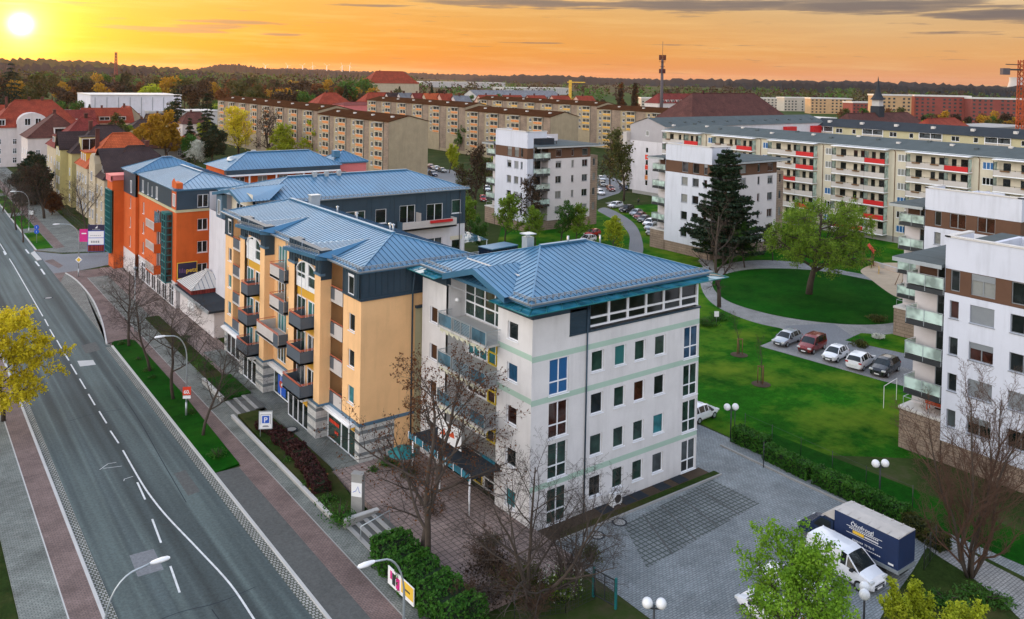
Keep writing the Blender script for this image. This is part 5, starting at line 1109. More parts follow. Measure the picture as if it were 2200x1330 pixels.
# ------------------------------------------------------------------ cream slab with red balconies
random.seed(21)
rs = thing('balcony_slab', 'long cream apartment slab with rows of grey and red balconies and a grey roof', 'building', (162.5, 40, 0))
LR = 111.; F = Face((0, LR, 0), '-x'); zE = 18.9; stR = 2.85; z0 = 1.5
wm = MB(); holes = []; SR = lambda y: 151-y
unit = 16.2; nwin = 0; bays = [0.6+unit*k for k in range(7)]
for k, s in enumerate(bays):
    for f in range(6):
        zz = z0+f*stR
        if s > 3: holes.append((s-2.6, zz+.75, 2.0, 1.35))
        for q, ww, hh, dz in ((1.0, 1.3, 1.4, .8), (4.0, .9, 2.1, .05), (5.6, 1.2, 1.4, .8), (8.0, .9, 2.1, .05), (9.7, 1.4, 1.4, .8)): holes.append((s+q, zz+dz, ww, hh))
fwall(wm, F, 0, LR, 0, zE, holes, .15); fwall(wm, Face((0, 0, 0), '-y'), 0, 12.6, 0, zE); fwall(wm, Face((12.6, LR, 0), '+y'), 0, 12.6, 0, zE); fwall(wm, Face((12.6, 0, 0), '+x'), 0, LR, 0, zE)
wm.build('wall', MATS['cream_render'], rs)
bal = {}
def slab_bal(front):
    m = MB(); m.box(0, -1.7, -.2, 12., .0, 0, 0); return m
gl = MB(); fl = MB(); nb = 0
for k, s in enumerate(bays):
    for f in range(6):
        zz = z0+f*stR
        for q, ww, hh, dz in ((1.0, 1.3, 1.4, .8), (4.0, .9, 2.1, .05), (5.6, 1.2, 1.4, .8), (8.0, .9, 2.1, .05), (9.7, 1.4, 1.4, .8)): fbox(gl, F, s+q, s+q+ww, zz+dz, zz+dz+hh, -.14, -.1)
        if s > 3: window(rs, F, s-2.6, zz+.75, 2.0, 1.35, rec=.08, cols=3, sub=False, pane=random.choice([MATS['glass_dark'], MATS['glass_blue_curtain'], MATS['glass_curtain']]))
        a, b = s, s+11.8; p = MB(); fbox(p, F, a, b, zz-.2, zz, 0, 1.75); bo = p.build('balcony', MATS['white_frame'], rs)
        cut = a+7.4; red = random.choice([1, 1, 0, 2, 0]) if f < 5 else 1
        segs = [(a, cut, 'balcony_white' if red != 2 else 'red_paint'), (cut, b, 'red_paint' if red == 1 else 'balcony_white')]
        for u0, u1, mt in segs:
            p = MB(); fbox(p, F, u0+.03, u1-.03, zz+.02, zz+.95, 1.66, 1.72); fbox(p, F, u1-.08, u1-.03, zz+.02, zz+.95, .1, 1.66); p.build('parapet', MATS[mt], bo)
        p = MB()
        for u in (a+.03, a+3.7, cut, b-.03): fbox(p, F, u-.04, u+.04, zz, zz+2.6 if u in (a+.03, cut, b-.03) else zz+1.1, 1.6, 1.7)
        fbox(p, F, a, b, zz+1.08, zz+1.13, 1.62, 1.7); p.build('railing', MATS['dark_metal'], bo)
        p = MB(); fbox(p, F, a+.02, a+.06, zz+.05, zz+2.4, .2, 1.6); fbox(p, F, b-.06, b-.02, zz+.05, zz+2.4, .2, 1.6); fbox(p, F, cut-.02, cut+.02, zz+.05, zz+2.3, .1, 1.5); p.build('side_screen', MATS['rail_glass'], bo)
        for u in (a+1.2, a+4.8):
            if random.random() < .7: p = MB(); fbox(p, F, u, u+1.6, zz+.75, zz+.98, 1.72, 1.92); p.build('flower_box', MATS['wood'], bo)
    p = MB(); zt = z0+6*stR-.05; fbox(p, F, s-.15, s+12, zt, zt+.14, 0, 2.0); p.build('balcony_roof', MATS['white_frame'], rs)
    p = MB(); p.tube([F.at(s+13.1, .2, .1), F.at(s+13.1, zE-.6, .1), F.at(s+12.6, zE, .2)], .07, 5); p.build('downpipe', MATS['wood'], rs)
gl.build('glazing', MATS['glass_dark'], rs)
p = MB(); fbox(p, F, 0, LR, 0, 1.25, 0, .04); p.build('plinth', MATS['concrete'], rs)
r = MB(); o = .5; r.add([(-o, -o, zE), (-o, LR+o, zE), (6.3, LR+o-6, zE+1.7), (6.3, -o, zE+1.7), (13.1, -o, zE), (13.1, LR+o, zE), (-o, -o, zE-.2), (-o, LR+o, zE-.2)], [(0, 3, 2, 1), (3, 4, 5, 2), (0, 1, 7, 6), (1, 2, 5)])
for i in range(22):
    y = 4+i*5.1; x = 3.2+(i % 3)*1.2; z = zE+(x+.5)*.25; r.box(x-.35, y-.35, z-.1, x+.35, y+.35, z+.28, i % 2)
ro = r.build('roof', [MATS['bitumen'], MATS['roof_cap']], rs)
g = MB(); g.beam((-.55, -.5, zE-.05), (-.55, LR+.5, zE-.05), .14, .14); g.build('gutter', MATS['galvanised'], ro)
# gabled grey and white end block beyond it
gb = thing('gabled_block', 'grey and white gabled end block with orange window panels, beside the cream slab', 'building', (167.7, 155.8, 0))
w = MB(); F = Face((0, 13.2, 0), '-x'); fwall(w, F, 0, 13.2, .9, 14.8, [(6.0, z, 1.0, 1.5) for z in (2.6, 5.4, 8.2, 11.6)], .15); fwall(w, Face((0, 0, 0), '-y'), 0, 75, 0, 19.2); fwall(w, Face((75, 0, 0), '+x'), 0, 13.2, 0, 19.2); w.build('wall', MATS['white_render'], gb)
for z in (2.6, 5.4, 8.2, 11.6): window(gb, F, 6.0, z, 1.0, 1.5, rec=.08, pane=MATS['glass_dark'])
w = MB(); fwall(w, F.shift(.03), 0, 13.2, 14.8, 19.2, [(6.0, 16.3, 1.2, 1.4)], .1); w.poly([F.at(0, 19.2, .03), F.at(13.2, 19.2, .03), F.at(6.6, 21.2, .03)]); w.build('grey_gable', MATS['grey_gable'], gb); window(gb, F, 6.0, 16.3, 1.2, 1.4, rec=.0)
for z, m in ((9.8, 'bright_red'), (7.0, 'bright_red'), (4.2, 'loggia_orange')): p = MB(); fbox(p, F, 5.9, 7.0, z, z+1.3, 0, .03); p.build('wall_panel', MATS[m], gb)
p = MB(); fbox(p, F, 1.2, 13.2, 0, .9, -.1, 0); p.build('plinth', MATS['concrete'], gb)
r = MB(); r.add([(-.3, -.4, 19.1), (-.3, 6.6, 21.35), (-.3, 13.6, 19.1), (75, -.4, 19.1), (75, 6.6, 21.35), (75, 13.6, 19.1)], [(0, 3, 4, 1), (1, 4, 5, 2), (3, 5, 4)])
for i in range(12): r.box(4+i*6, 2.2, 19.6, 4.7+i*6, 2.8, 20.3)
r.build('roof', MATS['bitumen'], gb)
for x, z in ((52, 15.9), (66, 15.9)): p = MB(); p.box(x, -1.4, z, x+5, -.02, z+2.3); p.build('balcony', MATS['red_paint'], gb)
p = MB(); p.box(-1.5, 13.2, 2, 0, 14.6, 17); p.build('rear_balconies', MATS['balcony_white'], gb)
# dark roofed slab at the right, behind the cream one
ds_ = thing('panel_slab', 'dark roofed low slab with pale pink balconies, right, behind the cream slab', 'building', (238, 60, 0), 0, 'panel built slabs')
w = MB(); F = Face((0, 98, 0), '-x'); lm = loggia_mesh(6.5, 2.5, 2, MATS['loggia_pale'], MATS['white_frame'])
holes = [(s, z, 2.2, 1.4) for s in (8.5, 26, 44, 62, 80) for z in (10.6, 13.5, 16.3)]+[(s, z, 1.2, 1.4) for s in (14, 32, 50, 68, 86) for z in (10.6, 13.5, 16.3)]
fwall(w, F, 0, 98, 0, 18.2, holes, .1); fwall(w, Face((0, 0, 0), '-y'), 0, 12, 0, 18.2); fwall(w, Face((12, 98, 0), '+y'), 0, 12, 0, 18.2); w.build('wall', MATS['beige_render'], ds_)
for h in holes: window(ds_, F, *h, rec=.06, cols=2 if h[2] > 2 else 1, sub=False, pane=MATS['glass_dark'])
for s in (1, 17.5, 35, 53, 71, 89):
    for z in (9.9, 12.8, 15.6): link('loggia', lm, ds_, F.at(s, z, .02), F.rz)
r = MB(); r.add([(-.5, -.5, 18.1), (-.5, 98.5, 18.1), (6, 98.5, 20.4), (6, -.5, 20.4), (12.5, -.5, 18.1), (12.5, 98.5, 18.1)], [(0, 3, 2, 1), (3, 4, 5, 2), (0, 4, 3), (1, 2, 5)])
for i in range(9): r.box(2.4, 5+i*11, 19.2, 3.4, 6+i*11, 19.9, 1)
r.build('roof', [MATS['bitumen_dark'], MATS['roof_cap']], ds_)
# ------------------------------------------------------------------ villas along the street and the town behind
plain('villa_stone', (.45, .38, .27), .9, .14, .7, 12, bmp=.2, streak=True); plain('villa_yellow', (.44, .38, .17), .9, .12, .7, 12, streak=True); plain('villa_white', (.58, .52, .50), .9, .08, .7, 12, streak=True); plain('villa_pink', (.56, .36, .28), .9, .1, .7, 12)
def wins_on(parent, F, L, z0, n, floors, st=3.3, w=1.1, h=1.7, sub=False, k=.0):
    for f in range(floors):
        for i in range(n): window(parent, F, L*(i+.5)/n-w/2, z0+f*st, w, h, rec=-.03+k, cols=2, tz=.65, sub=sub, pane=random.choice([MATS['glass_dark'], MATS['glass_grey']]))
def gable(mb, x0, y0, x1, y1, z, zr, axis, mi=0, o=.4):
    if axis == 'y':
        m = (x0+x1)/2; s = (zr-z)/(m-x0); a, b, c = x0-o, x1+o, z-o*s
        mb.add([(a, y0-o, c), (a, y1+o, c), (m, y1+o, zr), (m, y0-o, zr), (b, y0-o, c), (b, y1+o, c)], [(0, 3, 2, 1), (3, 4, 5, 2)], mi)
        mb.add([(a, y0-o, c-.18), (a, y1+o, c-.18), (m, y1+o, zr-.18), (m, y0-o, zr-.18), (b, y0-o, c-.18), (b, y1+o, c-.18)], [(0, 1, 2, 3), (3, 2, 5, 4)], mi)
    else:
        m = (y0+y1)/2; s = (zr-z)/(m-y0); a, b, c = y0-o, y1+o, z-o*s
        mb.add([(x0-o, a, c), (x1+o, a, c), (x1+o, m, zr), (x0-o, m, zr), (x0-o, b, c), (x1+o, b, c)], [(0, 1, 2, 3), (3, 2, 5, 4)], mi)
        mb.add([(x0-o, a, c-.18), (x1+o, a, c-.18), (x1+o, m, zr-.18), (x0-o, m, zr-.18), (x0-o, b, c-.18), (x1+o, b, c-.18)], [(0, 3, 2, 1), (3, 4, 5, 2)], mi)
def house(label, loc, lx, ly, z, zr, axis, wall, tile, rot=0, floors=2, nx=3, ny=3, hip=0, dorm=(), chim=((.5, .5),), group='houses of the old town', cat='house', name='house', hz0=1.2, st=3.0):
    t = thing(name, label, cat, (loc[0], loc[1], 0), rot, group); w = MB(); w.box(0, 0, 0, lx, ly, z)
    if not hip:
        if axis == 'y': w.poly([(0, 0, z), (lx, 0, z), (lx/2, 0, zr-.2)]); w.poly([(lx, ly, z), (0, ly, z), (lx/2, ly, zr-.2)])
        else: w.poly([(0, ly, z), (0, 0, z), (0, ly/2, zr-.2)]); w.poly([(lx, 0, z), (lx, ly, z), (lx, ly/2, zr-.2)])
    w.build('wall', MATS[wall], t); r = MB()
    if hip: hip_roof(r, -.4, -.4, lx+.4, ly+.4, z, zr, axis, (hip, hip), 1, False, 0, True, .12)
    else: gable(r, 0, 0, lx, ly, z, zr, axis)
    ro = r.build('roof', MATS[tile], t)
    for cx, cy in chim:
        m = MB(); x, y = cx*lx, cy*ly; m.box(x-.4, y-.3, z, x+.4, y+.3, zr+.9); m.box(x-.48, y-.38, zr+.9, x+.48, y+.38, zr+1.05); m.build('chimney', MATS['tile_brown'], ro)
    wins_on(t, Face((0, ly, 0), '-x'), ly, hz0, ny, floors, st); wins_on(t, Face((0, 0, 0), '-y'), lx, hz0, nx, floors, st)
    for face, s, dw, dh, dm in dorm:  # small roof dormers: face, position, width, height above eave
        F = Face((0, ly, 0), '-x') if face == '-x' else Face((0, 0, 0), '-y')
        m = MB(); fbox(m, F, s, s+dw, z+.3, z+dh, -3.2, -.6); d = m.build('dormer', MATS[dm], ro); window(t, F, s+.2, z+.7, dw-.4, dh-1.0, rec=.57, cols=2, sub=False, sill=False, pane=MATS['glass_dark'])
        m = MB(); a = F.at(s-.2, z+dh, -.3); fbox(m, F, s-.2, s+dw+.2, z+dh, z+dh+.18, -3.8, -.4); m.build('dormer_roof', MATS[tile], d)
    return t
random.seed(31)
# street villas, near to far
v = house('stone villa with a dark mansard roof and curved gable beside the side street', (33.5, 176.5), 15, 13.5, 10.4, 16.3, 'x', 'villa_stone', 'tile_dark', floors=3, nx=4, ny=3, hip=6, dorm=(('-x', 8.2, 2.6, 2.6, 'zinc_dark'),), chim=((.62, .5),), group='villas along the street', cat='villa', name='villa')
m = MB(); FG = Face((-.35, 13.5, 0), '-x'); pts = [(0, 0), (0, 3.2), (.3, 5.2), (1.4, 6.6), (3.2, 7.2), (5, 6.6), (6.1, 5.2), (6.4, 3.2), (6.4, 0)]
m.poly([FG.at(a, 7.6+b) for a, b in [(p[0], p[1]) for p in pts]][::-1]); m.add([FG.at(a, 7.6+b) for a, b in pts]+[FG.at(a, 7.6+b, -3) for a, b in pts], [(i, i+1, i+10, i+9) for i in range(8)]); fbox(m, FG, 0, 6.4, 0, 7.6, -.5, 0); m.build('curved_gable', MATS['villa_stone'], v); window(v, FG, 2.3, 9.2, 1.5, 1.9, rec=-.05, cols=2, sub=False, pane=MATS['glass_dark'])
for z in (1.6, 5.0): window(v, FG, 1.0, z, 1.3, 2.0, rec=-.05, cols=2, sub=False, pane=MATS['glass_dark']); window(v, FG, 4.0, z, 1.3, 2.0, rec=-.05, cols=2, sub=False, pane=MATS['glass_dark'])
m = MB(); gable(m, .4, .5, 9.0, 13.0, 12.2, 16.0, 'x'); m.build('mansard_roof', MATS['tile_dark'], v)
v = house('villa with a bright orange tiled mansard roof and three ochre dormers', (34.0, 196.5), 16, 13.0, 10.6, 17.6, 'x', 'villa_stone', 'tile_orange', floors=3, nx=4, ny=4, hip=6.5, dorm=tuple(('-x', 2.0+2.2*i, 1.4, 2.9, 'ochre_panel') for i in range(3)), chim=((.2, .55),), group='villas along the street', cat='villa', name='villa')
v = house('tall yellow stone villa with a dark hipped roof left of the orange roofed one', (33.6, 213), 17, 14, 12.4, 18.4, 'x', 'villa_yellow', 'tile_dark', floors=3, nx=4, ny=3, hip=6.8, dorm=(('-y', 2.0, 3.5, 3.6, 'villa_yellow'),), chim=((.3, .5),), group='villas along the street', cat='villa', name='villa')
m = MB(); m.box(-1.6, 5, 0, 0.1, 11, 13.4); m.build('bay', MATS['villa_yellow'], v); m = MB(); gable(m, -1.6, 5, 6, 11, 13.4, 17.0, 'x', 0, .3); m.build('bay_roof', MATS['tile_dark'], v); wins_on(v, Face((-1.6, 11, 0), '-x'), 6, 1.6, 2, 4)
v = house('villa with a maroon pyramid roof between the yellow villa and the white one', (34, 238), 16, 15, 11.6, 19.0, 'x', 'villa_stone', 'tile_maroon', floors=3, nx=4, ny=3, hip=7.2, dorm=(('-x', 5, 3.4, 2.6, 'villa_stone'),), group='villas along the street', cat='villa', name='villa')
v = house('pale villa with a steep maroon hipped roof and a broad white dormer', (31, 266), 15, 14, 12.2, 18.8, 'y', 'villa_white', 'tile_brown', floors=3, nx=3, ny=3, hip=5.5, dorm=(('-y', 6.5, 6.0, 2.9, 'villa_white'),), group='villas along the street', cat='villa', name='villa')
v = house('large villa with a bright red roof and a round white gable', (26, 310), 26, 22, 12.5, 21.0, 'x', 'villa_white', 'tile_red', floors=3, nx=6, ny=5, hip=8, chim=((.2, .5), (.45, .5), (.6, .5)), group='villas along the street', cat='villa', name='villa', dorm=(('-y', 2, 2, 2.8, 'villa_white'),))
m = MB(); FG = Face((7, -.5, 0), '-y'); n = 12; pts = [FG.at(4.5-4.5*math.cos(math.pi*i/n), 13.6+3.6*math.sin(math.pi*i/n)) for i in range(n+1)]; m.poly([FG.at(0, 0), FG.at(9, 0)]+pts[::-1]); m.add(pts+[p+Vector((0, 6, 0)) for p in pts], [(i, i+1, i+n+2, i+n+1) for i in range(n)]); m.build('round_gable', MATS['villa_white'], v)
for s in (2.2, 5.2): window(v, FG, s, 13.2, 1.6, 2.2, rec=-.05, cols=2, sub=False, pane=MATS['glass_dark'])
# town houses beyond: seen position, distance, width, depth, eave, ridge, axis, wall, roof
TOWN = [
 ('white house with a low pale gable among the gardens behind the villas', 232, 290, 300, 12, 16, 6.5, 9.2, 'y', 'bright_render', 'tile_grey', 0),
 ('small white bungalow with a pale hipped roof beside the golden tree', 285, 298, 280, 11, 9, 4.2, 6.2, 'x', 'bright_render', 'roof_cap', 4),
 ('long grey roofed shed in the gardens near the golden tree', 330, 285, 320, 22, 9, 4.5, 7.0, 'x', 'concrete', 'tile_brown', 0),
 ('pale house with a long maroon roof on the left, second row of the town', 140, 255, 400, 24, 12, 8, 14, 'x', 'villa_white', 'tile_maroon', 0),
 ('small house with a maroon roof and a broad dormer left of the long maroon roof', 92, 250, 410, 14, 11, 8, 13.5, 'x', 'villa_pink', 'tile_maroon', 0),
 ('pink house with a red roof and twin dormers in the old town', 235, 257, 410, 20, 12, 8.5, 14.5, 'x', 'villa_pink', 'tile_red', 0),
 ('flat roofed pink annexe in front of the red roofed houses', 205, 268, 360, 13, 10, 6, 6.4, 'x', 'villa_pink', 'roof_cap', 3),
 ('beige house with a dark hipped roof right of the red roofed houses', 318, 262, 380, 13, 11, 7.5, 11, 'x', 'villa_stone', 'tile_dark', 5),
 ('house with a mottled red gable roof and tall pale gable, middle of the old town', 280, 250, 420, 12, 14, 9, 15, 'y', 'villa_stone', 'tile_red', 0),
 ('yellow house with a dark roof left of the conifers', 350, 252, 420, 12, 10, 7.5, 11.5, 'x', 'villa_yellow', 'tile_dark', 0),
 ('pale house with a dark mansard roof beside the tall conifer', 425, 255, 400, 13, 12, 8, 13, 'x', 'villa_white', 'tile_brown', 4),
 ('small maroon roofed house under the tall conifer', 418, 292, 350, 9, 8, 4, 7.5, 'y', 'villa_pink', 'tile_maroon', 0),
 ('far left white house with a red roof behind the round gabled villa', 8, 240, 430, 16, 12, 9, 15, 'x', 'villa_white', 'tile_red', 0),
 ('red roofed house behind the round gabled villa', 60, 252, 460, 18, 12, 9, 15, 'y', 'villa_white', 'tile_red', 0),
 ('red hipped roof house behind the first brown slab', 722, 238, 470, 22, 16, 14, 21, 'x', 'villa_pink', 'tile_red', 8),
 ('pink house with balconies between the first and second brown slabs', 775, 240, 455, 20, 14, 15, 16.5, 'x', 'pink_render', 'tile_maroon', 5),
 ('long bright red roof at the left end of the terraced row', 825, 228, 470, 24, 13, 15, 21.5, 'x', 'villa_pink', 'tile_red', 6),
]
for i, (u0, u1, mt, wl, tl) in enumerate(((842, 868, 'dark slate', 'villa_white', 'tile_dark'), (868, 898, 'pale grey', 'villa_white', 'tile_grey'), (898, 922, 'pinkish', 'villa_pink', 'tile_maroon'), (922, 956, 'orange', 'villa_stone', 'tile_orange'), (956, 985, 'deep red', 'villa_pink', 'tile_red'), (985, 1022, 'blue grey', 'villa_white', 'tile_grey'))):
    TOWN.append((f'terraced house with a {mt} roof in the row behind the second brown slab', (u0+u1)/2, 228, 450, (u1-u0)*.26, 13, 15, 22 if i != 5 else 21, 'x', wl, tl, 0))
for i in range(5): TOWN.append(('red roofed house in the long row behind the farthest brown slab', 1060+i*52, 226, 500+i*8, 13.5, 12, 15, 20.5, 'x', 'villa_pink', 'tile_red', 0))
for lab, u, v_, dist, lx, ly, z, zr, ax, wl, tl, hp in TOWN:
    p = Dd(u, v_, dist); house(lab, (p.x-lx/2, p.y), lx, ly, z, zr, ax, wl, tl, 0, floors=max(1, int(z/3.4)), nx=max(2, int(lx/4)), ny=2, hip=hp, chim=((.4, .5),), hz0=1.3, dorm=((('-y', lx*.3, lx*.22, 2.4, wl), ('-y', lx*.65, lx*.2, 2.4, wl)) if zr-z > 5 and not hp else ()))
# big roofs right of the middle
def bighouse(lab, u, v_, dist, lx, ly, z, zr, wl, tl, hip, **k):
    p = Dd(u, v_, dist); return house(lab, (p.x-lx/2, p.y), lx, ly, z, zr, 'x', wl, tl, 0, floors=3, nx=8, ny=3, hip=hip, chim=((.3, .5),), group='large roofed buildings', cat='building', name='large_building', **k)
bighouse('large building with a huge dark brown hipped roof behind the gabled block', 1605, 245, 330, 62, 22, 15, 27, 'villa_stone', 'tile_brown', 13)
bighouse('red hipped roof building at the right, behind the dark roofed slab', 2070, 262, 390, 42, 18, 10, 18, 'villa_stone', 'tile_red', 10)
bl = bighouse('brick building with a small pointed clock turret on its dark roof', 1925, 250, 400, 66, 16, 11, 19, 'villa_stone', 'tile_brown', 9)
tw = MB(); tw.box(30, 6, 17, 34.2, 10.2, 22); tw.build('turret', MATS['bitumen_dark'], bl); tw = MB(); tw.box(30.4, 6.4, 22, 33.8, 9.8, 25); tw.build('turret_lantern', MATS['concrete_light'], bl); tw = MB(); tw.lathe((32.1, 8.1, 25), [(3.2, -.2), (2.4, .8), (1.3, 2.8), (.7, 5), (.05, 10)], 8, 0, False); tw.build('spire', MATS['bitumen_dark'], bl)
bighouse('long school building with a red hipped roof and middle gable on the far rise', 848, 166, 900, 60, 22, 22, 35, 'villa_stone', 'tile_red', 14)
bighouse('far barracks with a row of dormers and maroon roof, right of the mast', 1465, 222, 720, 56, 16, 12, 20, 'villa_white', 'tile_maroon', 8, dorm=tuple(('-y', 4+i*6.2, 3, 3, 'villa_white') for i in range(8)))
bighouse('blue grey roofed works hall with a brick gable in the middle distance', 1120, 190, 950, 120, 30, 9, 16, 'concrete_light', 'tile_grey', 0)
# industrial halls on the left
def hall(lab, u, v_, dist, lx, ly, z, mat, roofm='roof_cap'):
    p = Dd(u, v_, dist); t = thing('industrial_hall', lab, 'hall', (p.x-lx/2, p.y, 0), 0, 'industrial halls'); m = MB(); m.box(0, 0, 0, lx, ly, z); [m.box(2+i*6, -.06, 1, 2.4+i*6, .0, z-1, 2) for i in range(int((lx-3)/6))]; m.build('wall', [MATS[mat], MATS[mat], MATS['grey_metal']], t); m = MB(); m.box(-.3, -.3, z, lx+.3, ly+.3, z+.5); m.build('roof', MATS[roofm], t)
    return t
hall('big white windowless hall behind the old town', 295, 222, 520, 48, 40, 17, 'white_render'); hall('long low hall with a pale flat roof left of the white hall', 190, 226, 520, 70, 24, 7.5, 'villa_pink'); hall('low hall with a pale roof right of the white hall', 405, 226, 520, 44, 20, 8, 'concrete_light'); hall('small pink flat roofed block at the far left', 72, 222, 540, 22, 16, 9, 'villa_pink')
hall('pale low hall roof right of the big brown roof', 1745, 240, 480, 46, 20, 12, 'concrete_light'); hall('grey hall behind the red hipped roof at the right edge', 2175, 258, 420, 40, 20, 14, 'concrete', 'concrete')
hall('pale factory hall far in the middle distance', 1160, 178, 1500, 150, 40, 12, 'concrete_light'); hall('white warehouse on the far plain', 1000, 163, 2200, 260, 60, 14, 'concrete_light')
# far panel slabs on the right
plain('slab_red', (.22, .055, .045), .9, .2, .1, .5); plain('slab_sand', (.46, .30, .16), .9, .2, .1, .5); plain('slab_pale', (.44, .40, .34), .9, .15, .1, .5)
def farslab(lab, u0, u1, v_, dist, z, mat):
    p, q = Dd(u0, v_, dist), Dd(u1, v_, dist*1.02); d = (q-p); L = math.hypot(d.x, d.y); a = math.atan2(d.y, d.x)
    t = thing('far_slab', lab, 'building', (p.x, p.y, 0), a, 'distant slabs of the housing estate'); m = MB(); m.box(0, 0, 0, L, 14, z); m.build('wall', MATS[mat], t); m = MB(); m.box(-.5, -.5, z, L+.5, 14.5, z+1.2); m.build('roof', MATS['roof_cap'], t)
    m = MB(); n = int(L/4.2); fl = int(z/3)
    for i in range(n):
        for f in range(fl):
            if i % 5 != 4: m.box(i*4.2+1, -.08, f*3+1.0, i*4.2+2.9, .0, f*3+2.5)
    m.build('window_rows', MATS['glass_grey'], t)
farslab('long dark red slab of the far housing estate, left half of the pair', 1965, 2085, 232, 760, 22, 'slab_red'); farslab('long dark red slab of the far housing estate, right half of the pair', 2087, 2205, 240, 760, 21, 'slab_red')
farslab('sandy orange slab left of the dark red slabs', 1884, 1958, 230, 740, 22, 'slab_sand'); farslab('sand coloured low slab in front of the wooded ridge', 1742, 1830, 215, 900, 15, 'slab_sand'); farslab('pale slab left of the sand coloured one', 1685, 1742, 215, 950, 14, 'slab_pale'); farslab('low brown slab left of the sandy orange slab', 1832, 1884, 224, 850, 13, 'slab_red'); farslab('pale row of flats right of the antenna mast', 1378, 1520, 208, 900, 11, 'slab_pale'); farslab('pale long flats behind the barracks', 1520, 1680, 210, 980, 12, 'slab_pale')
# masts, cranes
def lattice(mb, x, y, z0, z1, w0, w1, n, r):
    P_ = lambda i, k: Vector((x+(w0+(w1-w0)*i/n)*(.5 if k in (1, 2) else -.5), y+(w0+(w1-w0)*i/n)*(.5 if k > 1 else -.5), z0+(z1-z0)*i/n))
    for i in range(n):
        for k in range(4): mb.beam(P_(i, k), P_(i+1, k), r, r); mb.beam(P_(i, k), P_(i+1, (k+1) % 4), r*.7, r*.7); mb.beam(P_(i, k), P_(i, (k+1) % 4), r*.7, r*.7)
plain('mast_grey', (.10, .09, .10), .8, .1, 1, 10, spec=.1); plain('antenna_red', (.10, .03, .03), .8, .1, 1, 10, spec=.1)
p = P(1421, 226)*.46; H0 = Dd(1421, 112, math.hypot(p.x, p.y)).z
ms = thing('antenna_mast', 'tall grey antenna mast with clustered panel antennas on top', 'mast', (p.x, p.y, 0))
m = MB(); m.tube([(0, 0, 0), (0, 0, H0-4)], [1.15, .7], 10); m.build('pole', MATS['mast_grey'], ms); m = MB()
for a in range(6): c_, s_ = math.cos(a*1.047), math.sin(a*1.047); m.box(c_*1.7-.22, s_*1.7-.22, H0-4.6, c_*1.7+.22, s_*1.7+.22, H0-1.6); m.beam((0, 0, H0-3), (c_*2, s_*2, H0-3), .2, .2); m.box(c_*1.5-.25, s_*1.5-.25, H0-12, c_*1.5+.25, s_*1.5+.25, H0-9.5)
m.lathe((0, 0, H0-5.6), [(1.9, 0), (1.9, .2), (.2, .2)], 12); m.lathe((0, 0, H0-8.2), [(1.5, 0), (1.5, .2), (.2, .2)], 12); m.build('antennas', MATS['antenna_red'], ms); m = MB(); m.tube([(0, 0, H0-4), (0, 0, H0+6)], .12, 5); m.build('rod', MATS['dark_metal'], ms)
p = Dd(249, 150, 1500); top = Dd(249, 112, 1500).z; t = thing('lattice_tower', 'thin red lattice transmitter tower on the left horizon', 'tower', (p.x, p.y, 0)); m = MB(); lattice(m, 0, 0, 0, top, 5, 2.2, 12, .75); m.build('lattice', MATS['slab_red'], t)
p = Dd(2192, 250, 300); top = Dd(2192, 150, 300).z; t = thing('tower_crane', 'tower crane at the right edge with its counterweight jib showing', 'crane', (p.x, p.y, 0)); m = MB(); lattice(m, 0, 0, 0, top+3, 1.6, 1.6, 26, .22); m.build('mast', MATS['tile_orange'], t)
d = rt.copy(); d.z = 0; d.normalize(); m = MB(); m.beam(Vector((0, 0, top))-d*6, Vector((0, 0, top))+d*34, .9, .5); m.beam(Vector((0, 0, top+1.6))-d*5, Vector((0, 0, top+.9))+d*34, .25, .25); m.build('jib', MATS['dark_metal'], t); m = MB(); m.beam(Vector((0, 0, top-.6))-d*6.2, Vector((0, 0, top-.6))-d*4, 1.6, 2.0); m.build('counterweight', MATS['mast_grey'], t)
p = Dd(1225, 195, 800); t = thing('tower_crane', 'small yellow tower crane far off, left of the brown poplars', 'crane', (p.x, p.y, 0)); m = MB(); top = Dd(1225, 172, 800).z; lattice(m, 0, 0, 0, top, 1.6, 1.6, 10, .5); m.build('mast', MATS['sign_yellow'], t); m = MB(); m.beam(Vector((0, 0, top-2.))-d*3, Vector((0, 0, top-2))+d*14, .8, .8); m.build('jib', MATS['sign_yellow'], t)
for u in (570, 650, 672, 751, 702, 618, 735):
    p = Dd(u, 150, 6500); top = Dd(u, 141, 6500).z; t = thing('wind_turbine', 'tiny white wind turbine standing on the far left horizon', 'wind turbine', (p.x, p.y, 0), 0, 'wind turbines on the horizon'); m = MB(); m.tube([(0, 0, 0), (0, 0, top)], [3, 1.6], 6)
    for a in range(3): b = a*2.094+u; m.beam((0, 0, top), Vector((0, 0, top))+d*math.cos(b)*26+Vector((0, 0, math.sin(b)*26)), 2.2, .8)
    m.build('turbine', MATS['white_paint'], t)
# chimneys and steam plume far right
t = thing('power_station', 'far power station cooling towers on the right horizon', 'power station', tuple(Dd(2185, 180, 9000).xy)+(0,)); m = MB()
for x in (-60, 60): m.lathe((x, 0, 0), [(60, 0), (42, 70), (40, 90), (44, 110)], 12)
m.build('cooling_towers', MATS['concrete_light'], t)
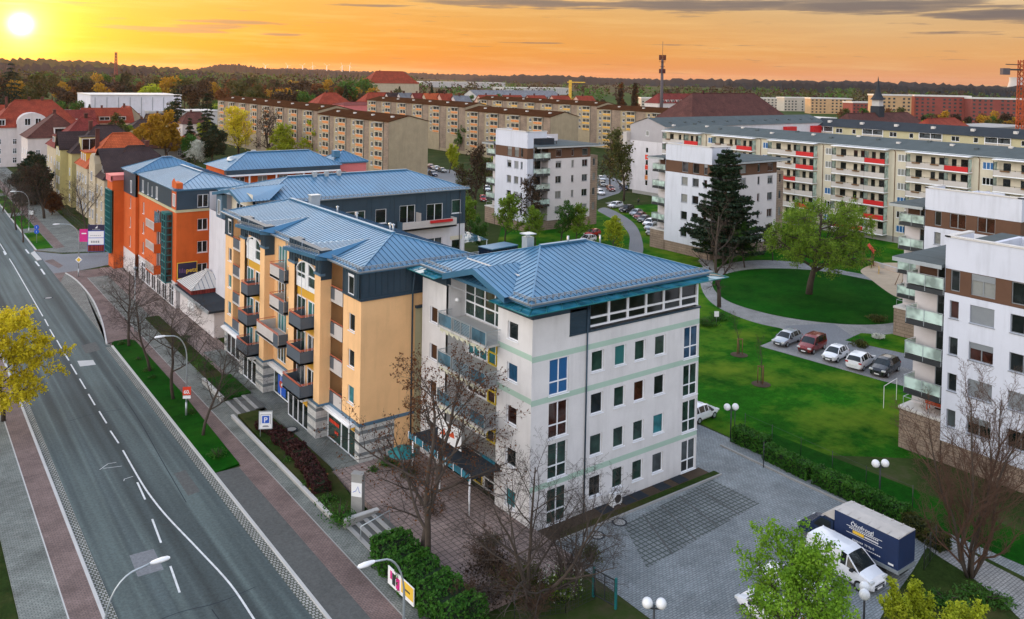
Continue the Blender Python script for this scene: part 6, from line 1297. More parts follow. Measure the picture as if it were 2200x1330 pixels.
# ------------------------------------------------------------------ hills on the horizon
def hill(name, prof, dist, depth, mat, seed, jag=3., n=260, zb=-40):
    """ridge from photo outline prof [(u, v)] at a real distance, with depth behind and in front"""
    random.seed(seed); mb = MB(); u0, u1 = prof[0][0], prof[-1][0]; rows = []
    for i in range(n+1):
        u = u0+(u1-u0)*i/n
        for (a, b), (c_, e) in zip(prof, prof[1:]):
            if a <= u <= c_: v = b+(e-b)*(u-a)/(c_-a); break
        cp = Dd(u, v, dist); j = random.uniform(-1, 1)*jag+random.uniform(-1, 1)*jag*.6
        dr = Vector((cp.x, cp.y, 0)).normalized(); z = max(cp.z, 2)
        rows.append([(cp-dr*depth*k)+Vector((0, 0, -cp.z+zz)) for k, zz in ((1.6, -2), (1.0, z*.28+j*.5), (.45, z*.72+j), (0., z+j), (-.6, z*.7), (-1.6, zb))])
    m = len(rows[0]); vs = [p for r_ in rows for p in r_]
    mb.add(vs, [(i*m+k, (i+1)*m+k, (i+1)*m+k+1, i*m+k+1) for i in range(n) for k in range(m-1)], 0, True)
    return structure(name, mb, MATS[mat])
hill('hill', [(-700, 140), (-200, 128), (0, 126), (100, 127), (200, 133), (300, 141), (400, 148), (520, 156), (640, 164)], 3600, 700, 'hill_fields', 1, 5)
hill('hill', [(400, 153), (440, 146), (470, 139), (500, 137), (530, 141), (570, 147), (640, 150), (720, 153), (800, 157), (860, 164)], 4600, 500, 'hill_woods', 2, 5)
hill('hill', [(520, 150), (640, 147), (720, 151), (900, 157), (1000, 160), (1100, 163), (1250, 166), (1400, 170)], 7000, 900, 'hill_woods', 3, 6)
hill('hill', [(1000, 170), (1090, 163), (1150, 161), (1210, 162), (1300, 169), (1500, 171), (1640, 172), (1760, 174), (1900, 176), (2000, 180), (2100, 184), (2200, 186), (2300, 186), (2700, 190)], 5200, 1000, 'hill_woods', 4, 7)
hill('hill', [(1560, 178), (1700, 178), (1850, 182), (2000, 188), (2200, 194), (2600, 200)], 3600, 600, 'hill_woods', 5, 6)
hill('hill', [(-900, 150), (-300, 140), (-100, 136), (60, 139), (200, 142), (360, 150), (520, 158)], 2600, 500, 'hill_woods', 6, 6)

# ------------------------------------------------------------------ evening haze over the plain
m_ = bpy.data.materials.new('haze'); m_.use_nodes = True; nt = m_.node_tree; nt.nodes.remove(nt.nodes['Principled BSDF'])
pv = nt.nodes.new('ShaderNodeVolumePrincipled'); pv.inputs['Color'].default_value = (.95, .74, .60, 1); pv.inputs['Density'].default_value = 1.8e-5; pv.inputs['Anisotropy'].default_value = .55
nt.links.new(pv.outputs[0], nt.nodes['Material Output'].inputs['Volume'])
mb = MB(); mb.box(-9000, -400, -45, 12000, 12000, 110); o = mb.build('haze', m_); o['kind'] = 'stuff'; o['label'] = 'warm evening haze over the plain and hills'
# ------------------------------------------------------------------ vegetation
leafmat('leaf_yellow', [(.26, .20, .01), (.60, .50, .02), (.75, .66, .06)]); leafmat('leaf_bright', [(.05, .13, .012), (.16, .32, .02), (.30, .46, .05)])
leafmat('leaf_lime', [(.13, .17, .012), (.32, .38, .02), (.48, .50, .04)]); leafmat('leaf_green', [(.012, .05, .008), (.04, .12, .015), (.085, .18, .03)]); leafmat('leaf_hedge', [(.010, .05, .006), (.03, .115, .010), (.07, .19, .02)], .2)
leafmat('leaf_fresh', [(.045, .10, .01), (.14, .24, .02), (.25, .34, .04)]); leafmat('leaf_conifer', [(.004, .012, .007), (.012, .030, .013), (.026, .052, .020)], .05); leafmat('leaf_gold', [(.12, .06, .006), (.36, .20, .012), (.50, .33, .03)])
leafmat('leaf_rust', [(.05, .016, .007), (.12, .042, .012), (.20, .08, .02)]); leafmat('leaf_brown', [(.016, .010, .007), (.036, .022, .012), (.065, .043, .02)], .15); leafmat('leaf_maroon', [(.018, .006, .007), (.04, .012, .012), (.07, .022, .018)], .15)
leafmat('leaf_olive', [(.018, .026, .006), (.05, .06, .012), (.11, .11, .022)], .2); leafmat('blossom', [(.35, .36, .33), (.6, .62, .55), (.75, .76, .7)])
plain('hedge_core', (.006, .020, .005), 1., .3, 2, 12)
def rvec(rng): 
    while 1:
        v = Vector((rng.uniform(-1, 1), rng.uniform(-1, 1), rng.uniform(-1, 1)))
        if .05 < v.length < 1: return v.normalized()
def leaf(mb, rng, p, s, mi=0, flat=0.):
    n = rvec(rng); n.z = abs(n.z)+flat; n.normalize(); a = n.orthogonal().normalized(); b = n.cross(a); t = rng.uniform(0, 6.28)
    u = (a*math.cos(t)+b*math.sin(t))*s; w = (b*math.cos(t)-a*math.sin(t))*s*.62
    mb.add([p-u*.5, p+w*.5+n*s*.08, p+u*.5, p-w*.5+n*s*.08], [(0, 1, 2, 3)], mi)
def grow(seed, H, r0, clear, nch, ratio, ang, trop, wob=.16, levels=4, stems=1, leafn=0, leafs=.2, trunk_lev=1, flat=None, clus=.35, droop=0., lean=.06, t0=.2, lmin=2):
    """branching skeleton; returns (trunk mesh builder, crown mesh builder with twigs = slot 0, leaves = slot 1)"""
    rng = random.Random(seed); T, C = MB(), MB()
    def br(p, d, L, r, lev):
        ns = (7, 5, 4, 3, 2)[min(lev, 4)]; pts, rad = [p], [r]; d = d.normalized()
        for i in range(ns):
            d = (d+rvec(rng)*wob+Vector((0, 0, trop[min(lev, len(trop)-1)]))).normalized()
            p = p+d*(L/ns); pts.append(p); rad.append(max(r*(1-.72*(i+1)/ns), .006))
        tgt = T if lev < trunk_lev else C; tgt.tube(pts, rad, (8, 6, 4, 3, 3)[min(lev, 4)], 0, lev == 0)
        if leafn and lev >= lmin:
            for i in range(leafn):
                q = pts[rng.randrange(1, len(pts))]+rvec(rng)*clus*rng.random(); leaf(C, rng, q-Vector((0, 0, droop*rng.random())), leafs*rng.uniform(.6, 1.3), 1)
        if lev+1 >= levels: return
        k = nch[min(lev, len(nch)-1)]
        a0 = rng.uniform(0, 6.28)
        for i in range(k):
            lo = clear/max(H, .1) if lev == 0 else t0
            t = lo+(1-lo)*((i+rng.random()*.8)/k); f = t*ns; j = min(int(f), ns-1); q = pts[j].lerp(pts[j+1], f-j); dd = (pts[j+1]-pts[j]).normalized()
            o = dd.orthogonal().normalized(); a = a0+i*2.4+rng.uniform(-.4, .4); side = (o*math.cos(a)+dd.cross(o)*math.sin(a))
            th = R(ang[min(lev, len(ang)-1)]*rng.uniform(.75, 1.2)); nd_ = dd*math.cos(th)+side*math.sin(th)
            if flat and lev == 0: nd_.z *= flat
            ll = L*ratio[min(lev, len(ratio)-1)]*rng.uniform(.7, 1.15)*(1.1-.55*t if lev == 0 else 1.05-.4*t)
            br(q, nd_, ll, rad[j]*.62*(1-.25*t), lev+1)
    for s_ in range(stems):
        a = 6.28*s_/stems+rng.random(); d = Vector((math.cos(a), math.sin(a), 0))*(lean if stems == 1 else lean*3)+Vector((0, 0, 1))
        br(Vector((math.cos(a), math.sin(a), 0))*(.0 if stems == 1 else r0*1.1), d, H*(.86 if stems == 1 else rng.uniform(.75, .95)), r0*(1 if stems == 1 else .7), 0)
    return T, C
def plant(name, label, cat, T, C, bark, mats, loc, rz=0., group=None, scale=1., crown='crown'):
    t = thing(name, label, cat, loc, rz, group)
    if T and T.v: T.build('trunk', MATS[bark], t)
    C.build(crown, [MATS[m] for m in mats], t); t.scale = (scale,)*3
    return t
def XY(u, v): p = P(u, v); return (p.x, p.y, 0)
# bare street trees: three builds, then copies
bare = []
for i in range(3):
    T, C = grow(40+i, 9.4, .16, 2.9, (10, 9, 8, 5), (.66, .55, .5, .45), (54, 50, 46, 42), (.02, .06, .05, .03), .19, 5, trunk_lev=2)
    bare.append(plant('bare_street_tree', 'x', 'tree', T, C, 'bark', ['twig', 'leaf_brown'], (0, 0, -50), group='bare street trees'))
spots = [(277, 745, 'leafless street tree at the far end of the near grass verge'), (322, 800, 'second leafless street tree from the far end of the near verge'), (372, 860, 'leafless street tree right behind the tall street lamp on the verge'), (436, 938, 'nearest leafless street tree on the verge, by the red price sign'),
         (50, 522, 'leafless street tree beside the blue cycle path sign'), (35, 495, 'leafless street tree just behind the one by the blue sign'), (24, 470, 'leafless tree on the second grass strip past the junction'), (6, 455, 'leafless tree farthest up the street past the junction'), (186, 512, 'leafless tree in the fenced garden before the curved gable villa')]
for i, (u, v, lab) in enumerate(spots):
    x, y, z = XY(u, v); s = random.Random(i).uniform(.92, 1.08)*(1.25 if i == 8 else .9 if i == 3 else 1)
    if i < 3: o = bare[i]; o.location = (x, y, .1); o['label'] = lab; o.scale = (s,)*3; o.rotation_euler = (0, 0, i*1.3)
    else: copy_tree(bare[i % 3], (x, y, .1), i*1.7, lab, scale=s)
# big two stemmed bare tree by the office entrance, with a few dry seed clusters
T, C = grow(61, 13.6, .34, 3.2, (9, 8, 7, 4), (.58, .54, .5, .44), (54, 48, 46, 42), (.02, .06, .05, .02), .18, 5, stems=2, trunk_lev=2, leafn=1, leafs=.16, lean=.07, clus=.15, lmin=4)
plant('bare_tree', 'big two stemmed bare tree with dry brown seed clusters before the office entrance', 'tree', T, C, 'bark', ['twig', 'leaf_rust'], XY(905, 1222), .6)
T, C = grow(67, 9.0, .20, 1.2, (9, 7, 6, 4), (.66, .55, .5, .44), (50, 50, 46, 42), (.05, .06, .04, .02), .2, 5, stems=3, trunk_lev=2, lean=.16)
plant('bare_tree', 'spreading many stemmed bare tree at the near corner of the office', 'tree', T, C, 'bark', ['twig'], XY(1140, 1305), 1.)
T, C = grow(69, 6.2, .13, .8, (8, 7, 6, 4), (.6, .55, .5, .44), (50, 50, 46, 42), (.06, .06, .04, .02), .2, 5, stems=3, trunk_lev=2, lean=.16)
plant('bare_tree', 'smaller bare tree leaning over the parking grid beside the garden gate', 'tree', T, C, 'bark', ['twig'], XY(1235, 1275), 2.)
T, C = grow(71, 13.2, .16, .7, (17, 8, 7, 4), (.40, .45, .5, .4), (34, 34, 40, 40), (.06, .16, .14, .06), .27, 5, stems=5, trunk_lev=1, lean=.07)
plant('bare_tree', 'tall bare corkscrew tree with reddish twigs in front of the right white block', 'tree', T, C, 'bark', ['twig_red'], XY(2082, 1240), .3)
# bright young tree and yellow green shrub before the car park
T, C = grow(73, 8.2, .16, .8, (18, 10, 7), (.70, .5, .5), (52, 44, 42), (.07, .10, .1), .17, 4, trunk_lev=1, leafn=12, leafs=.19, clus=.42)
plant('green_tree', 'fresh green young tree hiding the parked white cars at the bottom right', 'tree', T, C, 'bark', ['twig', 'leaf_bright'], tuple(P(1732, 1150, 8.9).xy)+(0,), 0, None, .9)
T, C = grow(75, 5.4, .10, .5, (12, 7, 6), (.45, .5, .5), (28, 34, 40), (.16, .2, .1), .12, 4, stems=3, trunk_lev=1, leafn=9, leafs=.17, clus=.26, lean=.12)
plant('green_tree', 'upright yellow green tree in front of the white van and truck', 'tree', T, C, 'bark', ['twig', 'leaf_lime'], tuple(P(1985, 1262, 5.6).xy)+(0,))
# yellow maple at the left edge
T, C = grow(77, 10.4, .20, 2.0, (14, 8, 6), (.60, .55, .5), (58, 50, 44), (.02, .03, .02), .15, 4, trunk_lev=1, leafn=22, leafs=.27, clus=.48)
pl_ = P(8, 760, 6.2); plant('yellow_maple', 'bright yellow flowering maple beside the left cycle track', 'tree', T, C, 'bark', ['twig', 'leaf_yellow'], (pl_.x, pl_.y, 0), 0, None, 1.)
# spreading park tree
T, C = grow(79, 14.6, .52, 3.8, (18, 10, 7, 4), (.78, .46, .46, .4), (74, 46, 44, 40), (.0, .02, .03, .02), .13, 5, trunk_lev=2, leafn=4, leafs=.28, clus=.6, flat=.6, lmin=3)
plant('park_tree', 'wide spreading tree with thin fresh leaves on the round lawn', 'tree', T, C, 'bark', ['twig', 'leaf_fresh'], XY(1738, 632))
# dark conifer
def conifer(seed, H, rad, tiers, per, col, dens, ns=.5, top=.05, droop=-.05, r0=.3, pine=False):
    rng = random.Random(seed); T, C = MB(), MB(); T.tube([(0, 0, 0), (rng.uniform(-.2, .2), .1, H*.5), (0, 0, H*.97)], [r0, r0*.6, .04], 8)
    for i in range(tiers):
        t = (i+rng.random()*.6)/tiers; z = H*(.08+.88*t); rr = rad*((1-t)**.7*.95+top)*rng.uniform(.72, 1.2)
        for k in range(per):
            if rng.random() < .12: continue
            a = k*6.283/per+i*1.1+rng.uniform(-.3, .3); l = rr*rng.uniform(.65, 1.1); d = Vector((math.cos(a), math.sin(a), 0)); pts = [Vector((0, 0, z)), Vector((0, 0, z+l*.02))+d*l*.5, Vector((0, 0, z+l*(.12 if pine else droop)))+d*l]
            C.tube(pts, [.09, .06, .02], 4, 0, False)
            for q in range(int(dens*l)+3):
                s = rng.random()**.6; c = pts[1].lerp(pts[2], s*2-1) if s > .5 else pts[0].lerp(pts[1], s*2)
                w = .12+.22*l*(1-abs(s-.7)); o = Vector((-d.y, d.x, 0))*rng.uniform(-w, w)+Vector((0, 0, rng.uniform(-.1, .3)*(1 if pine else .6)))
                leaf(C, rng, c+o+d*rng.uniform(-.1, .2), ns*rng.uniform(.6, 1.3), 1, .4)
    return T, C
T, C = conifer(81, 21.0, 6.6, 24, 9, None, 42, .55, .10, -.1, .4, True)
plant('dark_conifer', 'tall dark conifer with ragged layered branches before the second white block', 'tree', T, C, 'bark', ['twig', 'leaf_conifer'], XY(1556, 566))
# shrubs, hedges
def blob(rng, mb, c, rx, ry, rz, n, s, mi=0, shell=.55):
    for i in range(n):
        v = rvec(rng); k = shell+(1-shell)*rng.random()
        p = Vector((c[0]+v.x*rx*k, c[1]+v.y*ry*k, c[2]+abs(v.z)*rz*k if c[2] < .5 else c[2]+v.z*rz*k)); leaf(mb, rng, p, s*rng.uniform(.6, 1.35), mi, .2)
def shrub(name, lab, cat, loc, r, h, n, s, mat, seed, group=None, lobes=6, stems='twig'):
    rng = random.Random(seed); C = MB(); T = MB()
    for i in range(lobes):
        a = rng.uniform(0, 6.28); d = r*rng.uniform(.1, .55); blob(rng, C, (math.cos(a)*d, math.sin(a)*d, h*rng.uniform(.0, .45)), r*rng.uniform(.45, .7), r*rng.uniform(.45, .7), h*rng.uniform(.4, .62), int(n/lobes), s, 0, .3)
        T.tube([(0, 0, 0), (math.cos(a)*d*.6, math.sin(a)*d*.6, h*.5), (math.cos(a)*d*1.2, math.sin(a)*d*1.2, h*.9)], [.05, .035, .01], 4)
    t = thing(name, lab, cat, loc, 0, group); C.build('leaves', MATS[mat], t); T.build('stems', MATS[stems], t); return t
def hedge(lab, pts, w, h, mat, seed, dens=150, s=.19, bumpy=.12, z0=0., group='clipped hedges'):
    """clipped hedge along a path: dark inner body and a coat of leaves"""
    rng = random.Random(seed); pts = [Vector((p[0], p[1], 0)) for p in pts]; c = pts[0].copy(); t = thing('hedge', lab, 'hedge', (c.x, c.y, z0), 0, group); C, B = MB(), MB()
    for p, q in zip(pts, pts[1:]):
        p = p-c; q = q-c; d = (q-p); L = d.length; d.normalize(); n = Vector((-d.y, d.x, 0)); B.beam(p+Vector((0, 0, h*.46)), q+Vector((0, 0, h*.46)), w*.84, h*.88)
        for i in range(int(L*dens*(w+2*h))):
            f = rng.random()*(w+2*h); o = p+d*rng.uniform(-.1, L+.1); wv = bumpy*(.5*math.sin(o.length*2.3+seed)+.5*math.sin(o.length*5.1+f))+rng.uniform(-.1, .1)
            if f < w: a = o+n*(f-w/2)+Vector((0, 0, h+wv*.7))
            elif f < w+h: a = o+n*(w/2+wv*.6)+Vector((0, 0, f-w))
            else: a = o-n*(w/2+wv*.6)+Vector((0, 0, f-w-h))
            leaf(C, rng, a, s*rng.uniform(.6, 1.4), 0, .3 if f < w else 0)
        for e in (p, q):
            for i in range(int(dens*w*h)): leaf(C, rng, e+n*rng.uniform(-w/2, w/2)+Vector((0, 0, rng.uniform(0, h)))+d*rng.uniform(-.1, .1), s, 0)
    C.build('leaves', MATS[mat], t); B.build('branches', MATS['hedge_core'], t); return t
hedge('long clipped hedge between the car park and the lawn, left part', [XY(1583, 948), XY(1648, 975)], 1.3, 1.35, 'leaf_hedge', 1); hedge('long clipped hedge between the car park and the lawn, middle part', [XY(1650, 985), XY(1740, 1030)], 1.2, 1.2, 'leaf_hedge', 2)
hedge('long clipped hedge between the car park and the lawn, right part behind the truck', [XY(1755, 1036), XY(1850, 1082), XY(1945, 1128)], 1.25, 1.3, 'leaf_hedge', 3)
hedge('dark hedge running on towards the corkscrew tree', [XY(1950, 1135), XY(2030, 1185)], 1.1, 1.1, 'leaf_olive', 4)
hedge('bulging green hedge along the footway behind the street lamp', [(26.5, 48.6), (26.4, 45), (26.6, 39)], 2.4, 1.7, 'leaf_hedge', 5, bumpy=.4)
hedge('dark maroon hedge winding along the flower bed before the shops', [XY(598, 950), XY(640, 985), XY(672, 1030), XY(690, 1068)], 1.3, 1.0, 'leaf_maroon', 6, bumpy=.25); 
hedge('short dark maroon hedge beside the white parking sign', [XY(560, 925), XY(595, 942)], 1.1, .95, 'leaf_maroon', 7)
gs = 'shrubs in the beds before the shops'
for i, (u, v, r, h, m, lab) in enumerate(((728, 1128, 1.35, 1.9, 'leaf_hedge', 'big round clipped green bush beside the stone pillar sign'), (660, 1048, .9, .7, 'leaf_green', 'low green shrub in the flower bed by the yellow flowers'), (610, 995, .9, .6, 'leaf_green', 'low green shrub halfway along the flower bed'), (580, 960, .8, .55, 'leaf_green', 'low green shrub near the white parking sign'), (700, 1085, .9, .8, 'leaf_green', 'green shrub between maroon hedge and round bush'),
    (495, 855, 1.1, 1.0, 'leaf_hedge', 'green bush on the raised bed above the short steps'), (470, 838, 1.0, .9, 'leaf_green', 'darker green bush behind the raised grass bed'), (437, 800, 1.6, 1.9, 'leaf_hedge', 'large dense green bush by the bare trees and shop front'), (395, 735, 1.2, .9, 'leaf_green', 'low green bush in the bed near the grey lamp head'),
    (840, 1010, 1.2, 1.1, 'leaf_hedge', 'green bush against the side of the peach house'), (880, 1035, 1.1, 1.4, 'leaf_olive', 'olive bush in front of the stair link'), (800, 1020, .8, .7, 'leaf_green', 'small green bush at the corner pillar of the peach house'))):
    shrub('shrub', lab, 'shrub', XY(u, v), r, h, 900 if r > 1 else 500, .15, m, 100+i, gs)
for i, (u, v, r, h, lab) in enumerate(((262, 742, .5, .6, 'tiny shrub at the far tip of the near verge'), (298, 775, .5, .5, 'small dark shrub under the second bare tree'), (318, 800, .6, .6, 'small bright shrub right of the second bare tree'), (330, 815, .55, .5, 'low round shrub in the middle of the near verge'), (412, 890, .6, .6, 'small shrub at the post of the red price sign'), (470, 985, 1.0, .9, 'loose green shrub at the near end of the verge'))):
    shrub('shrub', lab, 'shrub', XY(u, v), r, h, 420, .13, 'leaf_hedge' if i % 2 else 'leaf_green', 130+i, 'shrubs on the grass verge')
y_ = shrub('flower_clump', 'small clump of yellow flowers at the edge of the flower bed', 'flowers', XY(662, 1062), .35, .5, 150, .12, 'leaf_yellow', 150)
for i, (u, v, r, h, n, s, m, lab) in enumerate(((1060, 1235, 2.4, 2.0, 2200, .16, 'leaf_brown', 'wide brown thorny bush left of the many stemmed tree'), (1015, 1300, 2.0, 1.6, 1500, .16, 'leaf_brown', 'low brown brush beside the bulging hedge'), (1120, 1280, 2.2, 2.4, 1800, .16, 'leaf_olive', 'olive brown bush around the stems of the spreading bare tree'), (1205, 1275, 1.6, 1.9, 1500, .15, 'leaf_fresh', 'green bush with small pale blossoms beside the garden gate'), (1050, 1180, 1.2, 1.1, 700, .15, 'leaf_olive', 'olive bush at the office corner'), (1260, 1200, 1.3, .9, 600, .15, 'leaf_olive', 'olive shrub in the bed under the office wall'))):
    o = shrub('bush', lab, 'bush', XY(u, v), r, h, n, s, m, 160+i, 'bushes round the office corner', 8)
    if i == 3: C = MB(); blob(random.Random(5), C, (0, 0, .9), 1.6, 1.6, 1.2, 160, .14); C.build('blossoms', MATS['blossom'], o)
for i, (u, v, r, h, m, lab) in enumerate(((1545, 690, 2.0, 1.3, 'leaf_hedge', 'clipped bush in front of the small white notice on the lawn'), (1520, 700, 1.6, 1.1, 'leaf_green', 'green bush just right of the office wall on the lawn'), (1890, 690, 1.8, 1.0, 'leaf_olive', 'brownish bush at the rim of the round lawn'), (1848, 745, 1.2, 1.3, 'leaf_olive', 'thin shrub beside the drive by the parked cars'), (1885, 728, .9, .7, 'blossom', 'white flowering shrub on the small lawn by the terrace'), (2110, 1290, 2.0, .5, 'leaf_green', 'flat green ground shrubs beside the corner footpath'), (2030, 1290, 1.6, .6, 'leaf_green', 'low shrubs under the corkscrew tree'))):
    shrub('shrub', lab, 'shrub', XY(u, v), r, h, 800, .2, m, 180+i, 'shrubs in the park')
for i, (u, v, h, lab) in enumerate(((1035, 1215, 2.6, 'tangle of bare brown shrubs left of the olive bush'), (1085, 1290, 2.8, 'tangle of bare brown shrubs at the bottom centre'), (1010, 1330, 2.4, 'bare brown shrubs beside the end of the bulging hedge'), (1150, 1330, 2.6, 'bare brown shrubs in front of the garden gate fence'), (1225, 1240, 2.0, 'bare twiggy shrub between the gate and the parking grid'), (925, 1120, 2.0, 'bare twiggy shrub under the big two stemmed tree'))):
    T, C = grow(400+i, h, .025, .2, (6, 5, 4), (.5, .5, .45), (40, 44, 44), (.05, .04, .02), .25, 4, stems=8, trunk_lev=1, leafn=1, leafs=.07, clus=.12, lean=.16)
    plant('bare_shrub', lab, 'shrub', T, C, 'twig', ['twig_red', 'leaf_brown'], XY(u, v), i, 'bare shrubs at the bottom centre', crown='twigs')
# bare brownish tree at the office's right edge
T, C = grow(83, 15, .3, 2.5, (12, 7, 6, 4), (.45, .5, .5, .4), (38, 44, 44, 40), (.08, .08, .04, .02), .2, 5, trunk_lev=1, leafn=0)
plant('bare_tree', 'thin brown budding tree just right of the office canopy tip', 'tree', T, C, 'bark', ['twig', 'leaf_gold'], XY(1545, 660))
# young staked trees
yt = thing('staked_tree', 'thin young tree on three stakes, nearer one on the lawn', 'tree', XY(1635, 826), 0, 'young staked trees'); T, C = grow(85, 5.2, .05, 2.0, (9, 6), (.4, .5), (34, 40), (.1, .1), .12, 3, leafn=2, leafs=.1, clus=.2, lmin=1)
T.build('trunk', MATS['bark'], yt); C.build('crown', [MATS['twig'], MATS['leaf_olive']], yt)
for a in range(3): m = MB(); m.tube([(.35*math.cos(a*2.09), .35*math.sin(a*2.09), 0), (.35*math.cos(a*2.09), .35*math.sin(a*2.09), 2.0)], .05, 6); m.build('stake', MATS['wood'], yt)
m = MB(); [m.beam((.35*math.cos(a*2.09), .35*math.sin(a*2.09), 1.9), (.35*math.cos(a*2.09+2.09), .35*math.sin(a*2.09+2.09), 1.9), .05, .07) for a in range(3)]; m.build('cross_rail', MATS['wood'], yt)
m = MB(); m.lathe((0, 0, 0), [(1.0, .05), (.6, .14), (.01, .12)], 14); m.build('mulch', MATS['soil'], yt)
copy_tree(yt, XY(1588, 763), 1., 'thin young tree on three stakes, farther one near the office corner')
# trees round the white block in the middle and beyond
small = []
for i, (m, lf) in enumerate((('leaf_fresh', 9), ('leaf_green', 8), ('leaf_brown', 3), ('leaf_lime', 9), ('leaf_olive', 4))):
    T, C = grow(200+i, 9, .16, 1.6, (11, 7, 5), (.5, .52, .5), (46, 46, 42), (.08, .08, .05), .16, 4, trunk_lev=1, leafn=lf, leafs=.36, clus=.55)
    small.append(plant('small_tree', 'x', 'tree', T, C, 'bark', ['twig', m], (0, 0, -50), group='trees round the white blocks'))
used = set()
def put(k, u, v, s, lab, rz=0.):
    x, y, z = XY(u, v)
    if k not in used: used.add(k); o = small[k]; o.location = (x, y, 0); o['label'] = lab; o.scale = (s,)*3; o.rotation_euler = (0, 0, rz); return o
    return copy_tree(small[k], (x, y, 0), rz or u*.37, lab, scale=s)
put(0, 1085, 522, 1.0, 'fresh green tree at the left foot of the middle white block'); put(2, 1140, 500, 1.25, 'bare greyish tree before the middle white block'); put(0, 1150, 528, .8, 'small green tree before the middle white block'); put(1, 1205, 522, .85, 'darker green tree before the right face of the middle white block'); put(0, 1238, 520, .8, 'bright green tree at the right foot of the middle white block'); put(3, 1315, 545, .72, 'yellow green small tree beside the bend of the drive')
put(2, 1020, 460, 1.7, 'brown bare tree left of the middle white block'); put(4, 1040, 420, 1.3, 'olive tree behind the middle white block, left'); put(1, 1030, 545, .7, 'small green tree beside the blue container'); put(0, 1010, 505, .8, 'fresh small tree by the glass roofed shelter')
put(4, 1340, 432, 2.0, 'large half leafed tree right of the middle white block'); put(2, 1310, 400, 1.5, 'brown bare tree behind the parked cars'); put(3, 1075, 365, 1.1, 'yellow tree peeping over the middle white block roof'); put(3, 1095, 340, 1.2, 'yellow tree in front of the second brown slab'); put(3, 965, 372, 1.0, 'young yellow tree on the lawn between the first two slabs'); put(1, 985, 330, 1.2, 'green tree in front of the second brown slab'); put(4, 1000, 430, 1.0, 'half leafed tree beside the small car park')
put(2, 900, 500, 1.0, 'bare bush like tree before the rear apartment house'); put(2, 985, 540, .9, 'bare small tree at the corner of the rear apartment house'); put(4, 1660, 560, .7, 'small tree behind the round lawn near the conifer')
put(1, 1600, 575, .8, 'dark green low tree at the foot of the conifer'); put(1, 1520, 560, .6, 'dark bushy tree left of the conifer foot')
# mid distance trees, each with its own look
mid = {}
def proto(k, build): mid[k] = build
T, C = grow(210, 14, .35, 2.5, (14, 8, 6), (.52, .55, .5), (54, 48, 44), (.04, .04, .03), .14, 4, trunk_lev=1, leafn=9, leafs=.65, clus=.9)
def midtree(lab, seed, H, mat, u, v, lf=9, ls=.6, dist=None, clus=.9, ang=54, group='trees between the houses'):
    T, C = grow(seed, H, H*.024, H*.16, (14, 8, 6), (.5, .55, .5), (ang, 48, 44), (.04, .04, .03), .15, 4, trunk_lev=1, leafn=lf, leafs=ls, clus=clus)
    loc = XY(u, v) if not dist else tuple(Dd(u, v, dist).xy)+(0,)
    return plant('tree', lab, 'tree', T, C, 'bark', ['twig', mat], loc, 0, group)
midtree('round golden tree behind the orange house', 220, 17, 'leaf_gold', 357, 345, 14, .7)
midtree('bright yellow green tree with a domed crown before the nearest brown slab', 221, 18, 'leaf_lime', 702, 352, 13, .6); midtree('second yellow green tree left of the domed one', 222, 13, 'leaf_lime', 620, 352, 9, .5); midtree('upright yellow tree before the far end of the nearest brown slab', 223, 18, 'leaf_yellow', 512, 345, 9, .5, ang=36)
midtree('wide bare brown tree before the nearest brown slab', 224, 19, 'leaf_brown', 575, 350, 3, .4, ang=44); midtree('dark green bushy tree right of the golden one', 225, 12, 'leaf_conifer', 455, 350, 20, .8); midtree('grey green tree between golden tree and dark bush', 226, 9, 'leaf_green', 400, 350, 10, .6); midtree('white blossoming small tree behind the blue roofs', 227, 8, 'blossom', 418, 352, 6, .4)
midtree('yellow green tree at the foot of the tall conifer', 228, 12, 'leaf_lime', 440, 325, 9, .6); midtree('orange brown tree left of the golden one', 229, 12, 'leaf_gold', 300, 335, 6, .6); midtree('yellow bush tree in front of the white pale villa', 230, 9, 'leaf_lime', 75, 420, 8, .5); midtree('large bare tree in the villa gardens, left of the curved gable', 231, 12, 'leaf_brown', 95, 470, 3, .35, ang=44); midtree('dark conifer like tree beside the yellow villa', 232, 11, 'leaf_conifer', 75, 440, 16, .6); midtree('dark red bush tree in the fenced garden', 233, 4.5, 'leaf_rust', 112, 462, 8, .4)
midtree('olive tree behind the villas', 234, 13, 'leaf_olive', 250, 330, 7, .6); midtree('golden brown tree among the red roofs', 235, 11, 'leaf_gold', 140, 300, 7, .6); midtree('green tree in the gardens right of the white house', 236, 9, 'leaf_fresh', 265, 318, 8, .6)
midtree('orange twigged tree in front of the dark roofed slab', 237, 13, 'leaf_rust', 1925, 318, 5, .5, 235); midtree('lime green tree before the dark roofed slab', 238, 10, 'leaf_lime', 2150, 320, 11, .6, 225); midtree('brown tree left of the dark roofed slab', 239, 12, 'leaf_brown', 1800, 300, 4, .5, 250); midtree('pale blossoming tree behind the gabled block', 240, 9, 'blossom', 1770, 290, 3, .4, 300)
for i, (u, d_, H) in enumerate(((1326, 470, 28), (1340, 480, 31), (1358, 475, 32), (1370, 485, 29))):
    T, C = grow(250+i, H, .4, 4, (26, 7, 4), (.2, .5, .5), (22, 30, 40), (.2, .2, .1), .08, 4, trunk_lev=1, leafn=3, leafs=.7, clus=.5); p = Dd(u, 220, d_)
    plant('poplar', ('leftmost', 'second', 'tallest', 'rightmost')[i]+' of the tall brown poplars left of the antenna mast', 'tree', T, C, 'bark', ['twig', 'leaf_rust' if i % 2 else 'leaf_brown'], (p.x, p.y, 0), 0, 'brown poplars')
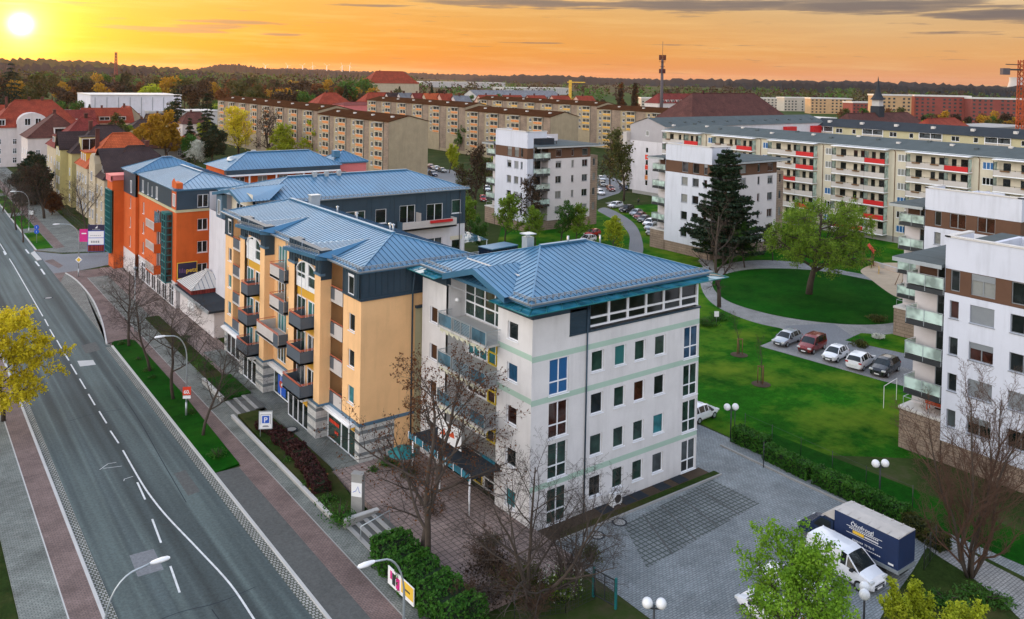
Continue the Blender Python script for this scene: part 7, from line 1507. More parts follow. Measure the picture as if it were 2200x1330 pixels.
def spruce(lab, seed, u, v, dist, H, rad): 
    p = Dd(u, v, dist); T, C = conifer(seed, H, rad, 16, 8, None, 9, 1.0, .03, -.25, .3); return plant('spruce', lab, 'tree', T, C, 'bark', ['twig', 'leaf_conifer'], (p.x, p.y, 0), 0, 'dark conifers between the houses')
spruce('tall dark conifer left of the nearest brown slab', 260, 445, 300, 345, 25, 5.5); spruce('slim cypress like conifer right of the golden tree', 261, 407, 330, 315, 16, 3.0); spruce('dark conifer between the old town houses', 262, 380, 270, 410, 25, 5.5); spruce('great dark conifer towering over the far wood under the sun', 263, 24, 200, 520, 36, 10); spruce('dark conifer beside the street in the villa gardens', 264, 66, 420, 225, 13, 4.5)
# ------------------------------------------------------------------ woods beyond the town
FP = []
def clump(seed, H, r, n, s, mat, conic=False):
    rng = random.Random(seed); C, T = MB(), MB(); T.tube([(0, 0, 0), (0, 0, H*.6)], [.4, .2], 6)
    if conic:
        for i in range(n):
            t = rng.random()**1.3; a = rng.uniform(0, 6.28); k = r*(1-t)*rng.uniform(.55, 1.05)+.15; leaf(C, rng, Vector((math.cos(a)*k, math.sin(a)*k, H*(.1+.9*t))), s*rng.uniform(.6, 1.2), 1, .2)
    else:
        for q in range(9):
            a = rng.uniform(0, 6.28); d = r*rng.uniform(.15, .7); blob(rng, C, (math.cos(a)*d, math.sin(a)*d, H*rng.uniform(.4, .82)), r*.5, r*.5, H*.17, n//9, s, 1, .5)
        for q in range(12): a = rng.uniform(0, 6.28); T.tube([(0, 0, H*.3), (math.cos(a)*r*.7, math.sin(a)*r*.7, H*rng.uniform(.6, .95))], [.15, .04], 3)
    return C, T
KIND = [('leaf_brown', 'bare brown tree in the wood beyond the town', 0), ('leaf_olive', 'olive half leafed tree in the wood beyond the town', 0), ('leaf_green', 'green leafed tree in the wood beyond the town', 0), ('leaf_conifer', 'dark pointed conifer in the wood beyond the town', 1), ('leaf_gold', 'golden leafed tree in the wood beyond the town', 0), ('leaf_rust', 'rusty brown tree in the wood beyond the town', 0), ('leaf_lime', 'lime green tree in the wood beyond the town', 0)]
for i, (m, lab, cn) in enumerate(KIND):
    C, T = clump(300+i, 20, 4.2 if cn else 6.5, 800, 1.5, m, cn); o = plant('wood_tree', lab, 'tree', T, C, 'bark', ['twig', m], (0, 0, -90), 0, lab.replace('tree in', 'trees in').replace('conifer in', 'conifers in')); FP.append((o, [(c, []) for c in kids(o)]))
rng = random.Random(77); first = [True]*7; cnt = 0
def scatter(n, u0, u1, d0, d1, wts, h0, h1, keep=lambda u, d: True):
    global cnt
    for i in range(n):
        u = rng.uniform(u0, u1); d_ = d0*(d1/d0)**rng.random()
        if not keep(u, d_): continue
        p = Dd(u, 165, d_); k = rng.choices(range(7), wts)[0]; s = rng.uniform(h0, h1); o, tr_ = FP[k]; sc_ = (s*rng.uniform(.85, 1.2), s*rng.uniform(.85, 1.2), s)
        if first[k]: first[k] = False; o.location = (p.x, p.y, 0); o.scale = sc_
        else: copy_tree(o, (p.x, p.y, 0), rng.uniform(0, 6), scale=sc_, tree=tr_)
        cnt += 1
scatter(150, -60, 800, 580, 1150, (9, 5, 3, 4, 3, 4, 1), .95, 1.5)
scatter(34, 560, 1000, 540, 760, (4, 4, 3, 6, 2, 3, 2), .8, 1.2)
scatter(36, 1000, 1500, 560, 900, (4, 4, 4, 2, 1, 2, 3), .5, .8, lambda u, d: not 1380 < u < 1440)
scatter(26, 1700, 1890, 330, 620, (5, 4, 4, 1, 2, 3, 3), .4, .62); scatter(44, 1780, 2220, 520, 730, (4, 5, 5, 2, 3, 3, 4), .5, .8); scatter(14, 20, 480, 470, 560, (3, 4, 3, 3, 4, 4, 2), .5, .8, lambda u, d: not 225 < u < 355)
# the farther woods read as one mass
rng2 = random.Random(5); W_ = [MB() for _ in range(3)]
for i in range(1500):
    u = rng2.uniform(-250, 2350); d_ = 1150*(2.6)**rng2.random(); 
    if rng2.random() < (.0 if u < 900 else .45): continue
    p = Dd(u, 165, d_); h = rng2.uniform(13, 26)*(1.15 if u < 900 else .75); W = W_[rng2.choice((0, 0, 1, 2))]; r = h*.5
    for q in range(26): 
        v = rvec(rng2); leaf(W, rng2, Vector((p.x+v.x*r, p.y+v.y*r, h*.55+v.z*h*.45)), 5., 0, .2)
for W, m in zip(W_, ('leaf_brown', 'leaf_green', 'leaf_olive')): tag(W.build('far_woods', MATS[m]), {'leaf_brown': 'bare brown part of the far woods towards the hills', 'leaf_green': 'green part of the far woods towards the hills', 'leaf_olive': 'olive part of the far woods towards the hills'}[m], 'woods', None, 'stuff')
# ------------------------------------------------------------------ vehicles
for n_, c_ in (('paint_white', (.74, .76, .80)), ('paint_silver', (.40, .43, .47)), ('paint_red', (.22, .018, .014)), ('paint_black', (.015, .016, .02)), ('paint_navy', (.012, .03, .085)), ('paint_grey', (.12, .13, .14)), ('paint_bright_red', (.5, .02, .02))):
    m = plain(n_, c_, .25, .04, 2., 40, .0 if 'white' in n_ else .35, spec=.6); m.node_tree.nodes['Principled BSDF'].inputs['Coat Weight'].default_value = .6
plain('lamp_glass', (.6, .62, .62), .15, .05); plain('tail_red', (.42, .01, .01), .25, .05); plain('tarp_blue', (.010, .026, .085), .6, .15, 1.2, 20); plain('tarp_roof', (.50, .47, .44), .8, .1, 1.5)
CARS = {  # stations: x from the nose back, belt height, roof height, half width at the belt, half width at the roof edge
 'estate': (4.6, .66, [(0, .55, .55, .62, .5), (.25, .72, .76, .80, .6), (1.15, .86, .93, .88, .70), (1.95, .93, 1.38, .89, .62), (2.5, .95, 1.46, .90, .64), (3.6, .96, 1.45, .90, .64), (4.25, .95, 1.34, .88, .62), (4.5, .90, .96, .84, .70), (4.6, .60, .60, .74, .6)]),
 'hatch': (3.85, .58, [(0, .52, .52, .60, .5), (.22, .74, .78, .78, .6), (.85, .90, .97, .83, .66), (1.65, .96, 1.42, .84, .58), (2.2, .97, 1.50, .84, .60), (3.0, .98, 1.46, .84, .59), (3.5, .97, 1.34, .82, .58), (3.78, .90, .95, .80, .66), (3.85, .55, .55, .72, .6)]),
 'suv': (4.5, .70, [(0, .65, .65, .70, .55), (.25, .86, .90, .86, .66), (1.15, 1.0, 1.08, .92, .74), (1.85, 1.06, 1.55, .92, .66), (2.4, 1.07, 1.66, .93, .68), (3.5, 1.08, 1.63, .92, .67), (4.05, 1.07, 1.52, .90, .66), (4.4, 1.0, 1.06, .88, .74), (4.5, .65, .65, .78, .64)]),
 'mpv': (4.45, .66, [(0, .62, .62, .66, .55), (.22, .84, .88, .84, .66), (.95, 1.02, 1.10, .90, .74), (1.65, 1.08, 1.66, .90, .72), (2.1, 1.1, 1.80, .91, .74), (3.6, 1.1, 1.80, .91, .74), (4.25, 1.08, 1.72, .90, .74), (4.4, 1.0, 1.06, .88, .78), (4.45, .6, .6, .80, .7)]),
 'van': (4.9, .72, [(0, .62, .62, .72, .6), (.2, .90, .95, .90, .72), (.85, 1.08, 1.18, .95, .80), (1.75, 1.16, 1.84, .96, .78), (2.2, 1.18, 1.96, .97, .82), (3.8, 1.2, 1.97, .97, .82), (4.65, 1.2, 1.93, .96, .82), (4.86, 1.1, 1.16, .95, .86), (4.9, .6, .6, .88, .8)])}
def car(label, kind, paint, loc, rz, cat='car', name='parked_car', group='cars parked round the houses', closed=False):
    """front points to local -x... nose at x = 0 side, centred on its length"""
    L, wr, st = CARS[kind]; t = thing(name, label, cat, loc, rz, group); B, G = MB(), MB(); off_ = L/2
    rows = []
    for x, zb, zr, hb, hr in st:
        e = min(x, L-x); lo = .30 if e < .3 else .20; hw = hb
        rows.append([(x-off_, 0, lo), (x-off_, hw*.86, lo), (x-off_, hw, lo+.18), (x-off_, hw*1.015, (lo+zb)/2+.12 if zb > lo+.5 else zb*.85), (x-off_, hw*.965, zb), (x-off_, hr, zr), (x-off_, hr*.55, zr+.035), (x-off_, 0, zr+.05)])
    for i in range(len(rows)-1):
        tall = (st[i][2]-st[i][1] > .2)+(st[i+1][2]-st[i+1][1] > .2)
        for k in range(7):
            a, b, c, d = rows[i][k], rows[i+1][k], rows[i+1][k+1], rows[i][k+1]
            for sgn in (1, -1):
                q = [(p[0], p[1]*sgn, p[2]) for p in (a, b, c, d)]; q = q if sgn < 0 else q[::-1]
                glassy = (k == 4 and tall == 2 and not (closed and st[i][0] > 2.0)) or (k >= 5 and tall == 1) or (k == 4 and tall == 1)
                if k == 4 and tall == 1: glassy = not closed or st[i][0] < 2
                (G if glassy else B).add(q, [(0, 1, 2, 3)], 0, True)
    for r_, s_ in ((rows[0], 1), (rows[-1], -1)):
        pts = r_[1:-1]; ring = [(p[0], p[1], p[2]) for p in pts]+[(p[0], -p[1], p[2]) for p in pts[::-1]]; B.poly(ring if s_ < 0 else ring[::-1])
    G.build('window', MATS['glass_dark'], t)
    r = .31 if kind != 'van' else .34
    P_ = B   # roof pillars over the glass
    for i in range(len(st)):
        if st[i][2]-st[i][1] > .2:
            for sgn in (1, -1):
                a, b = rows[i][4], rows[i][5]
                P_.beam((a[0], a[1]*sgn*1.004, a[2]), (b[0], b[1]*sgn*1.01, b[2]), .07, .04, 0, (0, 1, 0))
    for sgn in (1, -1):
        i0 = 2; i1 = 3; P_.beam(tuple(Vector((rows[i0][4][0], rows[i0][4][1]*sgn, rows[i0][4][2]))), (rows[i1][5][0], rows[i1][5][1]*sgn, rows[i1][5][2]+.01), .07, .06)
        i0 = -2; i1 = -3; P_.beam((rows[i0][4][0], rows[i0][4][1]*sgn, rows[i0][4][2]), (rows[i1][5][0], rows[i1][5][1]*sgn, rows[i1][5][2]+.01), .08, .06)
    B.build('body', MATS[paint], t)
    for x in (.82, L-.78):
        for sgn in (1, -1):
            w = MB(); w.tube([(0, -.11, 0), (0, .11, 0)], r, 16, 0, True, False); o = w.build('wheel', MATS['rubber'], t, (x-off_, sgn*(st[3][3]-.10), r))
            w = MB(); w.tube([(0, .09*sgn, 0), (0, .125*sgn, 0)], r*.62, 10, 0, True, False); w.build('rim', MATS['galvanised'], o)
    for sgn in (1, -1):
        m = MB(); x, zb, zr, hb, hr = st[1]; m.box(-.03-off_+.05, sgn*hb*.55, zb-.16, .28-off_, sgn*hb*1.0, zb-.01); m.build('headlight', MATS['lamp_glass'], t)
        m = MB(); x, zb, zr, hb, hr = st[-2]; m.box(L-.12-off_, sgn*hb*.66, zb-.18, L-.02-off_, sgn*hb*1.01, zb-.01); m.build('tail_light', MATS['tail_red'], t)
        m = MB(); m.box(st[2][0]+.35-off_, sgn*st[2][3]*1.0, st[2][1]+.0, st[2][0]+.55-off_, sgn*(st[2][3]+.2), st[2][1]+.14); m.build('mirror', MATS['dark_metal'], t)
    m = MB(); m.box(-.03-off_, -.52, .28, .04-off_, .52, .46); m.box(-.028-off_, -.5, .52, .05-off_, .5, .60); m.build('grille', MATS['dark_metal'], t); m = MB(); m.box(-.045-off_, -.26, .33, -.02-off_, .26, .44); m.box(L-.02-off_, -.26, .62, L+.03-off_, .26, .74); m.build('number_plate', MATS['white_paint'], t)
    return t
def heading(a, b):  # local -x is the nose: nose at a, tail at b
    p, q = P(*a), P(*b); return math.atan2(q.y-p.y, q.x-p.x)
def at2(x, y): return (x, y, .04)
car('silver estate car at the left end of the row of five by the lawn', 'estate', 'paint_silver', at2(88.2, 61.2), R(7)); car('dark red tall car with roof rails, second in the row by the lawn', 'mpv', 'paint_red', at2(88.4, 57.9), R(9)); car('small silver white hatchback in the middle of the row of five', 'hatch', 'paint_white', at2(87.9, 54.5), R(8)); car('white car parked tail first beside the black one in the row of five', 'suv', 'paint_white', at2(88.2, 51.5), R(190)); car('black car at the right end of the row of five by the lawn', 'suv', 'paint_black', at2(88.5, 48.8), R(8))
car('white small car peeping out behind the right corner of the office', 'hatch', 'paint_white', (61.6, 52.0, .02), R(183))
car('white car at the bottom edge, leftmost of the two behind the green tree', 'hatch', 'paint_white', (42.0, 29.9, .02), R(-92)); car('white car half hidden by the green tree, between the other white car and the van', 'estate', 'paint_white', (45.6, 30.6, .02), R(-91)); car('white delivery van parked nose out beside the blue truck', 'van', 'paint_white', (50.0, 29.9, .02), R(88), 'van', 'parked_van', 'vans parked in the yard', True)
for i, (u, v, k, p_, a, lab) in enumerate(((1322, 446, 'estate', 'paint_white', 12, 'white car at the far end of the row along the curved drive'), (1346, 455, 'suv', 'paint_black', 14, 'black car second in the row along the curved drive'), (1366, 463, 'hatch', 'paint_silver', 16, 'silver car third in the row along the curved drive'), (1374, 470, 'hatch', 'paint_red', 18, 'dark red car fourth in the row along the curved drive'), (1383, 477, 'hatch', 'paint_grey', 18, 'dark grey car fifth in the row along the curved drive'), (1396, 484, 'estate', 'paint_white', 20, 'white car sixth in the row along the curved drive'), (1398, 494, 'hatch', 'paint_silver', 20, 'silver car seventh in the row along the curved drive'), (1402, 504, 'hatch', 'paint_grey', 20, 'grey car nearest in the row along the curved drive'),
    (1272, 508, 'hatch', 'paint_bright_red', 10, 'bright red car just behind the ridge of the office roof'), (1262, 521, 'hatch', 'paint_white', 10, 'white car right behind the office roof ridge'), (1292, 388, 'estate', 'paint_silver', 60, 'silver blue car under the half leafed tree, farther'), (1294, 400, 'estate', 'paint_grey', 60, 'grey car under the half leafed tree, nearer'), (1312, 410, 'estate', 'paint_red', 60, 'dark red car behind the half leafed tree'), (1340, 408, 'mpv', 'paint_navy', 60, 'navy blue car beside the stem of the half leafed tree'), (1290, 418, 'estate', 'paint_white', 60, 'white car at the end of the small parking place'),
    (926, 362, 'estate', 'paint_red', 80, 'dark red car farthest in the yard beside the nearest brown slab'), (938, 366, 'estate', 'paint_white', 80, 'white car in the yard beside the nearest brown slab'), (950, 370, 'estate', 'paint_grey', 80, 'dark grey car in the yard beside the nearest brown slab'), (930, 378, 'suv', 'paint_navy', 80, 'dark blue car nearest in the yard beside the brown slab'), (1038, 432, 'hatch', 'paint_bright_red', 60, 'red car left of the middle white block'), (1046, 410, 'estate', 'paint_silver', 60, 'silver car behind the left side of the middle white block'))):
    p = P(u, v); car(lab, k, p_, (p.x, p.y, .03), R(a))
# blue tarpaulin truck
tk = thing('tarpaulin_truck', 'small truck with a dark blue lettered tarpaulin body parked by the hedge', 'truck', (52.6, 30.2, .02), 0)
m = MB(); m.box(-1.0, -3.0, .95, 1.05, 1.5, 3.0); bx = m.build('tarpaulin', MATS['tarp_blue'], tk)
m = MB(); m.add([(-1.02, -3.02, 3.0), (1.07, -3.02, 3.0), (1.07, 1.52, 3.0), (-1.02, 1.52, 3.0), (.02, -3.02, 3.1), (.02, 1.52, 3.1)], [(0, 4, 5, 3), (4, 1, 2, 5), (0, 1, 4), (3, 5, 2)])
for i in range(7): m.box(-1.0, -2.95+i*.7, 3.0, 1.05, -2.9+i*.7, 3.06)
m.build('tarp_roof', MATS['tarp_roof'], tk)
m = MB(); m.box(-1.04, -3.05, .72, 1.08, 1.55, .96); m.build('load_bed', MATS['galvanised'], tk); m = MB(); m.box(-.5, -2.9, .45, .5, 3.6, .74); m.build('chassis', MATS['dark_metal'], tk)
c_ = MB(); prof = [(1.6, .45), (1.6, 2.15), (2.1, 2.2), (2.6, 2.1), (3.3, 1.35), (4.1, 1.1), (4.3, .8), (4.3, .45)]
c_.add([(-.95, y, z) for y, z in prof]+[(.95, y, z) for y, z in prof], [tuple(range(7, -1, -1)), tuple(range(8, 16))]+[(i, (i+1) % 8, (i+1) % 8+8, i+8) for i in range(8)]); cb = c_.build('cab', MATS['paint_navy'], tk)
g = MB(); g.quad((-.85, 2.63, 2.08), (.85, 2.63, 2.08), (.9, 3.3, 1.40), (-.9, 3.3, 1.40))
for s in (-1, 1): g.poly([(s*.957, 1.8, 1.3), (s*.957, 1.8, 2.0), (s*.957, 2.5, 2.0), (s*.957, 3.1, 1.4), (s*.957, 3.1, 1.3)][::s])
g.build('window', MATS['glass_dark'], tk)
m = MB(); m.add([(-.9, 1.55, 2.2), (.9, 1.55, 2.2), (.9, 1.55, 2.95), (-.9, 1.55, 2.95), (-.8, 2.55, 2.2), (.8, 2.55, 2.2)], [(0, 3, 2, 1), (3, 4, 5, 2), (0, 4, 3), (1, 2, 5)]); m.build('wind_deflector', MATS['tarp_roof'], tk)
for x in (-.9, .9):
    for y in (-1.8, 3.2): w = MB(); w.tube([(x-.12, y, .36), (x+.12, y, .36)], .36, 16, 0, True, False); w.build('wheel', MATS['rubber'], tk)
    m = MB(); m.box(x-.12, 4.26, .75, x+.12, 4.33, .98); m.build('headlight', MATS['lamp_glass'], tk)
FTk = Face((-1.0, 1.5, 0), '-x')
for txt, s, z, sz, mt in (('Ökofrosgl', 1.2, 2.45, .40, 'white_paint'), ('79 96-0', 2.2, 1.5, .22, 'white_paint')): letter2(txt, FTk, s, z, sz, mt, tk, .012)
m = MB(); fbox(m, FTk, 1.35, 2.15, 2.0, 2.2, .0, .012); m.build('orange_label', MATS['sign_yellow'], tk)
m = MB()
for a, b, z in ((.9, 3.4, 2.36), (.9, 3.4, 1.92)): fbox(m, FTk, a, b, z, z+.025, 0, .012)
for i in range(16): fbox(m, FTk, 1.1+i*.13, 1.1+i*.13+.09, 2.24, 2.3, 0, .011); fbox(m, FTk, 2.2+i*.06, 2.24+i*.06, 2.04, 2.14, 0, .011); fbox(m, FTk, 1.1+i*.14, 1.2+i*.14, 1.28, 1.34, 0, .011)
for i in range(7): fbox(m, FTk, 1.35+i*.11, 1.42+i*.11, 1.52, 1.62, 0, .011)
fbox(m, FTk, 3.85, 4.2, 1.1, 1.22, 0, .012); m.build('small_print', MATS['white_paint'], tk)
# ------------------------------------------------------------------ street furniture
def lamp(lab, x, y, H, arm, sx, z=.1):
    t = thing('street_lamp', lab, 'street lamp', (x, y, z), 0, 'curved grey street lamps'); m = MB(); pts = [(0, 0, 0), (0, 0, H*.7)]
    for i in range(1, 9): a = i*math.pi/2/8; pts.append((sx*arm*.75*(1-math.cos(a)), 0, H*.7+(H*.3)*math.sin(a)))
    pts.append((sx*arm, 0, H+.08)); m.tube(pts, [.075, .065]+[.05]*9, 8); m.tube([(0, 0, 0), (0, 0, 1.2)], .095, 8); m.build('pole', MATS['galvanised'], t)
    h = MB(); a = sx*arm; prof = [(0, .05, .05), (.12, .11, .08), (.55, .16, .10), (.85, .13, .08), (.95, .05, .04)]; rows = []
    for d, w, hh in prof: rows.append([(a+sx*d, -w, H+.08), (a+sx*d, -w*.7, H+.08+hh), (a+sx*d, w*.7, H+.08+hh), (a+sx*d, w, H+.08), (a+sx*d, w*.8, H+.08-hh*.6), (a+sx*d, -w*.8, H+.08-hh*.6)])
    h.add([p for r_ in rows for p in r_], [(i*6+k, i*6+(k+1) % 6, i*6+6+(k+1) % 6, i*6+6+k) for i in range(4) for k in range(6)]+[(0, 1, 2, 3, 4, 5), (29, 28, 27, 26, 25, 24)], 0, True); h.build('lamp_head', MATS['white_paint'], t); return t
l2 = lamp('curved street lamp in front of the bulging hedge, bottom centre', 21.2, 36.9, 7.5, 1.7, -1); lamp('curved street lamp on the verge with a red price sign on its post', 22.1, 79.1, 7.6, 1.9, -1, .15); lamp('curved street lamp by the side street with a yellow diamond sign', 23.4, 141.7, 8.2, 2.6, -1); lamp('curved street lamp farthest up the street beside the blue sign', 21.6, 183, 8.2, 2.2, -1); lamp('curved street lamp reaching over the road at the bottom left', 8.35, 43, 7.5, 2.0, 1)
t = thing('lamp_post', 'slim tall grey post on the pavement left of the first bare tree', 'post', (24.0, 108, .1)); m = MB(); m.tube([(0, 0, 0), (0, 0, 7.6)], .06, 6); m.build('pole', MATS['galvanised'], t); m = MB(); m.lathe((0, 0, 7.6), [(.05, 0), (.22, .1), (.22, .3), (.02, .4)], 8); m.build('lamp_head', MATS['galvanised'], t)
def globe(lab, p, H=3.1, spread=.38, ang=0):
    t = thing('globe_lamp', lab, 'lamp', (p[0], p[1], .02), ang, 'twin white globe lamps'); m = MB(); m.tube([(0, 0, 0), (0, 0, H-.1)], .06, 8); m.beam((-spread, 0, H-.3), (spread, 0, H-.3), .06, .06); m.build('post', MATS['dark_metal'], t)
    for s in (-1, 1): g = MB(); g.lathe((s*spread, 0, H), [(.02, -.3)]+[(.3*math.cos(a), .3*math.sin(a)) for a in [(-80+i*16)*math.pi/180 for i in range(11)]]+[(.0, .3)], 14); g.build('globe', MATS['white_paint'], t)
    return t
globe('twin globe lamp at the far corner of the car park, left end of the hedge', P(1570, 918, 1.3), ang=R(-30)); globe('twin globe lamp standing in the hedge in the middle of the car park edge', P(1890, 1048, 1.25), ang=R(-30)); globe('twin globe lamp beside the garden gate at the car park gate side', (33.9, 31.5), ang=R(-40)); globe('twin globe lamp at the car park gate side in front of the white van', (44.6, 25.4), ang=R(30))
t = thing('globe_lamp', 'single white globe lamp fixed beside the office right corner', 'lamp', tuple(P(1513, 700, 0).xy)+(0,)); b = P(1513, 700, 0)
b = (54.3, 46.6); t.location = (54.3, 46.6, 13.2); m = MB(); m.lathe((0, 0, 0), [(.02, -.22)]+[(.22*math.cos(a), .22*math.sin(a)) for a in [(-80+i*16)*math.pi/180 for i in range(11)]]+[(0, .22)], 12); m.build('globe', MATS['white_paint'], t); m = MB(); m.beam((-1.0, 0, 0), (-.15, 0, 0), .05, .05); m.build('bracket', MATS['grey_metal'], t)
def board(name, lab, cat, x, y, w, h, z0, mat, face='-y', posts=2, frame=None, rz=0., group=None):
    """sign board; local x across, front towards local -y"""
    t = thing(name, lab, cat, (x, y, .1), rz, group); m = MB(); m.box(-w/2, -.04, z0, w/2, .04, z0+h); b = m.build('panel', MATS[mat], t); m = MB()
    for i in range(posts): px_ = 0 if posts == 1 else (-w/2+.08)+(w-.16)*i/(posts-1); m.tube([(px_, .06, 0), (px_, .06, z0+h)], .035, 6)
    if frame: [m.box(*q) for q in ((-w/2-.06, -.05, z0-.06, -w/2, .05, z0+h+.06), (w/2, -.05, z0-.06, w/2+.06, .05, z0+h+.06), (-w/2, -.05, z0-.06, w/2, .05, z0), (-w/2, -.05, z0+h, w/2, .05, z0+h+.06))]
    m.build('post', MATS[frame or 'galvanised'], t); return t, b
def text(txt, parent, x, z, size, mat, k=-.047, align='CENTER', off=0.):
    c = bpy.data.curves.new('lettering', 'FONT'); c.body = txt; c.size = size; c.extrude = .003; c.offset = off; c.align_x = align; c.materials.append(MATS[mat]); c.resolution_u = 3
    return tomesh(c, parent, (x, k, z), 0)
FC_ = R(-28)
t, b = board('parking_sign', 'white parking sign with a blue P on the bed before the shops', 'sign', 26.3, 70.2, 1.05, 1.45, .95, 'white_paint', rz=FC_, frame='galvanised'); m = MB(); m.box(-.30, -.05, 1.42, .30, -.043, 2.06); m.build('blue_square', MATS['blue_sign'], b); text('P', t, 0, 1.50, .62, 'white_paint', -.056, off=.012)
m = MB(); [m.box(*q) for q in ((-.42, -.048, 1.32, -.38, -.042, 2.2), (.38, -.048, 1.32, .42, -.042, 2.2), (-.38, -.048, 2.16, .38, -.042, 2.2))]; m.poly([(-.3, -.046, 1.08), (.3, -.046, 1.08), (.18, -.046, 1.22), (-.18, -.046, 1.22)]); m.build('car_symbol', MATS['grey_metal'], b)
t, b = board('price_sign', 'small red sign reading 60 on the lamp post of the near verge', 'sign', 22.0, 78.6, .72, .75, 2.1, 'bright_red', posts=0, rz=FC_); text('60.', t, 0, 2.25, .46, 'white_paint', off=.01); m = MB(); m.box(-.34, -.03, 1.78, .34, .03, 2.04); m.build('white_plate', MATS['white_paint'], t)
t = thing('diamond_sign', 'yellow diamond priority sign on the lamp post by the side street', 'sign', (23.4, 141.5, 2.7), FC_); m = MB(); m.add([(0, -.1, -.5), (.5, -.1, 0), (0, -.1, .5), (-.5, -.1, 0), (0, -.05, -.5), (.5, -.05, 0), (0, -.05, .5), (-.5, -.05, 0)], [(0, 1, 2, 3), (7, 6, 5, 4), (0, 4, 5, 1), (1, 5, 6, 2), (2, 6, 7, 3), (3, 7, 4, 0)]); m.build('plate', MATS['white_paint'], t); m = MB(); m.add([(0, -.104, -.34), (.34, -.104, 0), (0, -.104, .34), (-.34, -.104, 0)], [(0, 1, 2, 3)]); m.build('yellow_field', MATS['sign_yellow'], t)
t = thing('cycle_path_sign', 'two round blue signs on a post at the tip of the second verge', 'sign', (21.6, 172.5, .1), R(-20)); m = MB(); m.tube([(0, 0, 0), (0, 0, 3.2)], .05, 6); m.build('post', MATS['galvanised'], t)
for z in (2.9, 2.1): m = MB(); m.tube([(0, -.08, z), (0, -.05, z)], .42, 16, 0, True, False); m.build('disc', MATS['blue_sign'], t); m = MB(); m.beam((0, -.09, z-.18), (0, -.09, z+.15), .1, .01); m.build('symbol', MATS['white_paint'], t)
t, b = board('info_pylon', 'tall dark blue and white shop pylon at the side street corner', 'sign', 28.6, 157.0, 2.7, 4.6, .5, 'blue_sign', rz=FC_); pb = MB()
for z0, z1 in ((2.9, 4.0), (1.7, 2.8)): pb.box(-1.25, -.06, z0, 1.25, -.041, z1)
pb.build('white_field', MATS['white_paint'], b); pb = MB(); pb.box(-1.3, -.06, .55, 1.3, -.041, 1.6); pb.build('red_field', MATS['tile_maroon'], b); pb = MB(); pb.box(-1.35, -.055, 4.1, 1.35, -.041, 5.1); pb.build('navy_field', MATS['sign_navy'], b); pb = MB()
for i in range(6): pb.box(-.6+i*.22, -.068, 4.2, -.45+i*.22, -.056, 4.36); pb.box(-.9+i*.3, -.068, 3.2, -.7+i*.3, -.0605, 3.3)
for i in range(4): pb.box(-.8+i*.36, -.068, 2.0, -.56+i*.36, -.0605, 2.35)
pb.build('small_print', MATS['grey_metal'], b); pb = MB(); pb.poly([(-.2, -.062, 4.5), (.2, -.062, 4.5), (.25, -.062, 4.95)]); pb.build('emblem', MATS['white_paint'], b)
t, b = board('pink_board', 'pink magenta advertising board left of the shop pylon', 'sign', 29.2, 166.5, 3.3, 2.3, .5, 'magenta', rz=FC_); pb = MB(); pb.box(-1.3, -.05, 1.9, -.5, -.041, 2.1); pb.poly([(1.0, -.046, 1.4), (1.4, -.046, 1.4), (1.2, -.046, 1.9)]); pb.build('print', MATS['white_paint'], b)
t = thing('pillar_sign', 'grey stone pillar sign with a white plaque by the office steps', 'sign', (27.3, 54.4, .3), R(-50)); m = MB(); m.box(-.42, -.25, 0, .42, .25, 2.75); m.box(-.46, -.29, 2.75, .46, .29, 2.83); m.build('pillar', MATS['concrete'], t); m = MB(); m.box(-.40, -.275, 1.2, .40, -.252, 2.2); m.build('plaque', MATS['white_paint'], t); m = MB(); m.tube([(-.28, -.285, 1.5), (-.05, -.285, 1.62), (.1, -.285, 1.95), (.2, -.285, 1.6), (.3, -.285, 1.5)], .02, 4); m.build('emblem', MATS['blue_sign'], t)
t = thing('banner_board', 'long colourful advertising banner fixed to the footway side of the bulging hedge', 'banner', (25.05, 44.0, .1), R(-88)); m = MB(); m.box(-1.5, -.03, .25, 1.5, .03, 1.35); b = m.build('panel', MATS['white_paint'], t); m = MB(); m.box(.1, -.045, .5, 1.45, -.031, 1.3); m.build('yellow_field', MATS['sign_yellow'], b); m = MB(); m.box(-.5, -.05, .4, -.1, -.031, 1.1); m.box(-1.2, -.05, .7, -1.0, -.031, 1.2); m.build('pink_field', MATS['magenta'], b); m = MB(); m.box(-.95, -.05, .45, -.6, -.031, 1.15); m.box(.3, -.052, .8, 1.1, -.046, .9); m.build('dark_field', MATS['dark_metal'], b)
t = thing('notice_board', 'small white notice on a post on the lawn right of the office', 'sign', XY(1539, 700), R(-35)); m = MB(); m.box(-.3, -.02, 1.2, .3, .02, 1.9); m.build('panel', MATS['white_paint'], t); m = MB(); m.tube([(0, .03, 0), (0, .03, 1.9)], .03, 5); m.build('post', MATS['grey_metal'], t)
t = thing('bus_stop_sign', 'small framed sign board on two posts beside the far street lamp', 'sign', XY(66, 478), R(-28)); m = MB(); m.box(-.5, -.03, 1.6, .5, .03, 2.5); m.build('panel', MATS['white_paint'], t); m = MB(); m.tube([(-.4, .04, 0), (-.4, .04, 2.5)], .03, 5); m.tube([(.4, .04, 0), (.4, .04, 2.5)], .03, 5); m.build('post', MATS['grey_metal'], t)
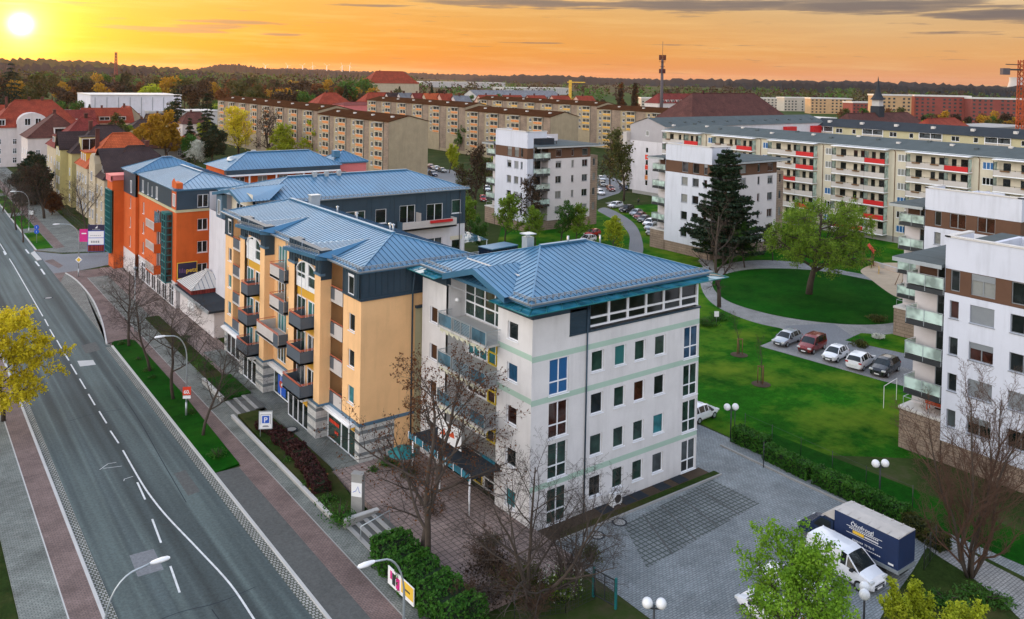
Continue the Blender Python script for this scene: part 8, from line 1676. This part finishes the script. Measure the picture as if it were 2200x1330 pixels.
# steps, low walls, railings in front of the office and shops
plain('step_grey', (.085, .09, .088), .9, .2, 2, 12)
def steps(lab, x0, y0, y1, n, dx, dz, z0):
    t = thing('steps', lab, 'steps', (x0, y0, z0)); 
    for i in range(n): m = MB(); m.box(i*dx, 0, 0, n*dx+.05, y1-y0, (i+1)*dz); m.box(i*dx-.03, -.005, (i+1)*dz-.02, i*dx+.3, y1-y0+.005, (i+1)*dz+.006, 1); m.build('step', [MATS['step_grey'], MATS['concrete']], t)
    return t
st_ = steps('four grey stone steps with a handrail leading up to the office plaza', 25.8, 49.2, 53.0, 4, .62, .11, .1)
m = MB(); m.tube([(.1, 1.9, .1), (.1, 1.9, 1.0), (2.3, 1.9, 1.45), (2.3, 1.9, .5)], .035, 6); m.build('handrail', MATS['galvanised'], st_); steps('short pair of steps between the raised beds before the shops', 26.0, 76.3, 80.2, 3, .8, .12, .1)
for lab, x0, y0, x1, y1, h in (('low grey retaining wall along the near flower bed', 25.3, 54.9, 25.5, 76.2, .3), ('curved low wall left of the office steps', 25.7, 53.1, 28.3, 53.4, .6), ('low wall round the raised grass bed before the shops', 25.7, 80.4, 25.95, 86.5, .5)): t = thing('low_wall', lab, 'wall', (x0, y0, .05), 0, 'low walls of the beds'); m = MB(); m.box(0, 0, 0, x1-x0, y1-y0, h); m.build('masonry', MATS['concrete'], t); m = MB(); m.box(-.04, -.04, h, x1-x0+.04, y1-y0+.04, h+.07); m.build('coping', MATS['concrete_light'], t)
slab('flower_bed', [(25.52, 54.9), (27.6, 54.9), (28.55, 62), (28.6, 69), (27.9, 76.2), (25.9, 76.2)], 0, .34, 'grass_rough'); slab('flower_bed', rect(25.97, 80.4, 28.6, 86.5), 0, .5, 'grass_lush'); slab('flower_bed', rect(26.4, 86.6, 28.0, 113), 0, .3, 'grass_rough')
# wire fence and gate at the bottom, fence of the villa garden
def fence(lab, pts, h, post, mat='dark_metal', rails=2, mesh_=.25, group='wire fences'):
    t = thing('fence', lab, 'fence', (pts[0][0], pts[0][1], .02), 0, group); o = Vector((pts[0][0], pts[0][1], 0)); w = MB()
    for p, q in zip(pts, pts[1:]):
        p, q = Vector((p[0], p[1], 0))-o, Vector((q[0], q[1], 0))-o; L = (q-p).length; n = max(1, round(L/post))
        for i in range(n+1): m = MB(); a = p.lerp(q, i/n); m.tube([a, a+Vector((0, 0, h+.1))], .026, 6); m.build('post', MATS[mat], t)
        k = int(L/mesh_)
        for i in range(k+1): a = p.lerp(q, i/max(k, 1)); w.beam(a+Vector((0, 0, .05)), a+Vector((0, 0, h)), .015, .015)
        for i in range(rails+1): z = .05+(h-.05)*i/rails; w.beam(p+Vector((0, 0, z)), q+Vector((0, 0, z)), .011, .011)
    w.build('wire_mesh', MATS[mat], t); return t
fence('wire fence behind the brush at the car park gate side, left of the gate', [P(1105, 1335), P(1215, 1318), P(1278, 1288)], 1.5, 2.4, rails=6, mesh_=.3); fence('tall thin wire fence posts along the back of the clipped hedge', [P(1600, 935), P(1720, 990), P(1860, 1055), P(1960, 1100)], 1.9, 2.6, rails=1, mesh_=2.6); fence('low dark fence round the villa garden at the side street', [(30.6, 205), (30.6, 172), (33, 164.5), (46, 163.5)], 1.3, 3, mesh_=.5); fence('short fence by the blue truck at the right of the yard', [P(1985, 1225), P(2010, 1190)], 1.9, 1.4, rails=3, mesh_=.5)
gt = thing('garden_gate', 'dark green metal gate with two wire panels at the bottom of the car park', 'gate', (34.9, 37.5, .02), R(-80)); m = MB(); [m.box(x-.06, -.06, 0, x+.06, .06, 1.9) for x in (0, 1.7)]; m.build('gate_post', MATS['teal_metal'], gt); m = MB(); [m.box(*q) for q in ((.08, -.03, .15, 1.62, .03, .2), (.08, -.03, 1.7, 1.62, .03, 1.76), (.08, -.03, .15, .13, .03, 1.76), (1.57, -.03, .15, 1.62, .03, 1.76), (.83, -.03, .15, .88, .03, 1.76))]; m.build('gate_frame', MATS['dark_metal'], gt); m = MB(); [m.beam((.13+i*.12, 0, .2), (.13+i*.12, 0, 1.7), .012, .012) for i in range(13)]; [m.beam((.13, 0, .2+i*.15), (1.57, 0, .2+i*.15), .012, .012) for i in range(11)]; m.build('wire_mesh', MATS['dark_metal'], gt)
# park things
t = thing('clothes_frame', 'thin white metal frame standing at the end of the parked cars', 'frame', XY(1912, 868), heading((1888, 900), (1936, 868))); m = MB(); m.tube([(-1.6, 0, 0), (-1.6, 0, 2.2), (1.6, 0, 2.2), (1.6, 0, 0)], .028, 6, smooth=False); m.build('frame', MATS['white_frame'], t)
sw_ = thing('swing', 'dark wooden swing frame on the sandy playground', 'swing', XY(1940, 618), R(40)); m = MB()
for x in (-1.4, 1.4): m.tube([(x, -.9, 0), (x, 0, 2.5), (x, .9, 0)], .07, 6, smooth=False)
m.tube([(-1.5, 0, 2.5), (1.5, 0, 2.5)], .07, 6); m.build('frame', MATS['wood'], sw_); m = MB()
for x in (-.6, .6): m.tube([(x-.2, 0, 2.45), (x-.2, 0, .5)], .012, 4); m.tube([(x+.2, 0, 2.45), (x+.2, 0, .5)], .012, 4); m.box(x-.25, -.12, .45, x+.25, .12, .5)
m.build('seat', MATS['dark_metal'], sw_)
ph_ = thing('play_house', 'climbing tower with an orange red roof on the playground', 'play tower', XY(1864, 572), R(20)); m = MB(); [m.box(x-.07, y-.07, 0, x+.07, y+.07, 2.9) for x in (-.8, .8) for y in (-.8, .8)]; m.build('post', MATS['wood'], ph_); m = MB(); m.box(-.85, -.85, 1.2, .85, .85, 1.3); m.build('platform', MATS['wood'], ph_); m = MB(); gable(m, -.9, -.9, .9, .9, 2.9, 3.9, 'x', 0, .2); m.build('roof', MATS['bright_red'], ph_); m = MB(); m.add([(.85, -.3, 1.3), (.85, .3, 1.3), (2.8, .3, .2), (2.8, -.3, .2)], [(0, 1, 2, 3)]); m.box(.85, -.33, 1.3, .9, -.3, 1.6); m.build('slide', MATS['blue_sign'], ph_)
pp_ = thing('play_equipment', 'low play panels in blue and yellow beside the playground path', 'play equipment', XY(1888, 588), R(30)); m = MB(); m.box(.4, -.05, 0, 1.4, .05, .7); m.build('blue_panel', MATS['blue_sign'], pp_); m = MB(); m.box(-.5, -.05, 0, .3, .05, 1.2); m.build('yellow_panel', MATS['sign_yellow'], pp_); m = MB(); m.tube([(-.1, -.08, .6), (-.1, .08, .6)], .25, 12, 0, True, False); m.build('hole_ring', MATS['dark_metal'], pp_)
t = thing('bench_wall', 'long pale stone wall behind the playground', 'wall', XY(1905, 578), heading((1945, 590), (1905, 578))); m = MB(); m.box(-3, -.25, 0, 3, .25, .7); m.build('masonry', MATS['concrete_light'], t)
cn_ = thing('container', 'dark blue steel container beside the rear apartment house', 'container', (81.5, 112.5, .02), R(8)); m = MB(); m.box(-2.2, -1.2, .1, 2.2, 1.2, 2.7); [m.box(-2.15+i*.31, -1.24, .2, -2.0+i*.31, -1.2, 2.6) for i in range(14)]; m.build('body', MATS['paint_navy'], cn_); m = MB(); m.box(-2.25, -1.25, 2.7, 2.25, 1.25, 2.8); m.build('lid', MATS['zinc_roof'], cn_); cn_.scale = (1.35, 1.35, 1.35)
sg_ = thing('glass_shelter', 'glass roofed shelter behind the blue container', 'shelter', (77.0, 118, .02)); m = MB(); [m.tube([(x, y, 0), (x, y, 3.6)], .08, 6) for x in (0, 6) for y in (0, 7)]; [m.beam((x, -.2, 3.6), (x, 7.2, 4.0), .1, .12) for x in (0, 1.5, 3, 4.5, 6)]; m.build('frame', MATS['white_frame'], sg_); m = MB(); m.quad((-.2, -.3, 3.7), (6.2, -.3, 3.7), (6.2, 7.3, 4.1), (-.2, 7.3, 4.1)); m.build('glass_roof', MATS['rail_glass_dark'], sg_)
for u, v, lab in ((1640, 1005, 'thin dark bollard post at the hedge'), (1578, 935, 'thin dark post at the left end of the hedge'), (1347, 440, 'thin lamp post by the curved drive')): t = thing('post', lab, 'post', XY(u, v)); m = MB(); m.tube([(0, 0, 0), (0, 0, 2.1)], .04, 6); m.lathe((0, 0, 2.1), [(.05, 0), (.05, .06), (.01, .1)], 6); m.build('shaft', MATS['dark_metal'], t)
t = thing('boulder', 'pale rough boulder on the verge at the lower left edge', 'stone', (4.2, 47.2, .03)); m = MB(); rng = random.Random(3); m.lathe((0, 0, 0), [(.5, 0), (.6, .2), (.5, .5), (.25, .7), (.02, .75)], 9); m.v = [(x*rng.uniform(.8, 1.2), y*rng.uniform(.8, 1.2), z*rng.uniform(.9, 1.1)) for x, y, z in m.v]; m.build('stone', MATS['concrete'], t)
bk = thing('parasol', 'closed blue and green market parasol beside the peach house', 'parasol', XY(866, 1018), 0); m = MB(); m.tube([(0, 0, 0), (0, 0, 2.3)], .03, 6); m.build('pole', MATS['galvanised'], bk); m = MB(); m.lathe((0, 0, 1.7), [(1.3, 0), (.7, .4), (.02, .65)], 8, 0, False); m.build('canopy', MATS['teal_metal'], bk)
# bicycles at the stands before the orange house
def bicycle(lab, x, y, rz):
    t = thing('bicycle', lab, 'bicycle', (x, y, .1), rz, 'bicycles before the orange house')
    for wx in (-.52, .52): m = MB(); m.tube([(wx+.33*math.cos(a*.5236), 0, .34+.33*math.sin(a*.5236)) for a in range(13)], .02, 4); m.build('wheel', MATS['rubber'], t)
    m = MB(); m.tube([(-.52, 0, .34), (-.1, 0, .34), (.38, 0, .85), (-.22, 0, .8), (-.1, 0, .34)], .022, 5); m.tube([(-.22, 0, .8), (-.52, 0, .34)], .018, 4); m.tube([(.34, 0, .98), (.52, 0, .34)], .02, 4); m.tube([(.34, -.28, 1.02), (.34, .28, 1.02)], .018, 4); m.build('frame', MATS['dark_metal'], t); m = MB(); m.box(-.36, -.07, .9, -.12, .07, .95); m.build('saddle', MATS['rubber'], t); return t
for i in range(5): bicycle(('first', 'second', 'third', 'fourth', 'fifth')[i]+' dark bicycle from the road in the stand before the orange house', 27.6+i*.12, 139.5-i*1.15, R(10+i*4))
# pedestrian on the path in the distance
pd = MB(); pe = thing('person', 'person in dark clothes walking on the path beyond the curved drive', 'person', (159.2-7, 150, .02), R(60))
me = bpy.data.meshes.new('body'); V_ = [(0, 0, .95), (0, 0, 1.15), (0, 0, 1.38), (0, 0, 1.52), (.02, 0, 1.66), (.1, .09, .88), (.16, .10, .48), (.06, .10, .06), (.18, .10, .03), (-.02, -.09, .88), (-.06, -.10, .5), (-.26, -.10, .1), (-.16, -.10, .03), (.0, .19, 1.36), (-.08, .25, 1.1), (.06, .26, .86), (.0, -.19, 1.36), (.08, -.25, 1.1), (.22, -.24, .9)]
E_ = [(0, 1), (1, 2), (2, 3), (3, 4), (0, 5), (5, 6), (6, 7), (7, 8), (0, 9), (9, 10), (10, 11), (11, 12), (2, 13), (13, 14), (14, 15), (2, 16), (16, 17), (17, 18)]
bmm = bmesh.new(); ly = bmm.verts.layers.skin.verify(); vv = [bmm.verts.new(v) for v in V_]; [bmm.edges.new((vv[a], vv[b])) for a, b in E_]
for v, r_ in zip(vv, (.14, .14, .15, .06, .10, .09, .065, .045, .04, .09, .065, .045, .04, .06, .045, .035, .06, .045, .035)): v[ly].radius = (r_, r_)
vv[0][ly].use_root = True; bmm.to_mesh(me); bmm.free(); me.materials.append(MATS['paint_black']); bo = link('body', me, pe); sk = bo.modifiers.new('skin', 'SKIN'); bo.modifiers.new('sub', 'SUBSURF').levels = 1
m = MB(); m.lathe((.02, 0, 1.66), [(.095, -.02), (.11, .06), (.08, .12), (.01, .14)], 8); m.build('hair', MATS['wood'], pe)
